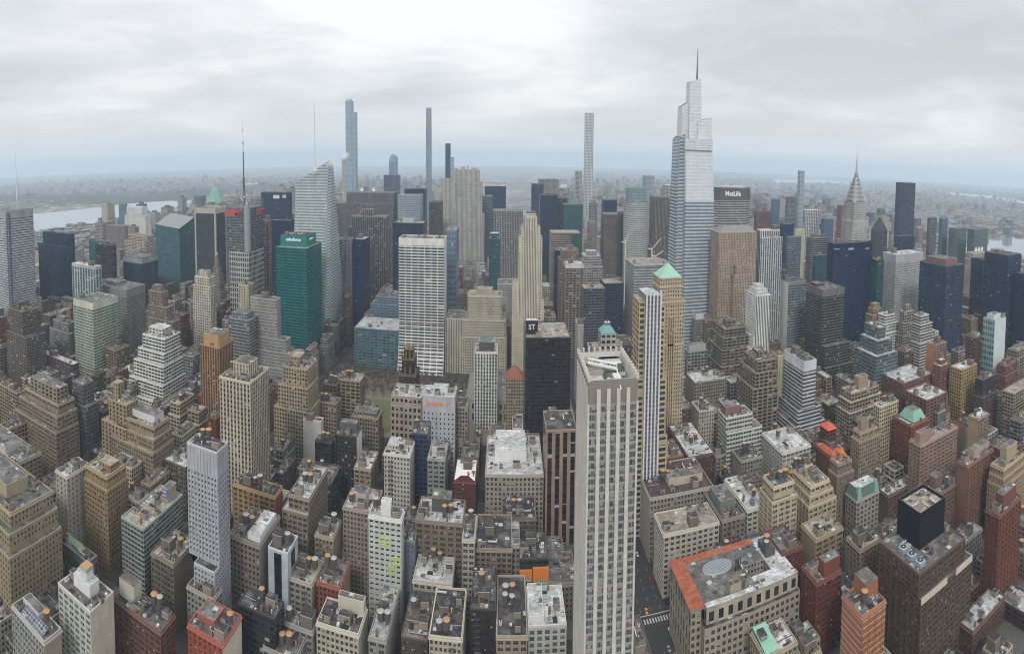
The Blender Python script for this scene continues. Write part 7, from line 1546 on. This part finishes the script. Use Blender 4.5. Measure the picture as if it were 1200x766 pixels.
def car(label,u,v,heading,col,van=False,name='car',cat='car',grp=None):
    if (col,van) not in CM: CM[(col,van)]=car_meshes(col,van)
    t=thing(name,label,cat,(u,v,.056),grp); t.rotation_euler=(0,0,heading)
    bm_,wm2=CM[(col,van)]
    o=bpy.data.objects.new('body',bm_); COL.objects.link(o); o.parent=t
    for x in(-.85,.85):
        for y in(-1.4,1.45):
            w=bpy.data.objects.new('wheel',wm2); COL.objects.link(w); w.parent=t; w.location=(x,y,.33)
def at(x,y): return atz(x,y,0)
YEL=(.70,.36,.01); BLK=(.02,.02,.022); WHT=(.6,.6,.6); SIL=(.3,.31,.32); GRY=(.1,.105,.11); DRD=(.2,.02,.02)
car('yellow taxi driving over the crosswalk on the wide avenue',*at(757.5,717),math.pi-.05,YEL,name='taxi',cat='taxi')
car('black car beside the yellow taxi at the crosswalk',*at(752,728),math.pi,BLK)
for (x,y,c,l) in ((744,664,SIL,'silver car parked on the avenue, first beyond the crossing'),(742.5,655,GRY,'dark grey car parked behind the silver one on the avenue'),(745.5,674,WHT,'white car nearest the crossing on the far avenue kerb')): 
    u,v=at(x,y); car(l,95.2,v,math.pi,c)
for (v,c,l) in ((281,WHT,'white van parked on the right kerb below the orange roof'),(288,SIL,'silver car parked ahead of the white van'),(295,BLK,'black car last in the parked line below the orange roof'),(274,GRY,'grey car parked behind the white van')): car(l,121.3,v,math.pi,c,van=(c==WHT))
car('white van crossing the side street at the red doors',118,326,1.57,WHT,True,'van','van')
car('white car in the side street before the lime framed hotel',*at(456,712),1.57,WHT); car('dark car parked left below the lime framed hotel',*at(440,704),1.57,BLK); car('grey car parked right below the lime framed hotel',*at(462,705),1.57,GRY)
car('red car in the street by the columned stone building',*at(130,690),.9,DRD); car('black car parked in the street by the columned stone building',*at(137,684),.9,BLK)
car('red car among traffic below the cream blank walled building',*at(58,597),.5,DRD); car('silver car in traffic below the cream blank walled building',*at(62,608),.5,SIL)
rr=random.Random(8)
for i in range(26):
    car('small car in the traffic on the avenue left of the park',-264+6*rr.randrange(4),705+i*13+rr.uniform(-3,3),math.pi if i%2 else 0,rr.choice((BLK,WHT,SIL,GRY,YEL,BLK)),grp='cars on the avenue left of the park')
AVC=((99,362,BLK,'black car in the left lane of the avenue beyond the crossing'),(104.5,380,SIL,'silver car in the second lane of the avenue beyond the crossing'),(112,398,WHT,'white car in the third lane of the avenue beyond the crossing'),(104,290,GRY,'grey car nearest the bottom edge on the avenue'),(111.5,312,SIL,'silver car halted at the crosswalk in the third lane'),(118,372,DRD,'dark red car by the right kerb beyond the crossing'))
for (u,v,c,l) in AVC: car(l,u,v,math.pi,c)
for k,v in enumerate(range(348,440,8)):
    car('small car parked along the right kerb of the avenue',121.4,v+(k*37%5)*.4,math.pi,(BLK,SIL,WHT,GRY,BLK,DRD)[k%6],grp='cars parked along the right avenue kerb')
# ---------------------------------------------------------------- chimneys and bridge beyond the eastern river
stk=[facade(dict(w=(.55,.53,.5),g=(.42,.08,.06),b=50,f=24,ww=1.,wh=.5,bl=0),0.)]
for k,(x,l) in enumerate(((1020.5,'leftmost of the red and white striped power station chimneys'),(1026,'second striped power station chimney from the left'),(1033.5,'third striped power station chimney from the left'))):
    u,v=at(x,243); z=zat(x,215+k,v); t=thing('striped_chimney',l,'chimney',(u,v,0),'power station chimneys beyond the river')
    b=MB(); b.cyl(0,0,6,0,z,stk[0],M_STEEL,n=10,r2=4.2)
    me=b.mesh('shaft'); 
    for lp in me.loops: me.uv_layers[0].data[lp.index].uv=(.5,me.vertices[lp.vertex_index].co.z/24)
    o=bpy.data.objects.new('shaft',me); COL.objects.link(o); o.parent=t
u0,v0=at(1040,268); u1,v1=at(1150,262)
t=thing('cantilever_bridge','pale steel cantilever bridge crossing the eastern river behind the monolith','bridge',(u0,v0,0))
b=MB(); bm=solid((.34,.32,.29),.7,.2,.05,'bridge_steel'); n=44; dx,dy=(u1-u0)/n,(v1-v0)/n
hs=[30+26*max(0,1-abs(((i/n)*4)%2-1)*1.6) for i in range(n+1)]
for i in range(n):
    p,q_=(dx*i,dy*i),(dx*(i+1),dy*(i+1)); 
    b.bar((p[0],p[1],30),(q_[0],q_[1],30),2.2,bm,4); b.bar((p[0],p[1],36+hs[i]),(q_[0],q_[1],36+hs[i+1]),1.4,bm,4); b.bar((p[0],p[1],30),(q_[0],q_[1],36+hs[i+1]),.9,bm,4); b.bar((p[0],p[1],30),(p[0],p[1],36+hs[i]),.9,bm,4)
b.obj('truss',t)
for f in (.25,.75):
    b=MB(); x,y=(u1-u0)*f,(v1-v0)*f; b.box(x-9,x+9,y-9,y+9,0,30,solid((.30,.27,.23))); b.bar((x,y,30),(x,y,112),1.6,bm,5); b.obj('pier',t)
# ---------------------------------------------------------------- cranes
def crane(label,x,y,vv,jib,lean,grp=None):
    u,_,z=atv(x,y,vv); t=thing('tower_crane',label,'crane',(u,vv,0)); cm=solid((.62,.60,.45),.6,.1,.5,'crane_paint')
    b=MB(); b.box(-1.2,1.2,-1.2,1.2,0,z,cm); b.obj('mast',t); b=MB(); b.bar((0,0,z),(jib*math.cos(lean),0,z+jib*math.sin(lean)),1.,cm,4); b.bar((0,0,z),(-8,0,z+1.5),1.4,M_WHITE,4); b.bar((0,0,z),(-3,0,z+9),.5,cm,4); b.bar((-3,0,z+9),(jib*math.cos(lean),0,z+jib*math.sin(lean)),.25,M_STEEL,3); b.obj('jib',t)
crane('white and yellow crane raised before the curved pale tower',764,292,960,26,.8); crane('second crane with a lower jib left of the curved pale tower',733,284,980,16,1.2); crane('small crane beside the banded office slab',768,300,900,18,.5)
# ---------------------------------------------------------------- steam above the crystal tower
m=bpy.data.materials.new('steam'); m.use_nodes=True; nt=m.node_tree; nt.nodes.clear(); q=G(nt)
ou=q.n('ShaderNodeOutputMaterial'); pv=q.n('ShaderNodeVolumePrincipled'); pv.inputs['Color'].default_value=(.95,.95,.95,1); nt.links.new(pv.outputs[0],ou.inputs['Volume'])
tc=q.n('ShaderNodeTexCoord'); nz=q.noise(tc.outputs['Object'],.09,4,.6)
gr=q.n('ShaderNodeTexGradient',gradient_type='SPHERICAL'); mp=q.n('ShaderNodeMapping'); mp.inputs['Location'].default_value=(-1,-1,-1); mp.inputs['Scale'].default_value=(2,2,2); nt.links.new(tc.outputs['Generated'],mp.inputs[0]); nt.links.new(mp.outputs[0],gr.inputs[0])
d=q.m('MULTIPLY',q.m('MAXIMUM',q.m('SUBTRACT',q.m('ADD',nz,q.m('MULTIPLY',gr.outputs['Fac'],.5)),.70),0.),.55); nt.links.new(d,pv.inputs['Density'])
pA=atv(366,205,800); pB=atv(414,180,800)
for k,(x,y,rx,rz,l) in enumerate(((370,201,13,11,0),(388,191,17,12,1),(405,182,15,9,2))):
    u,v,z=atv(x,y,800); b=MB(); b.box(-rx,rx,-12,12,-rz,rz,m,bottom=True)
    o=b.obj('steam'); o.location=(u,v-2,z); o['kind']='stuff'; o['label']=('steam leaving the crystal tower crown, lowest puff','steam drifting right from the crystal tower crown','steam thinning out right of the crystal tower')[k]; o['category']='steam'
# ---------------------------------------------------------------- the air
m=bpy.data.materials.new('haze'); m.use_nodes=True; nt=m.node_tree; nt.nodes.clear(); q=G(nt)
ou=q.n('ShaderNodeOutputMaterial'); pv=q.n('ShaderNodeVolumePrincipled'); pv.inputs['Color'].default_value=(.71,.865,1.,1); pv.inputs['Density'].default_value=HAZE; pv.inputs['Anisotropy'].default_value=.2; nt.links.new(pv.outputs[0],ou.inputs['Volume'])
b=MB(); P=[(26000*math.cos(6.28318*i/32),26000*math.sin(6.28318*i/32)) for i in range(32)]; b.prism(P,-1.2,560,m,m,bottom=True); o=b.obj('haze'); o['kind']='stuff'
